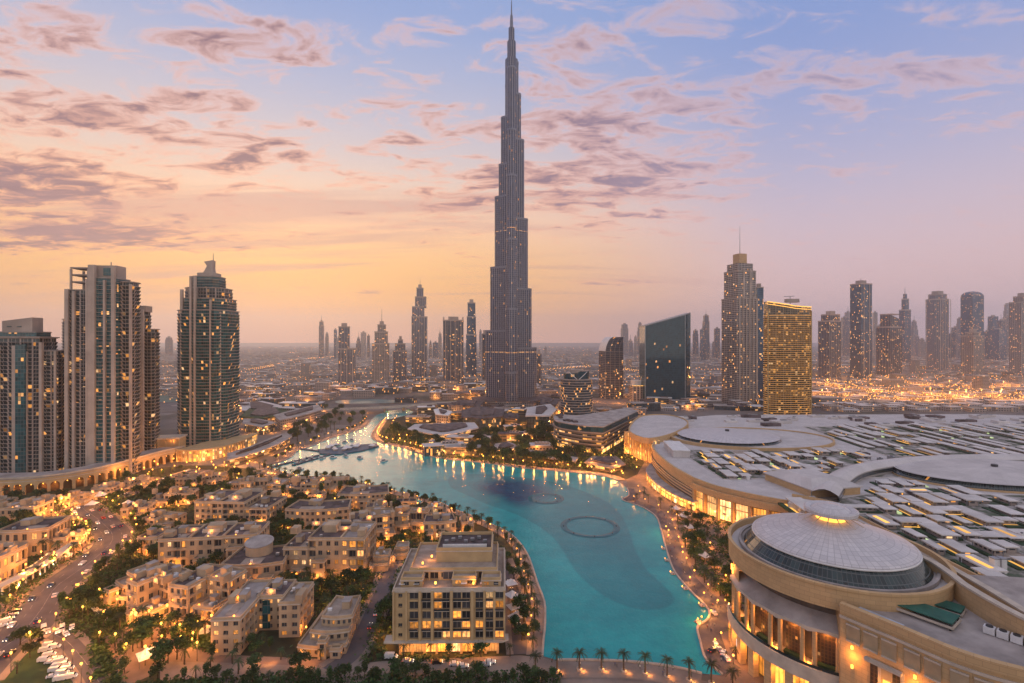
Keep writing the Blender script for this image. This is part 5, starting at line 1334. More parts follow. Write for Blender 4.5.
    # roof clutter near the far edge
    for i in range(46):
        x, y = r.uniform(170, 700), r.uniform(640, 725)
        t = thing('roof_plant', '', 'roof plant', (x, y, ROOF_Z), r.uniform(-.2, .2), 'plant boxes along the far edge of the mall roof')
        w, l, h = r.uniform(8, 30), r.uniform(6, 14), r.uniform(1.5, 4)
        mb = MB(); mb.prism(rect(w, l), .02, h); mb.build('casing', r.choice([M['mallroof'], M['canopy'], M['roofgrey']]), t)
        mb = MB(); mb.box((w*.2, 0, h+.5), (w*.3, l*.4, 1)); mb.build('fan_box', M['metal'], t)
        auto(t, ('wide' if w > 18 else 'small')+' roof plant box', x, y)
roof_field()
# ================================================================== LEFT BANK: arcade, old town blocks, hotel
BUILT = []                        # footprints already taken (world polygons)
def facade_edge(mb, t, a, b, z0, floors, fh, bay, rnd, lit, ww=.5, wh=.52, dp=.45, pane=True, skip=None, sill=.28, lit_rows=()):
    """one wall with window openings set back in it; panes are parts"""
    L = hypot(b[0]-a[0], b[1]-a[1]); n = max(1, int(round(L/bay))); cw = L/n
    dx, dy = (b[0]-a[0])/L, (b[1]-a[1])/L; nx, ny = dy, -dx
    P = lambda s, z, o=0: (a[0]+dx*s-nx*o, a[1]+dy*s-ny*o, z)
    for f in range(floors):
        zb, zt = z0+f*fh, z0+(f+1)*fh
        for i in range(n):
            s0, s1 = i*cw, (i+1)*cw
            if cw < 2.0 or (skip and skip(i, n, f)):
                mb.face([P(s0, zb), P(s1, zb), P(s1, zt), P(s0, zt)]); continue
            lg = pane and dp < .5 and ((i*7+int(L*3)) % 5 in (1, 3)) and n > 2
            w = min(cw*.86, 4.4) if lg else min(cw*ww, 3.6); m = (s0+s1)/2; q0, q1 = m-w/2, m+w/2; y0, y1 = zb+fh*(.06 if lg else sill), zb+fh*(.80 if lg else sill+wh); dd = 1.3 if lg else dp
            mb.face([P(s0, zb), P(s1, zb), P(q1, y0), P(q0, y0)]); mb.face([P(s1, zb), P(s1, zt), P(q1, y1), P(q1, y0)])
            mb.face([P(s1, zt), P(s0, zt), P(q0, y1), P(q1, y1)]); mb.face([P(s0, zt), P(s0, zb), P(q0, y0), P(q0, y1)])
            mb.face([P(q0, y0), P(q1, y0), P(q1, y0, dd), P(q0, y0, dd)]); mb.face([P(q1, y0), P(q1, y1), P(q1, y1, dd), P(q1, y0, dd)])
            mb.face([P(q1, y1), P(q0, y1), P(q0, y1, dd), P(q1, y1, dd)]); mb.face([P(q0, y1), P(q0, y0), P(q0, y0, dd), P(q0, y1, dd)])
            if pane:
                on = rnd.random() < (lit*1.6 if f in lit_rows else lit)
                c = P(m, (y0+y1)/2, dd)
                link('window', WIN_LIT if on else WIN_DARK, t, c, atan2(dy, dx), (w, 1, y1-y0))
            else: mb.face([P(q0, y0, dd), P(q1, y0, dd), P(q1, y1, dd), P(q0, y1, dd)])
def facing(t, a, b):
    c, s = cos(t.rotation_euler.z), sin(t.rotation_euler.z)
    L = hypot(b[0]-a[0], b[1]-a[1]); nx, ny = (b[1]-a[1])/L, -(b[0]-a[0])/L
    mx, my = (a[0]+b[0])/2, (a[1]+b[1])/2
    wx, wy = t.location.x+mx*c-my*s, t.location.y+mx*s+my*c; wnx, wny = nx*c-ny*s, nx*s+ny*c
    return (wnx*-wx+wny*-wy)/hypot(wx, wy) > -.12
def wing(t, poly, z0, floors, fh, rnd, lit=.28, bay=4.2, roof='roofgrey', par=1.1, wallm=None, crenel=False, skip=None, ww=.5, wh=.5, name='wall', rooftop=True):
    poly = ccw(poly); mb = MB(); zt = z0+floors*fh
    for i in range(len(poly)):
        a, b = poly[i], poly[(i+1) % len(poly)]
        if facing(t, a, b): facade_edge(mb, t, a, b, z0, floors, fh, bay, rnd, lit, ww, wh, skip=skip)
        else:
            mb.face([(*a, z0), (*b, z0), (*b, zt), (*a, zt)])
    o = mb.build(name, wallm or M['sand'], t)
    mb = MB(); mb.loft([[(x, y, z) for x, y in q] for q, z in ((poly, zt), (poly, zt+par), (offset(poly, -.45), zt+par), (offset(poly, -.45), zt+.05))], [0]*3, cap=False); mb.build('parapet', wallm or M['sand'], o)
    mb = MB(); mb.face([(x, y, zt+.04) for x, y in offset(poly, -.4)]); mb.build('roof', M[roof], t)
    mb = MB(); mb.loft([[(x, y, z) for x, y in q] for q, z in ((offset(poly, .02), zt-.5), (offset(poly, .3), zt-.4), (offset(poly, .3), zt-.05), (offset(poly, .02), zt+.0))], [0]*3, cap=False); mb.build('cornice', M['trim'], o)
    xs = [p[0] for p in poly]; ys = [p[1] for p in poly]; cx, cyy = sum(xs)/len(xs), sum(ys)/len(ys)
    w, d = max(xs)-min(xs), max(ys)-min(ys)
    if rooftop and w > 8 and d > 8:
        mb = MB(); q = rect(min(5, w*.25), min(4.5, d*.3), cx+rnd.uniform(-.2, .2)*w, cyy+rnd.uniform(-.1, .15)*d); mb.prism(q, zt+.05, zt+3.2); s = mb.build('stair_head', wallm or M['sand'], t)
        mb = MB(); mb.prism(offset(q, .25), zt+3.22, zt+3.5); mb.build('cap', M['roofpale'], s)
        for _ in range(rnd.randrange(2, 5)):
            x, y = cx+rnd.uniform(-.36, .36)*w, cyy+rnd.uniform(-.36, .36)*d
            mb = MB(); mb.box((x, y, zt+.65), (rnd.uniform(1, 2.2), rnd.uniform(1, 1.8), 1.2), rnd.choice((0, .3))); mb.build('cooling_unit', M['white'] if rnd.random() < .6 else M['metal'], t)
        if rnd.random() < .7:
            x, y = cx+rnd.uniform(-.25, .25)*w, cyy-.25*d
            mb = MB(); mb.prism(rect(w*rnd.uniform(.25, .45), d*.3, x, y), zt+.06, zt+.22); mb.build('roof_terrace', M['rooftile'], t)
        if rnd.random() < .55:
            x = cx+rnd.uniform(-.3, .3)*w; mb = MB(); mb.prism(ell(.35, .35, 8, x, min(ys)+1.0), zt+par*.5, zt+par*.5+.7); mb.build('terrace_lamp', M['lamp'], t); point_light(t, (x, min(ys)+1.3, zt+2.0), 350)
    return zt
def balcony(t, x, y, z, w, rz=0.0, d=1.5, lit=False):
    mb = MB(); co, si = cos(rz), sin(rz)
    mb.box((x+si*d/2, y-co*d/2, z), (w, d, .3), rz); o = mb.build('balcony', M['trim'], t)
    mb = MB(); mb.box((x+si*(d-.1), y-co*(d-.1), z+.65), (w, .16, .9), rz); mb.build('balustrade', M['sand'], o)
    return o
def footprint(t, poly):
    c, s = cos(t.rotation_euler.z), sin(t.rotation_euler.z)
    BUILT.append([(t.location.x+x*c-y*s, t.location.y+x*s+y*c) for x, y in poly])
def old_block(label, short, px0, px1, pyb, pytop, rot, depth, floors, style='bar', seed=1, lit=.28):
    """front wall spans px0..px1 with its foot on pixel row pyb and its parapet on pytop"""
    xc = (px0+px1)/2; X, Y = G(xc, pyb); k = Y/F
    t = thing('apartment_block', label, 'apartment building', (X, Y, 0), radians(rot), 'sand-coloured blocks of the old town')
    landmark(short, xc, (pyb+pytop)/2); r = random.Random(seed)
    w = (px1-px0)*k; h = ZT(pytop, Y); fh = (h-1.1)/floors; d = depth
    if style == 'bar':
        n = 3; cuts = [-w/2, -w/2+w*r.uniform(.28, .36), w/2-w*r.uniform(.28, .36), w/2]
        for i in range(3):
            dy = 0 if i != 1 else r.choice((1.2, -1.2)); fl = floors if i != r.randrange(4) else floors-1
            wing(t, rect(cuts[i+1]-cuts[i]-.06, d+dy*1.0, (cuts[i]+cuts[i+1])/2, d/2+dy*.3), 0, fl, fh, r, lit, roof=r.choice(('roofgrey', 'roofpale', 'roofgrey')))
            if i != 1:
                for f in range(1, fl): balcony(t, (cuts[i]+cuts[i+1])/2, dy*.3-dy*.5, f*fh+.15, min(5, (cuts[i+1]-cuts[i])*.45))
        mb = MB(); mb.prism(rect(w*.16, d*.3, 0, d*.55), floors*fh+.05, floors*fh+4.2); mb.build('roof_tower', M['sand'], t)
        mb = MB(); mb.prism(rect(w*.30, .5, 0, d-1), floors*fh+.05, floors*fh+2.4); mb.build('crest_wall', M['trim'], t)
    elif style == 'ell':
        wing(t, rect(w*.45, d, -w*.275, d/2), 0, floors, fh, r, lit)
        wing(t, rect(w*.53, d*.5, w*.225, d*.72), 0, floors, fh, r, lit, roof='roofpale')
        wing(t, rect(w*.45, d*.42, w*.26, d*.24), 0, max(1, floors-2), fh, r, lit*1.3, roof='rooftile')
        for f in range(1, floors): balcony(t, -w*.27, 0, f*fh+.15, w*.18)
        mb = MB(); mb.prism(rect(w*.2, d*.22, -w*.2, d*.6), floors*fh+.05, floors*fh+3.6); mb.build('roof_tower', M['sand'], t)
    elif style == 'ushape':
        wing(t, rect(w*.36, d, -w*.32, d/2), 0, floors, fh, r, lit, roof='roofpale')
        wing(t, rect(w*.36, d*.46, .03, d*.76), 0, floors, fh, r, lit)
        wing(t, rect(w*.27, d*.55, w*.325, d*.62), 0, floors, fh, r, lit, roof='rooftile')
        mb = MB(); mb.box((w*-.05, d*.53-.2, floors*fh*.5), (w*.1, .3, floors*fh*.86)); mb.build('stair_glazing', C_['resglass'], t)
    elif style == 'stepped':
        for i in range(floors):
            f = 1-.17*i
            ox, oy = -w*(1-f)*.5*(1 if seed % 2 else -1), d*(1-f)
            wing(t, [(x+ox, y+oy) for x, y in (arcblock(w*f, d*f) if seed % 2 == 0 else rect(w*f, d*f, 0, d*f/2))], i*fh, 1, fh, r, lit, roof='rooftile', rooftop=i == floors-1)
    elif style == 'drum':
        wing(t, arcblock(w, d), 0, floors-1, fh, r, lit*1.4, roof='roofgrey', bay=4.0)
        mb = MB(); q = ell(w*.22, w*.20, 24, -w*.06, d*.62); z0 = (floors-1)*fh
        mb.loft([[(x, y, z0+.05) for x, y in q], [(x, y, z0+6.0+(y-d*.62)*.16) for x, y in q]], [0]); o = mb.build('drum', M['sand'], t)
        mb = MB(); mb.loft([[(x, y, z0+6.02+(y-d*.62)*.16) for x, y in offset(q, .5)], [(x, y, z0+6.5+(y-d*.62)*.16) for x, y in offset(q, .5)]], [0]); mb.build('drum_roof', M['roofpale'], o)
    elif style == 'curved':
        wing(t, arcblock(w, d), 0, floors, fh, r, lit, bay=4.0)
        for f in range(1, floors): balcony(t, 0, -w*.02, f*fh+.15, w*.2)
        mb = MB(); mb.prism(rect(w*.2, d*.3, -w*.1, d*.6), floors*fh+.05, floors*fh+3.2); mb.build('roof_tower', M['sand'], t)
    for i in range(0 if style == 'ushape' else 2 if w > 18 else 1):
        aw, ad = w*r.uniform(.16, .28), r.uniform(3, 5); ax = r.choice((-1, 1))*r.uniform(.22, .36)*w if i == 0 else r.uniform(-.1, .1)*w
        wing(t, rect(aw, ad, ax, -ad/2-w*.09*(style in ('drum', 'curved'))-.05), 0, r.choice((1, 1, 2)) if floors > 2 else 1, fh, r, lit*1.5, roof=r.choice(('rooftile', 'roofpale')), rooftop=False)
    if style not in ('drum', 'curved', 'stepped'):
        zt = floors*fh
        for sx in (-1, 1):
            mb = MB(); mb.prism(rect(w*.09, d*.22, sx*w*.44, d*r.uniform(.2, .7)), zt+.06, zt+r.uniform(2.6, 3.8)); mb.build('corner_turret', M['sand'], t)
        for i in range(2):
            x, y = r.uniform(-.4, .4)*w, d*r.uniform(.25, .85)
            mb = MB(); mb.box((x, y, zt+1.3), (w*r.uniform(.10, .2), .35, 2.4)); mb.build('screen_wall', M['trim'], t)
            if r.random() < .6: point_light(t, (x, y-.9, zt+1.4), 300)
    footprint(t, rect(w+2, d+2, 0, d/2))
    # garden lamps at the foot
    for i in range(2):
        point_light(t, (r.uniform(-.45, .45)*w, -6.5, 2.6), 700)
    return t
def arcblock(w, d):
    n = 6; q = [(-w/2+w*i/n, -w*.09*sin(pi*i/n)) for i in range(n+1)]
    return q+[(x*.86, y+d) for x, y in q[::-1]]

OB = [
 # label, short name, x0, x1, y foot, y top, rot, depth, floors, style
 ('large U-shaped sand block facing the bottom road, lit corner flats', 'the large U-shaped block', 212, 292, 655, 617, 3, 33, 4, 'ushape'),
 ('terraced sand house with stacked round terraces beside the hotel road', 'the terraced house', 298, 346, 655, 627, 2, 26, 3, 'stepped'),
 ('sand block with white corner balconies left of the large U-shaped block', 'the corner-balcony block', 164, 216, 627, 587, -14, 22, 4, 'ell'),
 ('sand block with a sloped roof drum behind the large U-shaped block', 'the drum-roofed block', 222, 282, 586, 552, 6, 24, 3, 'drum'),
 ('wide sand block with brown roofs in the middle of the old town', 'the wide middle block', 283, 364, 577, 538, 0, 25, 4, 'bar'),
 ('wide sand block with square roof tower, left middle of the old town', 'the square-towered block', 162, 254, 566, 537, 8, 22, 3, 'bar'),
 ('long pale four-storey block with white roof at the back of the old town', 'the long pale block', 193, 268, 526, 502, -3, 28, 4, 'bar'),
 ('pale curved block with grey roof right of the long pale block', 'the pale curved block', 286, 348, 528, 508, 4, 20, 3, 'curved'),
 ('low lake-end block with lit upper floor behind the pale ones', 'the lake-end block', 267, 316, 497, 484, 3, 18, 3, 'bar'),
 ('curved lakeside block with lit roof terrace by the water', 'the curved lakeside block', 338, 388, 508, 493, 8, 22, 3, 'curved'),
 ('angled block with brown roofs between the middle and the lake', 'the angled block', 352, 396, 546, 521, 20, 22, 3, 'ell'),
 ('small two-storey white terraced house left of the hotel', 'the small white house', 369, 388, 572, 556, 0, 10, 2, 'stepped'),
 ('sand block with lit side galleries at the bend of the garden lane', 'the side-gallery block', 117, 160, 620, 584, -26, 20, 3, 'ell'),
 ('stepped brown-roofed house beside the boulevard with yellow terrace', 'the yellow-terraced house', 96, 136, 604, 578, -22, 20, 3, 'stepped'),
 ('small round-balconied pavilion near the boulevard bend', 'the balconied pavilion', 137, 157, 553, 537, 0, 12, 2, 'curved'),
 ('low lit house on the outer side of the boulevard bend', 'the low lit house', 122, 145, 520, 508, 12, 14, 2, 'bar'),
 ('low pale house beside the dark lawn', 'the low pale house', 140, 172, 531, 519, -8, 15, 2, 'ell'),
 ('curved two-storey house at the left edge inside the boulevard', 'the left-edge curved house', 0, 46, 556, 529, 10, 22, 2, 'curved'),
 ('low sand house at the left edge behind the curved house', 'the left-edge low house', -4, 32, 524, 508, 6, 18, 2, 'bar'),
 ('small walled house on the inner side of the boulevard bend', 'the walled house', 56, 78, 552, 537, 20, 10, 2, 'ell'),
 ('flat villa with lit arches near the arcade wall', 'the arched villa', 150, 189, 506, 494, 8, 14, 2, 'bar'),
 ('small villa among trees below the curl-crowned tower', 'the small villa', 222, 240, 494, 484, 0, 12, 2, 'stepped'),
 ('sand villa with floodlit palm beside the lake-end block', 'the floodlit villa', 240, 265, 496, 482, 5, 14, 2, 'ell'),
 ('waterside villa with grey roofs behind the curved lakeside block', 'the waterside villa', 317, 346, 493, 481, 6, 14, 2, 'ell'),
 ('lakeside villa with lit band nearest the hotel roof', 'the lit-band villa', 424, 456, 539, 521, 10, 14, 2, 'curved'),
 ('grey-roofed villa with patio between the hotel and the pool', 'the patio villa', 392, 426, 533, 514, -4, 14, 2, 'ell'),
 ('small lakeside villa beside the turquoise pool', 'the pool villa', 427, 446, 519, 508, 6, 10, 2, 'stepped'),
 ('low pale lakeside house at the tip of the hotel promenade', 'the promenade house', 456, 474, 535, 522, 12, 10, 1, 'bar'),
 ('small sand villa above the angled block', 'the upper small villa', 366, 392, 520, 507, 10, 12, 2, 'bar'),
]
for i, a in enumerate(OB): old_block(*a, seed=i+3)
EXTRA = [(176,200,487,478,5,12,'bar'),(200,222,484,476,0,12,'ell'),(92,118,497,488,6,14,'bar'),(60,84,506,497,0,14,'ell'),(24,50,512,502,4,14,'bar'),(-40,-6,590,560,8,20,'bar'),(124,150,489,481,0,12,'bar'),(250,276,482,475,4,10,'bar'),(396,416,506,499,8,10,'bar'),(196,216,516,508,0,10,'bar'),(150,176,548,536,-5,12,'ell'),(300,322,502,495,0,10,'bar'),(392,408,560,548,5,10,'stepped'),(-30,0,514,503,0,14,'bar')]
for i, (a, b, yb, yt, ro, d, st) in enumerate(EXTRA):
    t = old_block('', '', a, b, yb, yt, ro, d, 2, st, seed=60+i); LANDMARKS.pop()
    t.name = 'low_villa'; t['category'] = 'house'; t['group'] = 'low villas of the old town'; auto(t, 'low flat-roofed sand villa', t.location.x, t.location.y)

# ---------------------------------------------- the hotel by the water
def hotel():
    X, Y = G(449, 654.5); t = thing('hotel_block', 'golden sand hotel with tall window bays, set-back penthouse and glowing ground floor', 'hotel', (X, Y, 0), radians(1)); k = Y/F
    landmark('the waterside hotel', 449, 600); r = random.Random(5)
    w = 46.5; h = 26.4; g = 5.4; fl = 5; fh = (h-g)/fl; S = M['sand2']
    # ground floor: columns, glass, canopy
    mb = MB(); mb.prism(rect(w-5, 32, 0, 17.2), 0, g-.1); mb.build('ground_core', S, t)
    for i in range(9):
        x = -w/2+3+i*(w-6)/8
        mb = MB(); mb.box((x, .3, g/2), (1.0, 1.0, g-.2)); mb.build('column', S, t)
    for i in range(8):
        x = -w/2+3+(i+.5)*(w-6)/8; link('shopfront', WIN_SHOP, t, (x, 1.1, 2.5), 0, ((w-6)/8*.86, 1, 4.6))
        point_light(t, (x, -1.2, 3.0), 900)
    mb = MB(); mb.prism([(-w/2-3.5, -1.5), (w/2-1, -1.5), (w/2+1.5, 0), (w/2+1.5, 4), (-w/2-3.5, 4)], g-.08, g+.5); mb.build('canopy', M['trim'], t)
    # front bays: (centre, width, style)
    bays = [(-20.2,5.0,'plain'),(-14.6,4.2,'one'),(-9.4,4.4,'one'),(-2.9,7.2,'two'),(5.2,7.6,'two'),(12.6,3.7,'one'),(16.8,3.6,'one'),(21.0,4.2,'one')]
    mb = MB(); fy = 0.0
    edges = []
    for c, bw, st in bays:
        a, b = c-bw/2, c+bw/2; n = 2 if st == 'two' else 1
        facade_edge(mb, t, (a, fy), (b, fy), g+.5, fl, fh-.1, bw/n+.01, r, .22, ww=.88 if st != 'plain' else .34, wh=.80 if st != 'plain' else .42, dp=.9, sill=.10 if st != 'plain' else .3)
        edges += [a, b]
    zt = g+.5+fl*(fh-.1)
    pts = sorted(edges)
    prev = -w/2
    for i in range(0, len(pts), 2):
        if pts[i]-prev > .05: mb.face([(prev, fy, g+.5), (pts[i], fy, g+.5), (pts[i], fy, zt), (prev, fy, zt)])
        prev = pts[i+1]
    if w/2-prev > .05: mb.face([(prev, fy, g+.5), (w/2, fy, g+.5), (w/2, fy, zt), (prev, fy, zt)])
    D = 40
    facade_edge(mb, t, (w/2, 0), (w/2, D), g+.5, fl, fh-.1, 4.4, r, .25)
    mb.face([(w/2, D, g+.5), (-w/2, D, g+.5), (-w/2, D, zt), (w/2, D, zt)])
    facade_edge(mb, t, (-w/2, D), (-w/2, 0), g+.5, fl, fh-.1, 4.4, r, .25)
    mb.build('wall', S, t)
    mb = MB(); mb.face([(-w/2, 0, g+.51), (-w/2, D, g+.51), (w/2, D, g+.51), (w/2, 0, g+.51)]); mb.build('first_floor', M['trim'], t)
    for x, pw in ((-17.6,.9),(-12,.9),(-6.9,1.1),(1.0,1.2),(9.7,1.1),(14.7,.8),(18.9,.9),(-22.9,.8),(23.0,.8)):
        mb = MB(); mb.box((x, -.35, (g+.5+zt)/2), (pw, .9, zt-g-.5)); mb.build('pilaster', S, t)
    for c, bw, st in bays[1:]:
        for f in range(1, fl):
            if r.random() < .75:
                z = g+.5+f*(fh-.1)
                mb = MB(); mb.box((c, -.55, z+.1), (bw-.7, 1.1, .22)); o = mb.build('balcony', M['trim'], t)
                mb = MB(); mb.box((c, -1.05, z+.62), (bw-.7, .08, .8)); mb.build('balustrade', M['glassdark'] if st == 'two' else M['darkmetal'], o)
    P = ccw(rect(w, D, 0, D/2))
    mb = MB(); mb.face([(x, y, zt+.02) for x, y in offset(P, -.4)]); mb.build('roof', M['rooftile'], t)
    mb = MB(); mb.loft([[(x, y, z) for x, y in q] for q, z in ((offset(P, .35), zt-.6), (offset(P, .35), zt+.1), (P, zt+.1), (P, zt+1.2), (offset(P, -.45), zt+1.2), (offset(P, -.45), zt+.03))], [0]*5, cap=False); mb.build('parapet', M['trim'], t)
    # set-back storey and penthouse
    wing(t, rect(38, 28, 1.0, 23), zt+.05, 1, 4.3, r, .35, wallm=S, roof='rooftile', rooftop=False)
    for x0, w0, d0, y0 in ((-16, 9, 6, 5.5), (6, 10, 5, 6), (17.5, 8, 6, 5)):
        wing(t, rect(w0, d0, x0, y0), zt+.06, 1, 3.2, r, .5, wallm=S, roof='rooftile', rooftop=False)
    link('window', WIN_DARK, t, (-1.2, 8.85, zt+2.2), 0, (4.6, 1.2, 3.2)); link('window', WIN_DARK, t, (3.6, 8.85, zt+2.2), 0, (3.0, 1.2, 3.2))
    z2 = zt+4.4
    wing(t, rect(25, 19, 5, 26.5), z2, 1, 5.0, r, 0, wallm=S, roof='roofgrey', rooftop=False, skip=lambda i, n, f: True, par=1.4)
    for i in range(7):
        mb = MB(); mb.box((5-9+3*i, 26+(i % 3)*2.2, z2+5.8), (1.7, 1.3, 1.2)); mb.build('cooling_unit', M['metal'], t)
    mb = MB(); mb.box((5, 20, z2+6.0), (20, .4, 1.6)); mb.build('plant_screen', M['white'], t)
    for x, y, z in ((-13, 13, zt+5.4), (-10, 20, zt+5.4), (18, 14, zt+2.6), (-19, 6, zt+1.6), (-6, 3, zt+1.4), (10, 2.5, zt+1.4)):
        mb = MB(); mb.prism(ell(.4, .4, 8, x, y), z, z+.8); mb.build('terrace_lamp', M['lamp'], t); point_light(t, (x, y-.6, z+1.2), 600)
    for x in (-20, -14, 14, 20, 6):
        mb = MB(); mb.box((x, 3.0, zt+1.6), (2.4, 1.6, .12)); o = mb.build('sunshade', M['white'], t)
        mb = MB(); mb.box((x, 3.0, zt+.8), (.1, .1, 1.5)); mb.build('pole', M['metal'], o)
    footprint(t, rect(w+6, D+6, 0, D/2))
hotel()

# ---------------------------------------------- arcade wall along the foot of the towers
def arcade():
    t = thing('arcade', 'long curved sandstone arcade with lit arches running below the residential towers', 'arcade', (*G(60, 490), 0)); landmark('the long arcade', 60, 488)
    O = t.location
    l = [(x-O.x, y-O.y) for x, y in smooth_line(W([(-60,497),(0,496.5),(35,494.5),(72,489.5),(105,482.5),(135,473.5),(160,466),(186,459.5)]), 8)]
    l = l if True else l
    wk = walk(l, 1.0); tot = len(wk); H = 13.2
    mb = MB(); n = int(tot/8.0); st = tot/n
    # wall with arched openings, one connected skin
    def P(s, z, o=0):
        i = min(int(s), tot-2); f = s-i; a, b = wk[i], wk[i+1]
        x, y = a[0]+(b[0]-a[0])*f, a[1]+(b[1]-a[1])*f; return (x-sin(a[2])*o, y+cos(a[2])*o, z)
    for i in range(n):
        s0, s1 = i*st, min((i+1)*st, tot-1.01); m = (s0+s1)/2; r = (s1-s0)*.37; zs = 6.4
        arch = [(m-r, 0)]+[(m-r*cos(pi*q/8), zs+r*sin(pi*q/8)*.9) for q in range(9)]+[(m+r, 0)]
        top = [(s0, 0), (s0, zs)]+[(s0+(s1-s0)*q/6, H) for q in range(7)]+[(s1, zs), (s1, 0)]
        for q in range(10):
            mb.face([P(*arch[q]), P(*arch[q+1]), P(*top[q+1]), P(*top[q])][::-1])
            a, b = arch[q], arch[q+1]; mb.face([P(*a), P(*b), P(*b, 1.4), P(*a, 1.4)])
    mb.build('arched_wall', M['sand2'], t)
    back = [P(s, 0, 5.0)[:2] for s in range(0, tot-1, 4)]
    mb = MB(); wall_strip(mb, back[::-1], .6, 0, H); mb.build('rear_wall', M['brown'], t)  # dark brown colour stands in for the shade inside the arches
    fr = [P(s, 0)[:2] for s in range(0, tot-1, 3)]
    mb = MB(); wall_strip(mb, [P(s, 0, 0.0)[:2] for s in range(0, tot-1, 3)][::-1], 22, H+.02, H+.8); mb.build('terrace', M['roofpale'], t)
    mb = MB(); wall_strip(mb, [P(s, 0, -.3)[:2] for s in range(0, tot-1, 3)][::-1], 1.0, H+.82, H+2.0); mb.build('parapet', M['trim'], t)
    mb = MB(); wall_strip(mb, [P(s, 0, -.2)[:2] for s in range(0, tot-1, 3)][::-1], .35, H-2.2, H-1.7); mb.build('string_course', M['trim'], t)
    for i in range(n):
        s = (i+.5)*st
        if s < tot-2:
            x, y, z = P(s, 7.6, 2.6); mb = MB(); mb.prism(ell(.3, .3, 8, x, y), 7.4, 8.0); mb.build('arch_lamp', M['lamp'], t)
            if i % 3 != 2: point_light(t, P(s, 5.0, 3.2), 700)
            if i % 5 == 0: point_light(t, P(s, 3, -5), 900)
    # terrace building and colonnaded pavilion on top
    for label, x0, x1, yb, yt, d, cols in (('low terrace house with dark windows on the arcade roof', 42, 92, 474, 462, 14, 9), ('white colonnaded pavilion with flat roof between the towers', 132, 177, 461, 439, 22, 8)):
        xc = (x0+x1)/2; X, Y = G(xc, yb); q = thing('terrace_pavilion', label, 'pavilion', (X, Y, 0), radians(14)); k = Y/F; w = (x1-x0)*k; h = ZT(yt, Y)
        landmark('the terrace house' if cols == 9 else 'the colonnaded pavilion', xc, (yb+yt)/2)
        mb = MB(); mb.prism(rect(w-3, d-3, 0, d/2+1), 0, h-1.6); mb.build('body', C_['low'] if cols == 9 else M['sand2'], q)
        mb = MB(); mb.prism(rect(w, d, 0, d/2), h-1.58, h); mb.build('roof', M['trim'], q)
        for i in range(cols):
            mb = MB(); mb.box((-w/2+1+i*(w-2)/(cols-1), .6, (h-1.6)/2), (1.1, 1.1, h-1.62)); mb.build('column', M['sand2'], q)
        for i in range(3): point_light(q, (-w/2+(i+.5)*w/3, 1.6, h-4), 900)
    # curved podium under the curl-crowned tower
    q = thing('tower_podium', 'curved sandstone podium with tall lit bays under the curl-crowned tower', 'podium', (*G(216, 458), 0)); landmark('the curved podium', 216, 452)
    O = q.location; l2 = [(x-O.x, y-O.y) for x, y in smooth_line(W([(178,462),(196,462.5),(214,460),(230,456),(243,451)]), 6)]
    h = 12.5
    body = ccw(l2+[(l2[-1][0]-6, l2[-1][1]+45), (l2[0][0]+6, l2[0][1]+45)])
    mb = MB(); mb.prism(body, 0, h-1); mb.build('body', C_['mallwin'], q)
    mb = MB(); mb.prism(offset(body, 1.2), h-.98, h+.6); mb.build('roof', M['sand2'], q)
    for p in walk(l2, 6.0):
        mb = MB(); mb.box((p[0]+sin(p[2])*.9, p[1]-cos(p[2])*.9, h/2-.6), (1.3, 1.6, h-.9), p[2]); mb.build('pilaster', M['sand2'], q)
    for p in walk(l2, 12.0): point_light(q, (p[0]+sin(p[2])*4, p[1]-cos(p[2])*4, 4), 1300)
arcade()

# white lit colonnade on the inside of the boulevard
def colonnade():
    t = thing('pergola', 'white lit colonnade with flat roof curving along the left side of the boulevard', 'colonnade', (*G(30, 585), 0)); landmark('the white colonnade', 30, 583)
    O = t.location; l = [(x-O.x, y-O.y) for x, y in smooth_line(W([(-8,600),(4,594),(16,588),(28,582),(42,574),(58,561),(70,553)]), 6)]
    mb = MB(); wall_strip(mb, l, 5.0, 5.6, 6.3); mb.build('roof', M['trim'], t)
    mb = MB(); wall_strip(mb, side_line(l, -4.6), .5, 0, 5.5); mb.build('rear_wall', C_['low'], t)
    for i, p in enumerate(walk(l, 4.2)):
        mb = MB(); mb.box((p[0]+sin(p[2])*.8, p[1]-cos(p[2])*.8, 2.8), (.6, .6, 5.6), p[2]); mb.build('column', M['white'], t)
        if i % 3 == 0: point_light(t, (p[0]+sin(p[2])*1.2, p[1]-cos(p[2])*1.2, 1.0), 800, (1.0, .62, .3), .3, 'column_light')
colonnade()
# ================================================================== TREES, LAMPS, CARS, PEOPLE, BOATS
def leaf_mat(name, c1, c2):
    m, nt, b = new_mat(name)
    g = nt.nodes.new('ShaderNodeNewGeometry'); oi = nt.nodes.new('ShaderNodeObjectInfo')
    c = mixn(nt, g.outputs['Random Per Island'], c1, c2)
    hs = nt.nodes.new('ShaderNodeHueSaturation'); nt.links.new(c, hs.inputs['Color'])
    nt.links.new(mth(nt, 'ADD', mth(nt, 'MULTIPLY', oi.outputs['Random'], .7), .65), hs.inputs['Value'])
    nt.links.new(mth(nt, 'ADD', mth(nt, 'MULTIPLY', oi.outputs['Random'], .05), .475), hs.inputs['Hue'])
    nt.links.new(hs.outputs[0], b.inputs['Base Color']); b.inputs['Roughness'].default_value = .7; b.inputs['Specular IOR Level'].default_value = .25
    return m
M['leaf'] = leaf_mat('broad_leaves', (.016,.035,.012), (.06,.10,.03)); M['leaf2'] = leaf_mat('pale_leaves', (.03,.05,.018), (.085,.11,.04)); M['frond'] = leaf_mat('palm_fronds', (.025,.045,.016), (.07,.095,.04))
M['bark'] = mat('bark', (.11,.08,.055), .9, var=.3, scale=1.0)
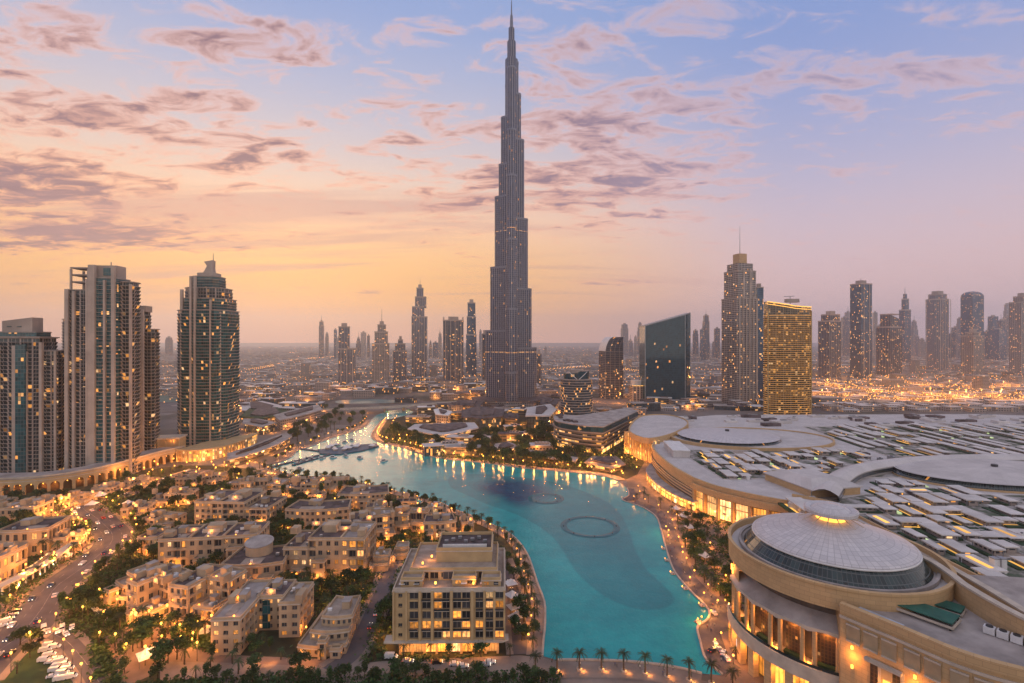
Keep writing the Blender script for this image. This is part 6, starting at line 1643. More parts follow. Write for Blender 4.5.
def crown_mesh(name, rx, ry, rz_, zc, n, size, m, seed, lobes=5):
    r = random.Random(seed); mb = MB()
    L = [(r.uniform(-.5, .5)*rx, r.uniform(-.5, .5)*ry, zc+r.uniform(-.35, .4)*rz_, r.uniform(.45, .72)) for _ in range(lobes)]
    for i in range(n):
        lx, ly, lz, f = r.choice(L)
        d = Vector((r.gauss(0, 1), r.gauss(0, 1), r.gauss(0, 1))).normalized()*(r.random()**.45)
        c = Vector((lx+d.x*rx*f, ly+d.y*ry*f, lz+d.z*rz_*f))
        a = Vector((r.gauss(0, 1), r.gauss(0, 1), r.gauss(0, .6))).normalized(); b = a.cross(Vector((r.gauss(0, 1), r.gauss(0, 1), r.gauss(0, 1)))).normalized()
        s = size*r.uniform(.6, 1.3)
        mb.face([tuple(c-a*s), tuple(c-b*s*.5+a*s*.1), tuple(c+a*s), tuple(c+b*s*.55)])
    return mb.mesh(name, m)
def broad_trunk(h, r0, seed):
    r = random.Random(seed); mb = MB()
    mb.tube([(0, 0, 0), (.1, 0, h*.45), (.05, .1, h*.8), (0, 0, h*1.1)], [r0, r0*.75, r0*.5, r0*.15], 7)
    for k in range(4):
        a = r.uniform(0, 6.28); mb.tube([(.05, 0, h*.55), (cos(a)*h*.22, sin(a)*h*.22, h*.85), (cos(a)*h*.34, sin(a)*h*.34, h*1.15)], [r0*.4, r0*.25, r0*.08], 5)
    return mb.mesh('trunk', M['bark'])
def palm_crown(h, n, ln, seed):
    r = random.Random(seed); mb = MB()
    for k in range(n):
        a = 2*pi*k/n*2.4+r.uniform(-.2, .2); el = r.uniform(-.35, 1.15); co, si = cos(a), sin(a); l = ln*r.uniform(.85, 1.1)
        pts = []
        for q in range(7):
            f = q/6; hz = l*f*cos(el*.6)*(1-.12*f); z = h+l*(sin(el)*f*.9-.62*f*f)
            pts.append(Vector((co*hz, si*hz, z)))
        side = Vector((-si, co, 0))
        for q in range(6):
            p, p2 = pts[q], pts[q+1]; w = ln*.17*(1-.5*q/6)*(.5 if q == 0 else 1)
            for s in (-1, 1):
                for u in (0, .5):
                    c = p.lerp(p2, u); c2 = p.lerp(p2, u+.42)
                    tip = c2+side*s*w+Vector((co, si, 0))*w*.5+Vector((0, 0, -w*.35))
                    mb.face([tuple(c), tuple(c2), tuple(tip)] if s > 0 else [tuple(c2), tuple(c), tuple(tip)])
    return mb.mesh('crown', M['frond'])
def palm_trunk(h):
    mb = MB(); pts, rad = [], []
    for k in range(9): pts.append((.12*sin(k*.5), 0, h*k/8)); rad.append(.30-.09*k/8+(.04 if k % 2 else 0)+(.10 if k == 8 else 0))
    mb.tube(pts, rad, 8); return mb.mesh('trunk', M['bark'])
def proto_tree(name, trunk, crown, cat, group):
    return dict(name=name, trunk=trunk, crown=crown, cat=cat, group=group)
PROTO = {
 'broad': proto_tree('broadleaf_tree', broad_trunk(4.2, .32, 1), crown_mesh('crown', 3.9, 3.7, 3.0, 5.6, 620, .55, M['leaf'], 2, 7), 'tree', 'leafy trees between the old town blocks'),
 'broad2': proto_tree('pale_leafy_tree', broad_trunk(3.6, .26, 5), crown_mesh('crown', 3.1, 3.3, 2.6, 4.8, 480, .50, M['leaf2'], 6, 6), 'tree', 'leafy trees between the old town blocks'),
 'slim': proto_tree('slim_tree', broad_trunk(4.6, .2, 8), crown_mesh('crown', 1.9, 1.9, 3.4, 5.6, 380, .45, M['leaf'], 9, 6), 'tree', 'leafy trees between the old town blocks'),
 'palm': proto_tree('palm_tree', palm_trunk(6.6), palm_crown(6.7, 26, 3.3, 3), 'palm tree', 'palms by the water and in the old town'),
 'palm2': proto_tree('palm_tree', palm_trunk(5.2), palm_crown(5.3, 22, 2.9, 4), 'palm tree', 'palms by the water and in the old town'),
 'shrub': proto_tree('shrub', broad_trunk(.9, .12, 3), crown_mesh('crown', 1.6, 1.5, 1.1, 1.3, 170, .38, M['leaf2'], 12, 4), 'shrub', 'shrubs in the gardens'),
}
LOOK = {'broad': 'dark round leafy tree', 'broad2': 'paler leafy tree', 'slim': 'slim upright tree', 'palm': 'tall date palm', 'palm2': 'short date palm', 'shrub': 'low shrub'}
TREES = []
def plant(kind, x, y, s, rnd, label=None, z=0.0):
    p = PROTO[kind]; t = thing(p['name'], label or '', p['cat'], (x, y, z), rnd.uniform(0, 6.28), p['group'])
    t.scale = (s*rnd.uniform(.9, 1.1), s*rnd.uniform(.9, 1.1), s*rnd.uniform(.9, 1.12))
    link('trunk', p['trunk'], t); link('crown', p['crown'], t); TREES.append((x, y))
    if not label: auto(t, LOOK[kind], x, y)
    return t
ROADS = [(ROAD, 11.5), (LANE, 5), (SIDE, 6), (LAKE_ROAD, 5)]
def clear(x, y, pad=2.0, road=True):
    for P in BUILT:
        if inside((x, y), P): return False
    if inside((x, y), LAKE): return False
    if road:
        for l, w in ROADS:
            for i in range(0, len(l), 2):
                if hypot(l[i][0]-x, l[i][1]-y) < w: return False
    return all(hypot(a-x, b-y) > pad for a, b in TREES)
rt = random.Random(99)
# the row of palms on the near promenade
for i, (px, py) in enumerate([(535.6,672),(557,671.5),(579.6,670),(601.5,670),(624,672),(645,674),(667,677),(689,681),(711.6,684),(733,689)]):
    x, y = G(px, py); pos = ("leftmost" if i == 0 else "rightmost" if i == 9 else ORD[i]+" from the left")
    plant('palm', x, y, 1.05, rt, f"date palm lit from below on the near promenade, {pos} of the row")
    p = thing('palm_planter', f"round stone planter under the {pos} palm of the near promenade row", 'planter', (x, y, .1), 0, 'palm planters on the near promenade')
    mb = MB(); mb.loft([[(r_*cos(2*pi*k/14), r_*sin(2*pi*k/14), z) for k in range(14)] for r_, z in ((1.2,0),(1.25,.55),(.95,.55),(.95,.4))], [0]*3); mb.build('rim', M['kerb'], p)
    mb = MB(); mb.prism(ell(.12, .12, 6, .6, -.6), .42, .75); mb.build('uplight', M['lamp'], p); point_light(p, (1.4, -1.6, 1.0), 260, r=.2)
# palms along the lake edges
for line, step, off, kinds in ((ISL_L, 9.0, 5.0, ('palm', 'palm2', 'broad2')), (ISL_L, 13.0, 9.5, ('palm', 'slim', 'broad')), (MALL_L, 15.0, 13.0, ('palm', 'palm2')), (COVE_L, 13.0, 10.0, ('palm', 'broad2'))):
    for p in walk(side_line(line, off), step, 4.0):
        if PX(p[0], p[1])[1] > 680: continue
        x, y = p[0]+rt.uniform(-1, 1), p[1]+rt.uniform(-1, 1)
        if clear(x, y, 3.0, False): plant(rt.choice(kinds), x, y, rt.uniform(.85, 1.15), rt)
# roadside
for off in (-15, 15):
    for p in walk(side_line(ROAD, off), 11.0, 3.0):
        px, py = PX(p[0], p[1])
        if -30 < px < 190 and p[1] > 150 and clear(p[0], p[1], 4): plant(rt.choice(('palm', 'palm2', 'broad2', 'slim')), p[0], p[1], rt.uniform(.85, 1.1), rt)
# mall plaza groves
n = 0
while n < 46:
    px, py = rt.uniform(668, 742), rt.uniform(515, 655); x, y = G(px, py)
    if hypot(x-130, y-204) < 45 or any(hypot(a-x, b-y) < 13 for a, b in MALLS) or not clear(x, y, 3.2, False): n += .05; continue
    plant(rt.choice(('palm', 'broad', 'palm2', 'broad2', 'slim')), x, y, rt.uniform(.8, 1.1), rt); n += 1
# big foreground trees
for px, py, k, s in ((142,648,'broad',1.55),(152,640,'broad',1.2),(133,652,'broad2',1.3),(177,660,'broad',1.1),(160,668,'broad',1.3),(168,664,'slim',1.1),(20,646,'broad',1.0),(31,647,'broad',1.0),(108,606,'broad',1.1),(76,611,'broad',1.2),(88,617,'broad2',1.2),(70,618,'broad',1.2),(62,612,'slim',1.2),(80,603,'broad',1.0),(96,612,'broad2',1.0),(238,655,'palm2',.9),(250,648,'broad2',.8),(262,646,'palm2',.9),(270,652,'slim',.8),(256,655,'broad',.7),(205,640,'palm',1.1),(198,645,'palm',1.1),(213,648,'palm',1.0)):
    x, y = G(px, py); plant(k, x, y, s, rt)
# bottom hedge row of trees below the road
px = 158
while px < 556:
    x, y = G(px, 681+rt.uniform(-3, 6)); plant(rt.choice(('broad', 'broad2', 'slim', 'palm2', 'shrub', 'broad')), x, y, rt.uniform(.62, .88), rt); px += rt.uniform(7, 12)
# hotel front and lakeside road
for px, py, k in ((404,659,'palm2'),(411,652,'palm2'),(431,654,'palm2'),(450,657,'broad2'),(468,654,'palm2'),(481,657,'broad'),(510,657,'palm2'),(374,655,'palm2'),(384,643,'palm2'),(515,632,'broad'),(525,640,'broad2'),(519,612,'broad'),(526,607,'palm2'),(522,590,'broad'),(514,580,'broad'),(509,575,'broad2'),(507,563,'broad'),(503,556,'broad2'),(534,619,'palm2'),(528,575,'palm2')):
    x, y = G(px, py); plant(k, x, y, rt.uniform(.75, .95), rt)
for _ in range(26):
    px, py = rt.uniform(96, 330), rt.uniform(658, 684); x, y = G(px, py)
    if clear(x, y, 4): plant(rt.choice(('broad', 'broad2', 'palm2', 'slim')), x, y, rt.uniform(.7, 1.05), rt)
# gardens of the old town
def fill(n, box, kinds, s0, s1, pad=2.6):
    k = 0; tries = 0
    while k < n and tries < n*60:
        tries += 1
        px, py = rt.uniform(box[0], box[2]), rt.uniform(box[1], box[3]); x, y = G(px, py)
        if clear(x, y, pad): plant(rt.choice(kinds), x, y, rt.uniform(s0, s1), rt); k += 1
fill(95, (170,568,395,640), ('broad', 'palm', 'broad2', 'slim', 'palm', 'palm2', 'broad'), .75, 1.1)
fill(60, (270,515,372,560), ('broad', 'broad2', 'slim', 'broad'), .8, 1.15)
fill(60, (100,520,270,560), ('broad', 'broad2', 'slim', 'palm'), .8, 1.15)
fill(45, (90,560,220,650), ('broad', 'broad2', 'palm', 'slim'), .8, 1.2)
fill(40, (366,512,470,560), ('broad', 'broad2', 'slim', 'palm'), .75, 1.0)
fill(70, (120,478,400,515), ('broad', 'broad2', 'slim'), 1.0, 1.5, 4)
fill(44, (0,500,120,560), ('broad', 'broad2', 'palm'), 1.0, 1.4, 4)
# wooded park behind the lake
PARKB = []
def park_fill(n):
    k = 0
    while k < n:
        px, py = rt.uniform(384, 640), rt.uniform(428, 471); x, y = G(px, py)
        if not inside((px, py), [(380,436),(400,430),(470,432),(552,432),(556,455),(625,462),(630,478),(560,470),(485,462),(446,458),(405,447)]) or any(inside((x, y), P) for P in PARKB+BUILT) or inside((x, y), LAKE): k += .02; continue
        plant(rt.choice(('broad', 'broad2', 'broad2', 'broad')), x, y, rt.uniform(1.5, 2.2), rt); k += 1

def shrubbery():
    r = random.Random(5); mb = MB()
    zones = [((150,676,560,700), 800), ((95,640,215,690), 500), ((95,478,470,662), 3000), ((0,500,130,640), 700), ((384,430,636,470), 1500), ((668,512,742,655), 500)]
    for (x0, y0, x1, y1), n in zones:
        k = 0; tries = 0
        while k < n and tries < n*12:
            tries += 1
            px, py = r.uniform(x0, x1), r.uniform(y0, y1); x, y = G(px, py)
            if any(inside((x, y), P) for P in BUILT) or inside((x, y), LAKE): continue
            if any(hypot(l[i][0]-x, l[i][1]-y) < w-1 for l, w in ROADS for i in range(0, len(l), 3)): continue
            if hypot(x-130, y-204) < 44 or inside((px, py), [(100,640),(140,622),(170,632),(215,655),(352,654),(360,668),(120,690)]): continue
            if any(hypot(a-x, b-y) < 9 for a, b in ISL[::2]): continue
            if x0 > 600 and any(hypot(a-x, b-y) < 13 for a, b in MALLS): continue
            k += 1; s = r.uniform(.7, 1.7)*(1.6 if py < 480 else 1.0)
            for _ in range(9):
                c = Vector((x+r.gauss(0, .9*s), y+r.gauss(0, .9*s), abs(r.gauss(.5, .45))*s+.1)); a = Vector((r.gauss(0, 1), r.gauss(0, 1), r.gauss(0, .5))).normalized(); b = a.cross(Vector((r.gauss(0, 1), r.gauss(0, 1), r.gauss(0, 1)))).normalized(); q = .55*s
                mb.face([tuple(c-a*q), tuple(c-b*q*.5), tuple(c+a*q), tuple(c+b*q*.55)])
    tag(mb.build('shrubbery', M['leaf']), kind='stuff')
# ================================================================== MIDDLE DISTANCE: park halls, bridge, pontoon, low city
def hall(name, label, short, px, z, h_roof, style, roofm, lights=3, cat='building', drop=0):
    P = W(px); cx, cyy = P[0]; t = thing(name, label, cat, (cx, cyy, 0)); landmark(short, sum(p[0] for p in px)/len(px), sum(p[1] for p in px)/len(px))
    Q = ccw([(x-cx, y-cyy) for x, y in P])
    mb = MB(); mb.prism(offset(Q, -1.5), 0, z); mb.build('body', C_[style], t)
    mb = MB(); mb.prism(offset(Q, .8), z+.02, z+h_roof); mb.build('roof', roofm, t)
    mb = MB(); c = offset(Q, -min(14, sqrt(abs(area(Q)))*.2)); mb.prism(c, z+h_roof+.02, z+h_roof+2.0); mb.build('roof_deck', M['roofgrey'], t)
    r = random.Random(len(label))
    n = 0
    for i in range(len(Q)):
        a, b = Q[i], Q[(i+1) % len(Q)]
        if facing(t, a, b) and n < lights:
            m = ((a[0]+b[0])/2, (a[1]+b[1])/2); L = hypot(b[0]-a[0], b[1]-a[1]); nx, ny = (b[1]-a[1])/L, -(b[0]-a[0])/L
            point_light(t, (m[0]+nx*5, m[1]+ny*5, 4), 6000); n += 1
    PARKB.append([(x+cx, y+cyy) for x, y in offset(Q, 4)]); return t
hall('park_hall', 'low glowing hall with curved pale roof in the lakeside park', 'the park hall', [(408,437),(425,441),(437,443.5),(455,442),(478,435.5),(474,430),(440,431),(415,432)], 9, 1.6, 'bandlit', M['mallroof'], 5)
hall('park_block', 'small pale box building behind the park hall', 'the pale box building', [(436,426.5),(448,427.5),(452,423.5),(440,419.5),(434,421)], 17, 1.2, 'low', M['white'])
hall('park_offices', 'dark broad terraced offices at the foot of the tallest tower', 'the dark terraced offices', [(462,428.5),(482,430),(502,428),(504,420),(478,416),(462,421)], 15, 2, 'band', M['roofgrey'])
hall('glowing_lobby', 'brightly glowing glass lobby between the dark terraced offices', 'the glowing lobby', [(504,427),(518,427.5),(518,422),(504,421.5)], 12, 1, 'bandlit', M['roofgrey'], 4)
hall('park_offices', 'grey-roofed offices right of the glowing lobby', 'the grey-roofed offices', [(526,428.5),(550,428.5),(556,421),(550,415),(528,419)], 17, 2, 'band', M['mallroof'])
hall('waterside_cafe', 'low terrace restaurants with lit edges near the wedge-shaped office', 'the waterside cafes', [(492,455),(506,456.5),(520,452),(508,447),(496,449)], 5, 1, 'bandlit', M['roofpale'], 3)
hall('waterside_cafe', 'long curved lit cafe terrace on the park bank', 'the curved cafe terrace', [(526,460),(552,464),(575,467),(578,463),(552,459),(530,455)], 4.5, 1, 'bandlit', M['roofpale'], 4)
hall('waterside_cafe', 'cluster of lit cafe roofs at the mall end of the bank', 'the mall-end cafes', [(585,468),(612,474),(625,470),(616,462),(592,462)], 4.5, 1, 'bandlit', M['paving'], 4)
hall('rear_block', 'brown low offices between the park and the tallest tower', 'the brown low offices', [(455,414),(480,415),(484,409),(458,408)], 14, 1.5, 'low2', M['roofgrey'])
hall('rear_block', 'dark low offices right of the tallest tower foot', 'the dark low offices', [(540,414),(556,415),(560,408),(542,407)], 16, 1.5, 'low2', M['roofgrey'])
# buildings on the far left bank
hall('garden_hall', 'dark green-roofed hall behind the cove', 'the green-roofed hall', [(240,423),(262,425),(290,420),(282,413),(250,414)], 8, 2, 'low2', M['grassroof'])
hall('cove_flats', 'long pale flats stepping down to the cove', 'the long cove flats', [(280,432),(300,427),(322,420),(318,414),(298,419),(274,426)], 15, 1.5, 'low', M['roofpale'])
hall('parking_deck', 'striped open parking deck right of the curl-crowned tower', 'the striped parking deck', [(243,432),(262,436),(276,431),(258,427),(244,427)], 11, 1, 'band', M['roofpale'])
hall('garden_hall', 'pale broad roof beyond the curl-crowned tower', 'the pale broad roof', [(242,416),(276,416),(282,411),(262,406),(242,408)], 8, 1.4, 'low2', M['mallroof'])
hall('cove_arcade', 'curved lit arcade with pale roof along the cove', 'the cove arcade', [(228,469),(244,465),(262,459),(278,452),(291,444),(286,440),(270,446),(250,455),(228,462)], 8, 1.2, 'bandlit', M['roofpale'], 6)
def terraces():
    r = random.Random(52); k = 0
    while k < 26:
        px, py = r.uniform(396, 640), r.uniform(412, 468); X, Y = G(px, py)
        if not inside((px, py), [(396,436),(404,420),(440,408),(556,408),(640,412),(640,425),(556,432),(553,455),(625,464),(630,478),(560,470),(485,462),(446,458),(405,446)]): continue
        if any(inside((X+a, Y+b), P) for P in PARKB+BUILT for a, b in ((0,0),(18,0),(-18,0),(0,12),(0,-8))) or inside((X, Y), LAKE): continue
        w, d, h = r.uniform(18, 46), r.uniform(10, 20), r.uniform(4.5, 11); k += 1
        t = thing('terrace_building', '', 'building', (X, Y, 0), r.uniform(-.35, .35), 'low terrace buildings round the park')
        mb = MB(); mb.prism(rect(w, d), 0, h); mb.build('body', C_[r.choice(('bandlit', 'low', 'band', 'bandlit'))], t)
        mb = MB(); mb.prism(rect(w+2.4, d+2.4, 0, -.5), h+.02, h+.9); mb.build('roof', r.choice((M['roofpale'], M['mallroof'], M['roofgrey'])), t)
        mb = MB(); mb.prism(rect(w*.4, d*.5, w*.15, 0), h+.92, h+3.2); mb.build('upper_storey', C_['low'], t)
        point_light(t, (0, -d*.5-4, 4), 4000); PARKB.append([(X+a, Y+b) for a, b in rect(w+6, d+6)])
        auto(t, ('long' if w > 32 else 'small')+' low lit terrace building', X, Y)
terraces()
k = 0
while k < 40:
    px, py = rt.uniform(292, 366), rt.uniform(411, 446); x, y = G(px, py)
    if inside((x, y), LAKE) or any(inside((x, y), P) for P in PARKB+BUILT) or any(hypot(a-x, b-y) < 13 for a, b in COVE): k += .02; continue
    plant(rt.choice(('broad', 'broad2', 'palm')), x, y, rt.uniform(1.3, 2.0), rt); k = int(k)+1
park_fill(90)
shrubbery()

def bridge():
    t = thing('road_bridge', 'long pale road bridge crossing the inlet before the far towers', 'bridge', (*G(390, 412), 0)); landmark('the road bridge', 390, 408)
    O = t.location; l = [(x-O.x, y-O.y) for x, y in smooth_line(W([(300,417),(330,414.5),(365,413),(400,411),(440,407.5),(484,404)]), 6)]
    mb = MB(); wall_strip(mb, l, 18, 7.0, 8.6); mb.build('deck', M['roofpale'], t)
    for off in (0, 17.2):
        mb = MB(); wall_strip(mb, side_line(l, off), .8, 8.62, 10.0); mb.build('parapet', M['trim'], t)
    for p in walk(l, 34, 10):
        mb = MB(); q = side_line([p[:2], (p[0]+cos(p[2]), p[1]+sin(p[2]))], 9)[0]; mb.box((q[0], q[1], 3.5), (3, 12, 7), p[2]); mb.build('pier', M['pier'], t)
        point_light(t, (p[0]+8, p[1]-6, 4), 5000)
bridge()
def pontoon():
    t = thing('floating_stage', 'floating white and blue event stage moored across the cove', 'floating stage', (*G(330, 452), .2)); landmark('the floating stage', 340, 449)
    O = t.location; Q = ccw([(x-O.x, y-O.y) for x, y in W([(320,455),(340,455.5),(362,452),(379,447.5),(377,445),(360,446),(335,449),(318,451)])])
    mb = MB(); mb.prism(Q, 0, 1.2); mb.build('deck', mat('blue_deck', (.05,.11,.17), .6), t)
    r = random.Random(8)
    for i in range(12):
        px, py = r.uniform(325, 372), r.uniform(447.5, 452.5); x, y = G(px, py); x -= O.x; y -= O.y
        w = r.uniform(4, 9); mb = MB(); mb.loft([[(x+a*w/2, y+b*w/2, z) for a, b in ((-1*f,-1*f),(1*f,-1*f),(1*f,1*f),(-1*f,1*f))] for f, z in ((1,3.2),(.45,4.2),(.05,5.6))], [0, 0]); o = mb.build('tent', M['white'], t)
        mb = MB(); mb.prism(rect(w*.8, w*.8, x, y), 1.22, 3.15); mb.build('booth', M['metal'], o)
    for i, (a, b) in enumerate((((301,449.5),(322,452)), ((270,468),(318,456)), ((292,466),(330,455)))):
        A, B = G(*a), G(*b)
        q = thing('jetty', ['straight jetty from the cove promenade to the floating stage', 'long slanting jetty in the cove, nearest the old town', 'short inner jetty parallel to the long one'][i], 'jetty', (*A, .2)); l = [(0, 0), (B[0]-A[0], B[1]-A[1])]
        mb = MB(); wall_strip(mb, l, 3.2, .1, .9); mb.build('walkway', mat('jetty_deck', (.07,.09,.13), .7), q)
        for p in walk(l, 9): mb = MB(); mb.prism(ell(.4, .4, 8, p[0], p[1]), -.3, 2.2); mb.build('pile', M['darkmetal'], q)
pontoon()
def boats():
    def mk():
        t = thing('boat', '', 'boat', (0, 0, 0), 0, 'boats moored by the floating stage')
        mb = MB(); hull = [(-4,-1.3),(2.2,-1.4),(4.6,0),(2.2,1.4),(-4,1.3)]; mb.loft([[(x*.86, y*.7, 0) for x, y in hull], [(x, y, 1.1) for x, y in hull]], [0]); mb.build('hull', M['white'], t)
        mb = MB(); mb.prism(rect(3.4, 2.0, -.6, 0), 1.12, 2.4); c = mb.build('cabin', M['glassdark'], t)
        mb = MB(); mb.prism(rect(4.0, 2.3, -.6, 0), 2.42, 2.6); mb.build('cabin_roof', M['white'], t)
        return t
    p = mk(); r = random.Random(3); first = True
    for px, py in ((296,463),(304,462),(312,460),(322,459),(333,458.5),(346,457),(352,441),(345,443),(338,446),(360,459),(384,462),(300,470)):
        x, y = G(px, py); o = p if first else dup(p, (x, y, WATER_Z)); first = False
        o.location = (x, y, WATER_Z); o.rotation_euler.z = r.uniform(-.6, .6); auto(o, 'small white boat', x, y)
boats()
def fountains():
    mb = MB()
    def ring(label, px, py, rx, ry, r):
        x, y = G(px, py, WATER_Z); t = thing('fountain_ring', label, 'fountain', (x, y, WATER_Z+.05))
        n = 64; mb = MB(); mb.loft([[((rx+r*cos(a))*cos(2*pi*i/n), (ry+r*cos(a))*sin(2*pi*i/n), .12+.12*sin(a)) for i in range(n)] for a in (pi, pi/2, 0)], [0, 0], cap=False); mb.build('pipe', M['pipe'], t)
        for i in range(0, n, 8):
            mb = MB(); mb.prism(ell(.35, .35, 8, rx*cos(2*pi*i/n), ry*sin(2*pi*i/n)), .1, .7); mb.build('nozzle', M['darkmetal'], t)
    M['pipe'] = mat('wet_pipe', (.005,.135,.165), .2, var=.1, spec=.25)
    ring('large round fountain ring lying in the middle of the lake', 590, 527, 18.5, 18.5, 2.2)
    ring('dark fountain ring beyond the large one, over the dark tiles', 546, 499, 12, 12, 3.0)
    # the hotel pool
    x, y = G(412, 503); t = thing('swimming_pool', 'small turquoise swimming pool between the lakeside villas', 'swimming pool', (x, y, .1)); landmark('the turquoise pool', 412, 503)
    mb = MB(); mb.prism(ell(9, 7, 24), 0, .3); mb.build('rim', M['kerb'], t)
    mb = MB(); mb.prism(ell(8.2, 6.2, 24), .31, .4); mb.build('water', mat('pool_water', (.02,.35,.38), .1, var=.1), t)
fountains()

# ---------------------------------------------- street lamps
LAMP_N = 0
def lamp_mesh():
    mb = MB(); mb.tube([(0, 0, 0), (0, 0, 1.0), (0, 0, 7.2)], [.16, .10, .07], 6); pole = mb.mesh('pole', M['darkmetal'])
    mb = MB(); mb.loft([[(r*cos(pi*i/5), r*sin(pi*i/5), z) for i in range(10)] for r, z in ((.1,7.2),(.34,7.4),(.42,7.7),(.34,8.0),(.1,8.1))], [0]*4); head = mb.mesh('lamp_globe', M['lamp'])
    mb = MB(); mb.tube([(0, 0, 0), (0, 0, 3.4)], [.09, .06], 6); p2 = mb.mesh('pole', M['darkmetal'])
    mb = MB(); mb.loft([[(r*cos(pi*i/4), r*sin(pi*i/4), z) for i in range(8)] for r, z in ((.08,3.4),(.32,3.55),(.38,3.85),(.28,4.1),(.06,4.2))], [0]*4); h2 = mb.mesh('lamp_globe', M['lamp'])
    return pole, head, p2, h2
LP = lamp_mesh()
LW = 2.2
def lamp(x, y, tall=True, watts=1500, light=True, s=1.0):
    t = thing('street_lamp', '', 'street lamp', (x, y, .1), 0, 'amber street lamps' if tall else 'low garden lamps')
    if not tall: t.name = 'garden_lamp'
    t.scale = (s, s, s)
    link('pole', LP[0 if tall else 2], t); link('lamp_globe', LP[1 if tall else 3], t)
    if light: point_light(t, (0, 0, 6.6 if tall else 2.9), watts*LW, r=.5)
    auto(t, 'tall amber street lamp' if tall else 'low amber garden lamp', x, y)
rl = random.Random(31)
for off in (-12.5, 12.5):
    for p in walk(side_line(ROAD, off), 15.0, 5.0):
        if p[1] > 165 and PX(*p[:2])[0] < 200: lamp(p[0], p[1], True, 1800)
for p in walk(side_line(LANE, 4.4), 13): lamp(p[0], p[1], True, 1500)
for p in walk(side_line(ISL_L, 6.6), 15, 3): 
    if PX(*p[:2])[1] < 660: lamp(p[0], p[1], False, 500)
for p in walk(side_line(PARK_L, 8.5), 12, 3): lamp(p[0], p[1], False, 1500, s=1.5)
for p in walk(side_line(PARK_L, 26), 26, 3): lamp(p[0], p[1], True, 2500, s=1.2)
for p in walk(side_line(COVE_L, 8.5), 22, 3): lamp(p[0], p[1], False, 1500, s=1.5)
for p in walk(side_line(MALL_L, 9.2), 16, 3): lamp(p[0], p[1], False, 450)
def lamp_fill(n, box, tall, watts, pad=6, s=1.0):
    k = 0; tries = 0; done = []
    while k < n and tries < n*80:
        tries += 1; px, py = rl.uniform(box[0], box[2]), rl.uniform(box[1], box[3]); x, y = G(px, py)
        if any(hypot(x-a, y-b) < pad for a, b in done) or not clear(x, y, 1.0): continue
        if hypot(x-130, y-204) < 44 or any(inside((x, y), P) for P in PARKB): continue
        done.append((x, y)); k += 1; lamp(x, y, tall, watts, s=s)
lamp_fill(34, (170,560,395,650), False, 700); lamp_fill(20, (95,600,215,670), True, 1300)
lamp_fill(34, (36,508,96,552), True, 1600, 7); lamp_fill(26, (110,500,270,560), False, 1000)
lamp_fill(26, (120,476,400,512), False, 1500, 9, 1.4); lamp_fill(20, (280,510,400,560), False, 800)
lamp_fill(26, (664,505,740,650), False, 900); lamp_fill(30, (386,428,560,462), False, 2200, 12, 1.6); lamp_fill(14, (560,455,640,480), False, 1800, 8, 1.5)
lamp_fill(14, (400,510,480,556), False, 600); lamp_fill(14, (0,560,90,640), True, 1500); lamp_fill(24, (100,460,260,482), True, 2200, 10, 1.2)

# ---------------------------------------------- cars
def car_proto(col, name='parked_car', van=False):
    t = thing(name, '', 'van' if van else 'car', (0, 0, 0)); b = MB(); n = 'car_paint_'+col[0]
    mm = M.get(n) or M.setdefault(n, mat(n, col[1], .3, .2, var=.05, spec=.6))
    if van:
        prof = [(-2.6,.35),(-2.6,1.9),(-2.4,2.15),(1.3,2.15),(2.0,1.25),(2.6,1.05),(2.6,.35)]
    else:
        prof = [(-2.15,.35),(-2.2,.85),(-1.7,.98),(-1.2,1.45),(.35,1.45),(1.05,.98),(2.0,.85),(2.2,.6),(2.2,.35)]
    w = .9 if not van else 1.0
    R = [[(x, y*(1-.12*max(0, z-.9)), z) for x, z in prof] for y in (-w, -w*.96, w*.96, w)]
    k = len(prof)
    b.v += [p for r in R for p in r]
    for q in range(3):
        for i in range(k):
            j = (i+1) % k; b.f.append((q*k+i, q*k+j, (q+1)*k+j, (q+1)*k+i)); b.uv.append([(0, 0)]*4); b.mi.append(0)
    b.f += [tuple(range(k-1, -1, -1)), tuple(3*k+i for i in range(k))]; b.uv += [[(0, 0)]*k]*2; b.mi += [0, 0]
    b.build('body', mm, t)
    g = MB(); 
    if van: g.box((1.62, 0, 1.72), (.7, 1.75, .5))
    else: g.box((-.4, 0, 1.2), (2.3, 1.66, .34))
    g.build('window_band', M['glassdark'], t)
    for x in (-1.35, 1.35):
        for y in (-w, w):
            wv = MB(); wv.v += [(x+.33*cos(2*pi*i/10), y-.1, .33+.33*sin(2*pi*i/10)) for i in range(10)]+[(x+.33*cos(2*pi*i/10), y+.1, .33+.33*sin(2*pi*i/10)) for i in range(10)]
            for i in range(10): j = (i+1) % 10; wv.f.append((i, j, 10+j, 10+i)); wv.uv.append([(0, 0)]*4); wv.mi.append(0)
            wv.f += [tuple(range(9, -1, -1)), tuple(range(10, 20))]; wv.uv += [[(0, 0)]*10]*2; wv.mi += [0, 0]
            wv.build('wheel', M['darkmetal'], t)
    for y in (-.6, .6):
        h = MB(); h.box(((2.2 if not van else 2.6), y, .68), (.1, .34, .18)); h.build('headlight', M['headlight'], t)
        h = MB(); h.box(((-2.2 if not van else -2.62), y, .75), (.1, .3, .16)); h.build('taillight', M['taillight'], t)
    return t
COLS = [('white', (.75,.74,.73)), ('silver', (.42,.42,.44)), ('black', (.02,.02,.025)), ('red', (.35,.03,.02)), ('dark blue', (.03,.05,.12))]
CARS = [(c[0]+' car', car_proto(c)) for c in COLS]+[('white van', car_proto(COLS[0], 'parked_van', True))]
used_c = set()
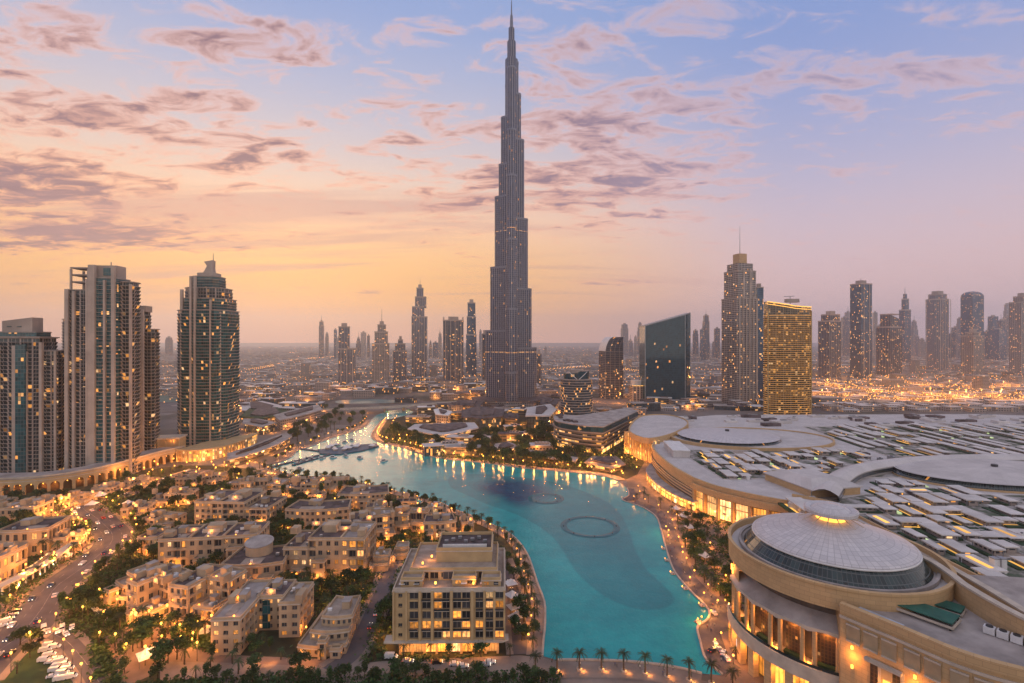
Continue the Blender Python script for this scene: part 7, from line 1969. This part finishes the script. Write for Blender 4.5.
def car(i, x, y, rz, verb, group, s=1.0, z=.17):
    nm, p = CARS[i]
    if i in used_c: o = dup(p, (x, y, z), rz, s)
    else: used_c.add(i); o = p; o.location = (x, y, z); o.rotation_euler = (0, 0, rz); o.scale = (s, s, s)
    o['group'] = group; auto(o, f"{verb} {nm}", x, y)
rc = random.Random(77)
for lane, d in ((-6.5, pi), (-2.6, pi), (2.6, 0), (6.5, 0)):
    for p in walk(side_line(ROAD, lane), 27, rc.uniform(2, 25)):
        if p[1] > 185 and PX(*p[:2])[0] < 190 and rc.random() < .75:
            car(rc.choice([0, 1, 2, 3, 4, 2, 0]), p[0], p[1], p[2]+d, 'moving', 'cars on the boulevard', 1.1)
for px, py in ((45,652),(49,657),(44,662),(50,664),(56,660),(60,663),(58,668),(63,667),(55,672),(62,675),(67,671),(52,678),(70,679),(60,681),(49,647),(54,649)):
    x, y = G(px, py); car(rc.choice([5, 0, 5]), x, y, rc.uniform(.2, .6), 'parked', 'white vehicles parked on the lawn', .82)
for px, py in ((44,631),(48,633),(58,633),(62,631),(66,636),(72,629),(93,609),(96,612),(100,614),(104,617),(90,606),(107,619),(4,624),(8,621),(12,617),(1,628),(15,613)):
    x, y = G(px, py); car(rc.choice([0, 0, 1, 5, 2]), x, y, rc.uniform(-.9, -.5) if px > 40 else .8, 'parked', 'cars parked by the boulevard gardens')
for px, py, i in ((391,659,5),(455,666,0),(463,668,0),(485,667,1),(490,664,0),(437,664,2),(408,663,1),(370,628,2),(376,615,0),(519,628,2),(517,616,0),(515,606,1),(512,592,2),(509,584,0)):
    x, y = G(px, py); car(i, x, y, (0 if py > 655 else 1.6)+rc.uniform(-.1, .1), 'parked', 'cars by the hotel', 1.0)
for px, py, i in ((714,615,0),(716,647,0),(719,651,1),(723,655,0),(712,652,2),(727,661,0)):
    x, y = G(px, py); car(i, x, y, rc.uniform(.6, 2), 'parked', 'vehicles on the mall promenade', .95, .3)
for i, (nm, p) in enumerate(CARS):
    if i not in used_c:
        for c in list(p.children): bpy.data.objects.remove(c)
        bpy.data.objects.remove(p)

# ---------------------------------------------- people on the promenades
def person_mesh(seed, stride):
    v = [(0,0,.92),(0,0,1.18),(0,0,1.42),(0,0,1.52),(0,.02,1.66),(0,.02,1.76),(.10,0,.90),(.12,stride,.48),(.12,stride*.4-.02,.05),(.12,stride*.4+.13,.03),(-.10,0,.90),(-.12,-stride,.48),(-.12,-stride*1.9,.06),(-.12,-stride*1.9+.13,.03),(.20,0,1.40),(.26,-stride*.6,1.14),(.27,-stride*.2+.06,.90),(-.20,0,1.40),(-.26,stride*.6,1.14),(-.27,stride*.8+.06,.90)]
    e = [(0,1),(1,2),(2,3),(3,4),(4,5),(0,6),(6,7),(7,8),(8,9),(0,10),(10,11),(11,12),(12,13),(2,14),(14,15),(15,16),(2,17),(17,18),(18,19)]
    rad = [.16,.15,.17,.06,.105,.08,.10,.07,.045,.04,.10,.07,.045,.04,.07,.05,.035,.07,.05,.035]
    me = bpy.data.meshes.new('person_frame'); me.from_pydata(v, e, []); o = bpy.data.objects.new('person_frame', me); COL.objects.link(o)
    s = o.modifiers.new('skin', 'SKIN'); 
    for i, sv in enumerate(me.skin_vertices[0].data): sv.radius = (rad[i], rad[i]); sv.use_root = (i == 0)
    o.modifiers.new('sub', 'SUBSURF').levels = 1
    dg = bpy.context.evaluated_depsgraph_get(); m2 = bpy.data.meshes.new_from_object(o.evaluated_get(dg)); bpy.data.objects.remove(o)
    m2.name = 'person'; return m2
def people():
    r = random.Random(15); looks = []
    for i, (nm, col) in enumerate((('dark clothes', (.03,.03,.04)), ('white clothes', (.6,.58,.55)), ('blue clothes', (.05,.08,.2)), ('red top', (.3,.05,.04)))):
        m, nt, b = new_mat('clothes_'+str(i)); sp = nt.nodes.new('ShaderNodeSeparateXYZ'); tc = nt.nodes.new('ShaderNodeTexCoord'); nt.links.new(tc.outputs['Object'], sp.inputs[0])
        c = mixn(nt, mth(nt, 'GREATER_THAN', sp.outputs[2], 1.5), mixn(nt, mth(nt, 'GREATER_THAN', sp.outputs[2], .92), (.04,.04,.06), col), (.38,.24,.17)); c = mixn(nt, mth(nt, 'GREATER_THAN', sp.outputs[2], 1.72), c, (.02,.015,.012))
        nt.links.new(c, b.inputs['Base Color'])
        me = person_mesh(i, .05+.12*(i % 3)/2); me.materials.clear(); me.materials.append(m); looks.append((nm, me))
    spots = []
    for p in walk(side_line(MALL_L, 4.5), 6.0, 2): spots.append((p[0]+r.uniform(-3, 3), p[1]+r.uniform(-2, 2), .27))
    for px, py in ((540,660.5),(615,667),(617,668.5),(664,672),(663,676),(673,671.5),(580,667),(552,664),(560,677),(640,670),(690,676.5),(536,649),(541,636),(538,630)): spots.append((*G(px, py), .27))
    for _ in range(34): px, py = r.uniform(668, 720), r.uniform(520, 640); x, y = G(px, py); spots.append((x, y, .13))
    for x, y, z in spots:
        if inside((x, y), LAKE) or hypot(x-130, y-204) < 44: continue
        nm, me = r.choice(looks); o = link('person', me, None, (x, y, z), r.uniform(0, 6.28)); tag(o, None, 'person', 'people strolling by the water'); auto(o, 'walker in '+nm, x, y)
people()
def quay():
    def mk():
        t = thing('landing_stage', '', 'landing stage', (0, 0, 0), 0, 'small landing stages along the mall shore')
        mb = MB(); mb.box((0, 0, .45), (3.4, 2.2, .3)); mb.build('deck', M['kerb'], t)
        for x in (-1.4, 1.4): mb = MB(); mb.box((x, 0, .1), (.3, .3, 1.8)); mb.build('pile', M['darkmetal'], t)
        mb = MB(); mb.prism(ell(.22, .22, 8, 1.2, .8), .6, 1.2); mb.build('lamp', M['lamp'], t); return t
    p = mk(); first = True
    for q in walk(side_line(MALL_L, -1.6), 17, 40):
        if 545 < PX(*q[:2])[1] < 625:
            o = p if first else dup(p, (q[0], q[1], .1), q[2]); first = False; o.location = (q[0], q[1], .1); o.rotation_euler.z = q[2]; auto(o, 'small landing stage with lamp', q[0], q[1])
quay()
# tents and white sunshades in the gardens
def tents():
    r = random.Random(6)
    for px, py, s in ((149,662,1.3),(199,612,1.4),(192,628,1.0),(207,636,1.0),(330,640,.8),(512,600,1.0),(514,612,1.0),(516,622,1.0),(511,588,1.0),(684,520,1.2),(690,531,1.0),(676,512,1.0),(735,524,1.2),(705,560,1.0),(100,500,1.5),(128,508,1.3),(92,508,1.2),(66,560,1.0)):
        x, y = G(px, py); t = thing('garden_tent', '', 'tent', (x, y, .1), r.uniform(0, 1), 'white tents in the gardens'); t.scale = (s, s, s)
        mb = MB(); mb.loft([[(a*f, b*f, z) for a, b in ((-3,-3),(3,-3),(3,3),(-3,3))] for f, z in ((1,2.4),(.5,3.2),(.04,4.6))], [0, 0]); mb.build('canvas', M['white'], t)
        for a, b in ((-2.8,-2.8),(2.8,-2.8),(2.8,2.8),(-2.8,2.8)): mb = MB(); mb.tube([(a, b, 0), (a, b, 2.45)], .08, 5); mb.build('post', M['metal'], t)
        point_light(t, (0, 0, 1.9), 300); auto(t, 'white peaked tent', x, y)
tents()

# ---------------------------------------------- the low city beyond
def low_city():
    r = random.Random(44)
    boxes = [(0,352,300,400,85),(290,352,480,396,60),(545,352,650,398,40),(690,350,1024,404,110)]
    occ = []
    for x0, y0, x1, y1, n in boxes:
        k = 0; tries = 0
        while k < n and tries < n*40:
            tries += 1
            px = r.uniform(x0, x1); py = y0+(y1-y0)*r.random()**.8; X, Y = G(px, py)
            if any(hypot(X-a, Y-b) < s for a, b, s in occ): continue
            if py < 378 and any(abs(px-q) < 6 for q in (347, 381, 400, 419, 453, 471)) : pass
            if any(hypot(X-p[0], Y-p[1]) < 34 for l in FAR_ROADS for p in l[::2]): continue
            if 236 < px < 445 and 394 < py < 411: continue
            w, d, h = r.uniform(22, 60), r.uniform(18, 45), r.choice((6, 8, 10, 12, 15, 22))*r.uniform(.8, 1.2)
            if r.random() < .06: h = r.uniform(30, 60); w = d = 24
            occ.append((X, Y, max(w, d)*.8)); k += 1
            t = thing('low_block', '', 'building', (X, Y, 0), r.choice((0.2, 0.25, -.3, .1)), 'low blocks of the city beyond')
            mb = MB(); mb.prism(rect(w, d), 0, h); mb.build('body', C_[r.choice(('low', 'low2', 'low', 'stone'))], t)
            mb = MB(); mb.prism(rect(w*.97, d*.97), h+.02, h+.8); mb.build('roof', M[r.choice(('roofpale', 'roofgrey', 'roofpale', 'mallroof', 'rooftile'))], t)
            if h < 20 and r.random() < .5: mb = MB(); mb.prism(rect(w*.4, d*.4, w*.1, 0), h+.82, h+4); mb.build('upper_storey', C_['low'], t)
            auto(t, ('wide' if w > 42 else 'small') + (' flat-roofed block' if h < 20 else ' tall block'), X, Y)
    k = 0
    while k < 90:
        px, py = (r.uniform(225, 560), r.uniform(388, 416)) if k < 62 else (r.uniform(640, 820), r.uniform(397, 411)); X, Y = G(px, py)
        if inside((px, py), [(330,398),(404,398),(404,406),(330,406)]) or any(hypot(X-a, Y-b) < s+6 for a, b, s in occ): k += .03; continue
        if any(inside((X, Y), P) for P in PARKB+BUILT) or inside((X, Y), LAKE) or any(hypot(X-a, Y-b) < 45 for a, b in W([(511,405),(470,405),(550,405)])) or inside((X, Y), [(110,110),(830,110),(850,715),(120,760)]): k += .03; continue
        if inside((px, py), [(300,420),(300,410),(484,400),(490,408),(400,416)]) or inside((px, py), [(362,411),(415,408),(415,418),(365,424)]): k += .03; continue
        w, d, h = r.uniform(22, 60), r.uniform(14, 30), r.uniform(6, 16); occ.append((X, Y, w*.6)); k = int(k)+1
        t = thing('midtown_block', '', 'building', (X, Y, 0), r.choice((0.1, 0.25, -.3)), 'low buildings round the inlet and behind the offices')
        mb = MB(); mb.prism(rect(w, d), 0, h); mb.build('body', C_[r.choice(('low', 'low2', 'band', 'bandlit'))], t)
        mb = MB(); mb.prism(rect(w+1, d+1), h+.02, h+.9); mb.build('roof', M[r.choice(('roofpale', 'mallroof', 'white', 'roofgrey'))], t)
        mb = MB(); mb.prism(rect(w*.3, d*.4, w*.2, 0), h+.92, h+3); mb.build('plant_room', M['roofgrey'], t)
        if k % 3 == 0: point_light(t, (0, -d*.5-5, 5), 9000)
        auto(t, ('wide' if w > 42 else 'small')+' midtown block', X, Y)
    # the rest of the town, out to the horizon
    mb = MB()
    for _ in range(8500):
        py = 344.6+24*r.random()**1.7; px = r.uniform(-40, 1064); X, Y = G(px, py)
        if Y > 13500: continue
        w, d, h = r.uniform(20, 70), r.uniform(20, 60), r.uniform(5, 16)*(2.0 if r.random() < .08 else 1); mb.prism(rot2(rect(w, d), r.choice((.2, -.3))), 0, h, 0, r.choice((1, 2, 1)), bottom=False)
        for i in range(8): x, y, z = mb.v[-8+i]; mb.v[-8+i] = (x+X, y+Y, z)
    for _ in range(5200):
        py = 352+60*r.random(); px = r.uniform(-20, 1044); X, Y = G(px, py)
        if 392 < py and 232 < px < 640: continue
        if py > 398 and px < 300: continue
        if inside((X, Y), [(110,110),(830,110),(850,715),(700,752),(300,742),(120,740)]) or any(hypot(X-a, Y-b) < s+14 for a, b, s in occ): continue
        if any(hypot(X-p[0], Y-p[1]) < 26 for l in FAR_ROADS for p in l[::2]): continue
        w, d, h = r.uniform(10, 34), r.uniform(10, 30), r.uniform(4, 11); mb.prism(rot2(rect(w, d), r.choice((.2, -.3))), 0, h, 0, r.choice((1, 2, 1, 1)), bottom=False)
        for i in range(8): x, y, z = mb.v[-8+i]; mb.v[-8+i] = (x+X, y+Y, z)
    tag(mb.build('distant_rooftops', [C_['low'], M['mallroof'], M['rooftile']]), kind='stuff')
    # far lights too many to count
    mb = MB()
    def speck(X, Y, z, s):
        b = len(mb.v); mb.v += [(X-s, Y, z), (X, Y-s, z), (X+s, Y, z), (X, Y+s, z), (X, Y, z+s), (X, Y, z-s)]
        for f in ((0,1,4),(1,2,4),(2,3,4),(3,0,4),(1,0,5),(2,1,5),(3,2,5),(0,3,5)): mb.f.append(tuple(b+i for i in f)); mb.uv.append([(0, 0)]*3); mb.mi.append(0)
    for l in FAR_ROADS:
        for off in (-15, 15):
            for p in walk(side_line(l, off), 30, r.uniform(0, 20)): speck(p[0], p[1], 9, .55+p[1]/2600)
    for _ in range(2600):
        py = 345.5+62*r.random()**1.5; px = r.uniform(-10, 1034); X, Y = G(px, py)
        if Y > 12000 or (392 < py and 240 < px < 700) or inside((X, Y), [(120,120),(820,120),(840,700),(130,745)]): continue
        if px < 245 and py > 398: continue
        speck(X, Y, r.uniform(4, 12), .45+Y/2800)
    for _ in range(600):
        px = r.uniform(815, 1034); py = r.gauss(393, 9)
        if not 372 < py < 411: continue
        X, Y = G(px, py); speck(X, Y, r.uniform(4, 9), .5+Y/2600)
    tag(mb.build('city_lights', emit('far_lamp', (1.0,.40,.07), 4.5)), kind='stuff')
    # pools of lamp light over the far streets: tall lamp masts
    n = 0
    for l in FAR_ROADS[:3]:
        for p in walk(l, 62, 20):
            px, py = PX(*p[:2])
            if 800 < px < 1060 and n < 60:
                t = thing('lamp_mast', '', 'lamp mast', (p[0], p[1], 0), 0, 'tall lamp masts over the lit streets behind the mall'); n += 1
                mb = MB(); mb.tube([(0, 0, 0), (0, 0, 22)], [.4, .2], 6); mb.build('mast', M['metal'], t)
                mb = MB(); mb.prism(ell(1.3, 1.3, 8), 22, 23); mb.build('lamp_ring', M['lamp'], t); point_light(t, (0, 0, 20), 130000, r=1.0); auto(t, 'tall lit lamp mast', p[0], p[1])
    for px, py in ((165,386),(60,384),(225,396),(300,378),(345,392),(420,392),(455,396),(560,396),(590,402),(620,404),(640,399),(680,395),(300,402),(520,402),(470,402)):
        X, Y = G(px, py); t = thing('lamp_mast', '', 'lamp mast', (X, Y, 0), 0, 'tall lamp masts over the lit streets')
        mb = MB(); mb.tube([(0, 0, 0), (0, 0, 22)], [.4, .2], 6); mb.build('mast', M['metal'], t)
        mb = MB(); mb.prism(ell(1.3, 1.3, 8), 22, 23); mb.build('lamp_ring', M['lamp'], t); point_light(t, (0, 0, 20), 70000, r=1.0); auto(t, 'tall lit lamp mast', X, Y)
low_city()
finish_labels()
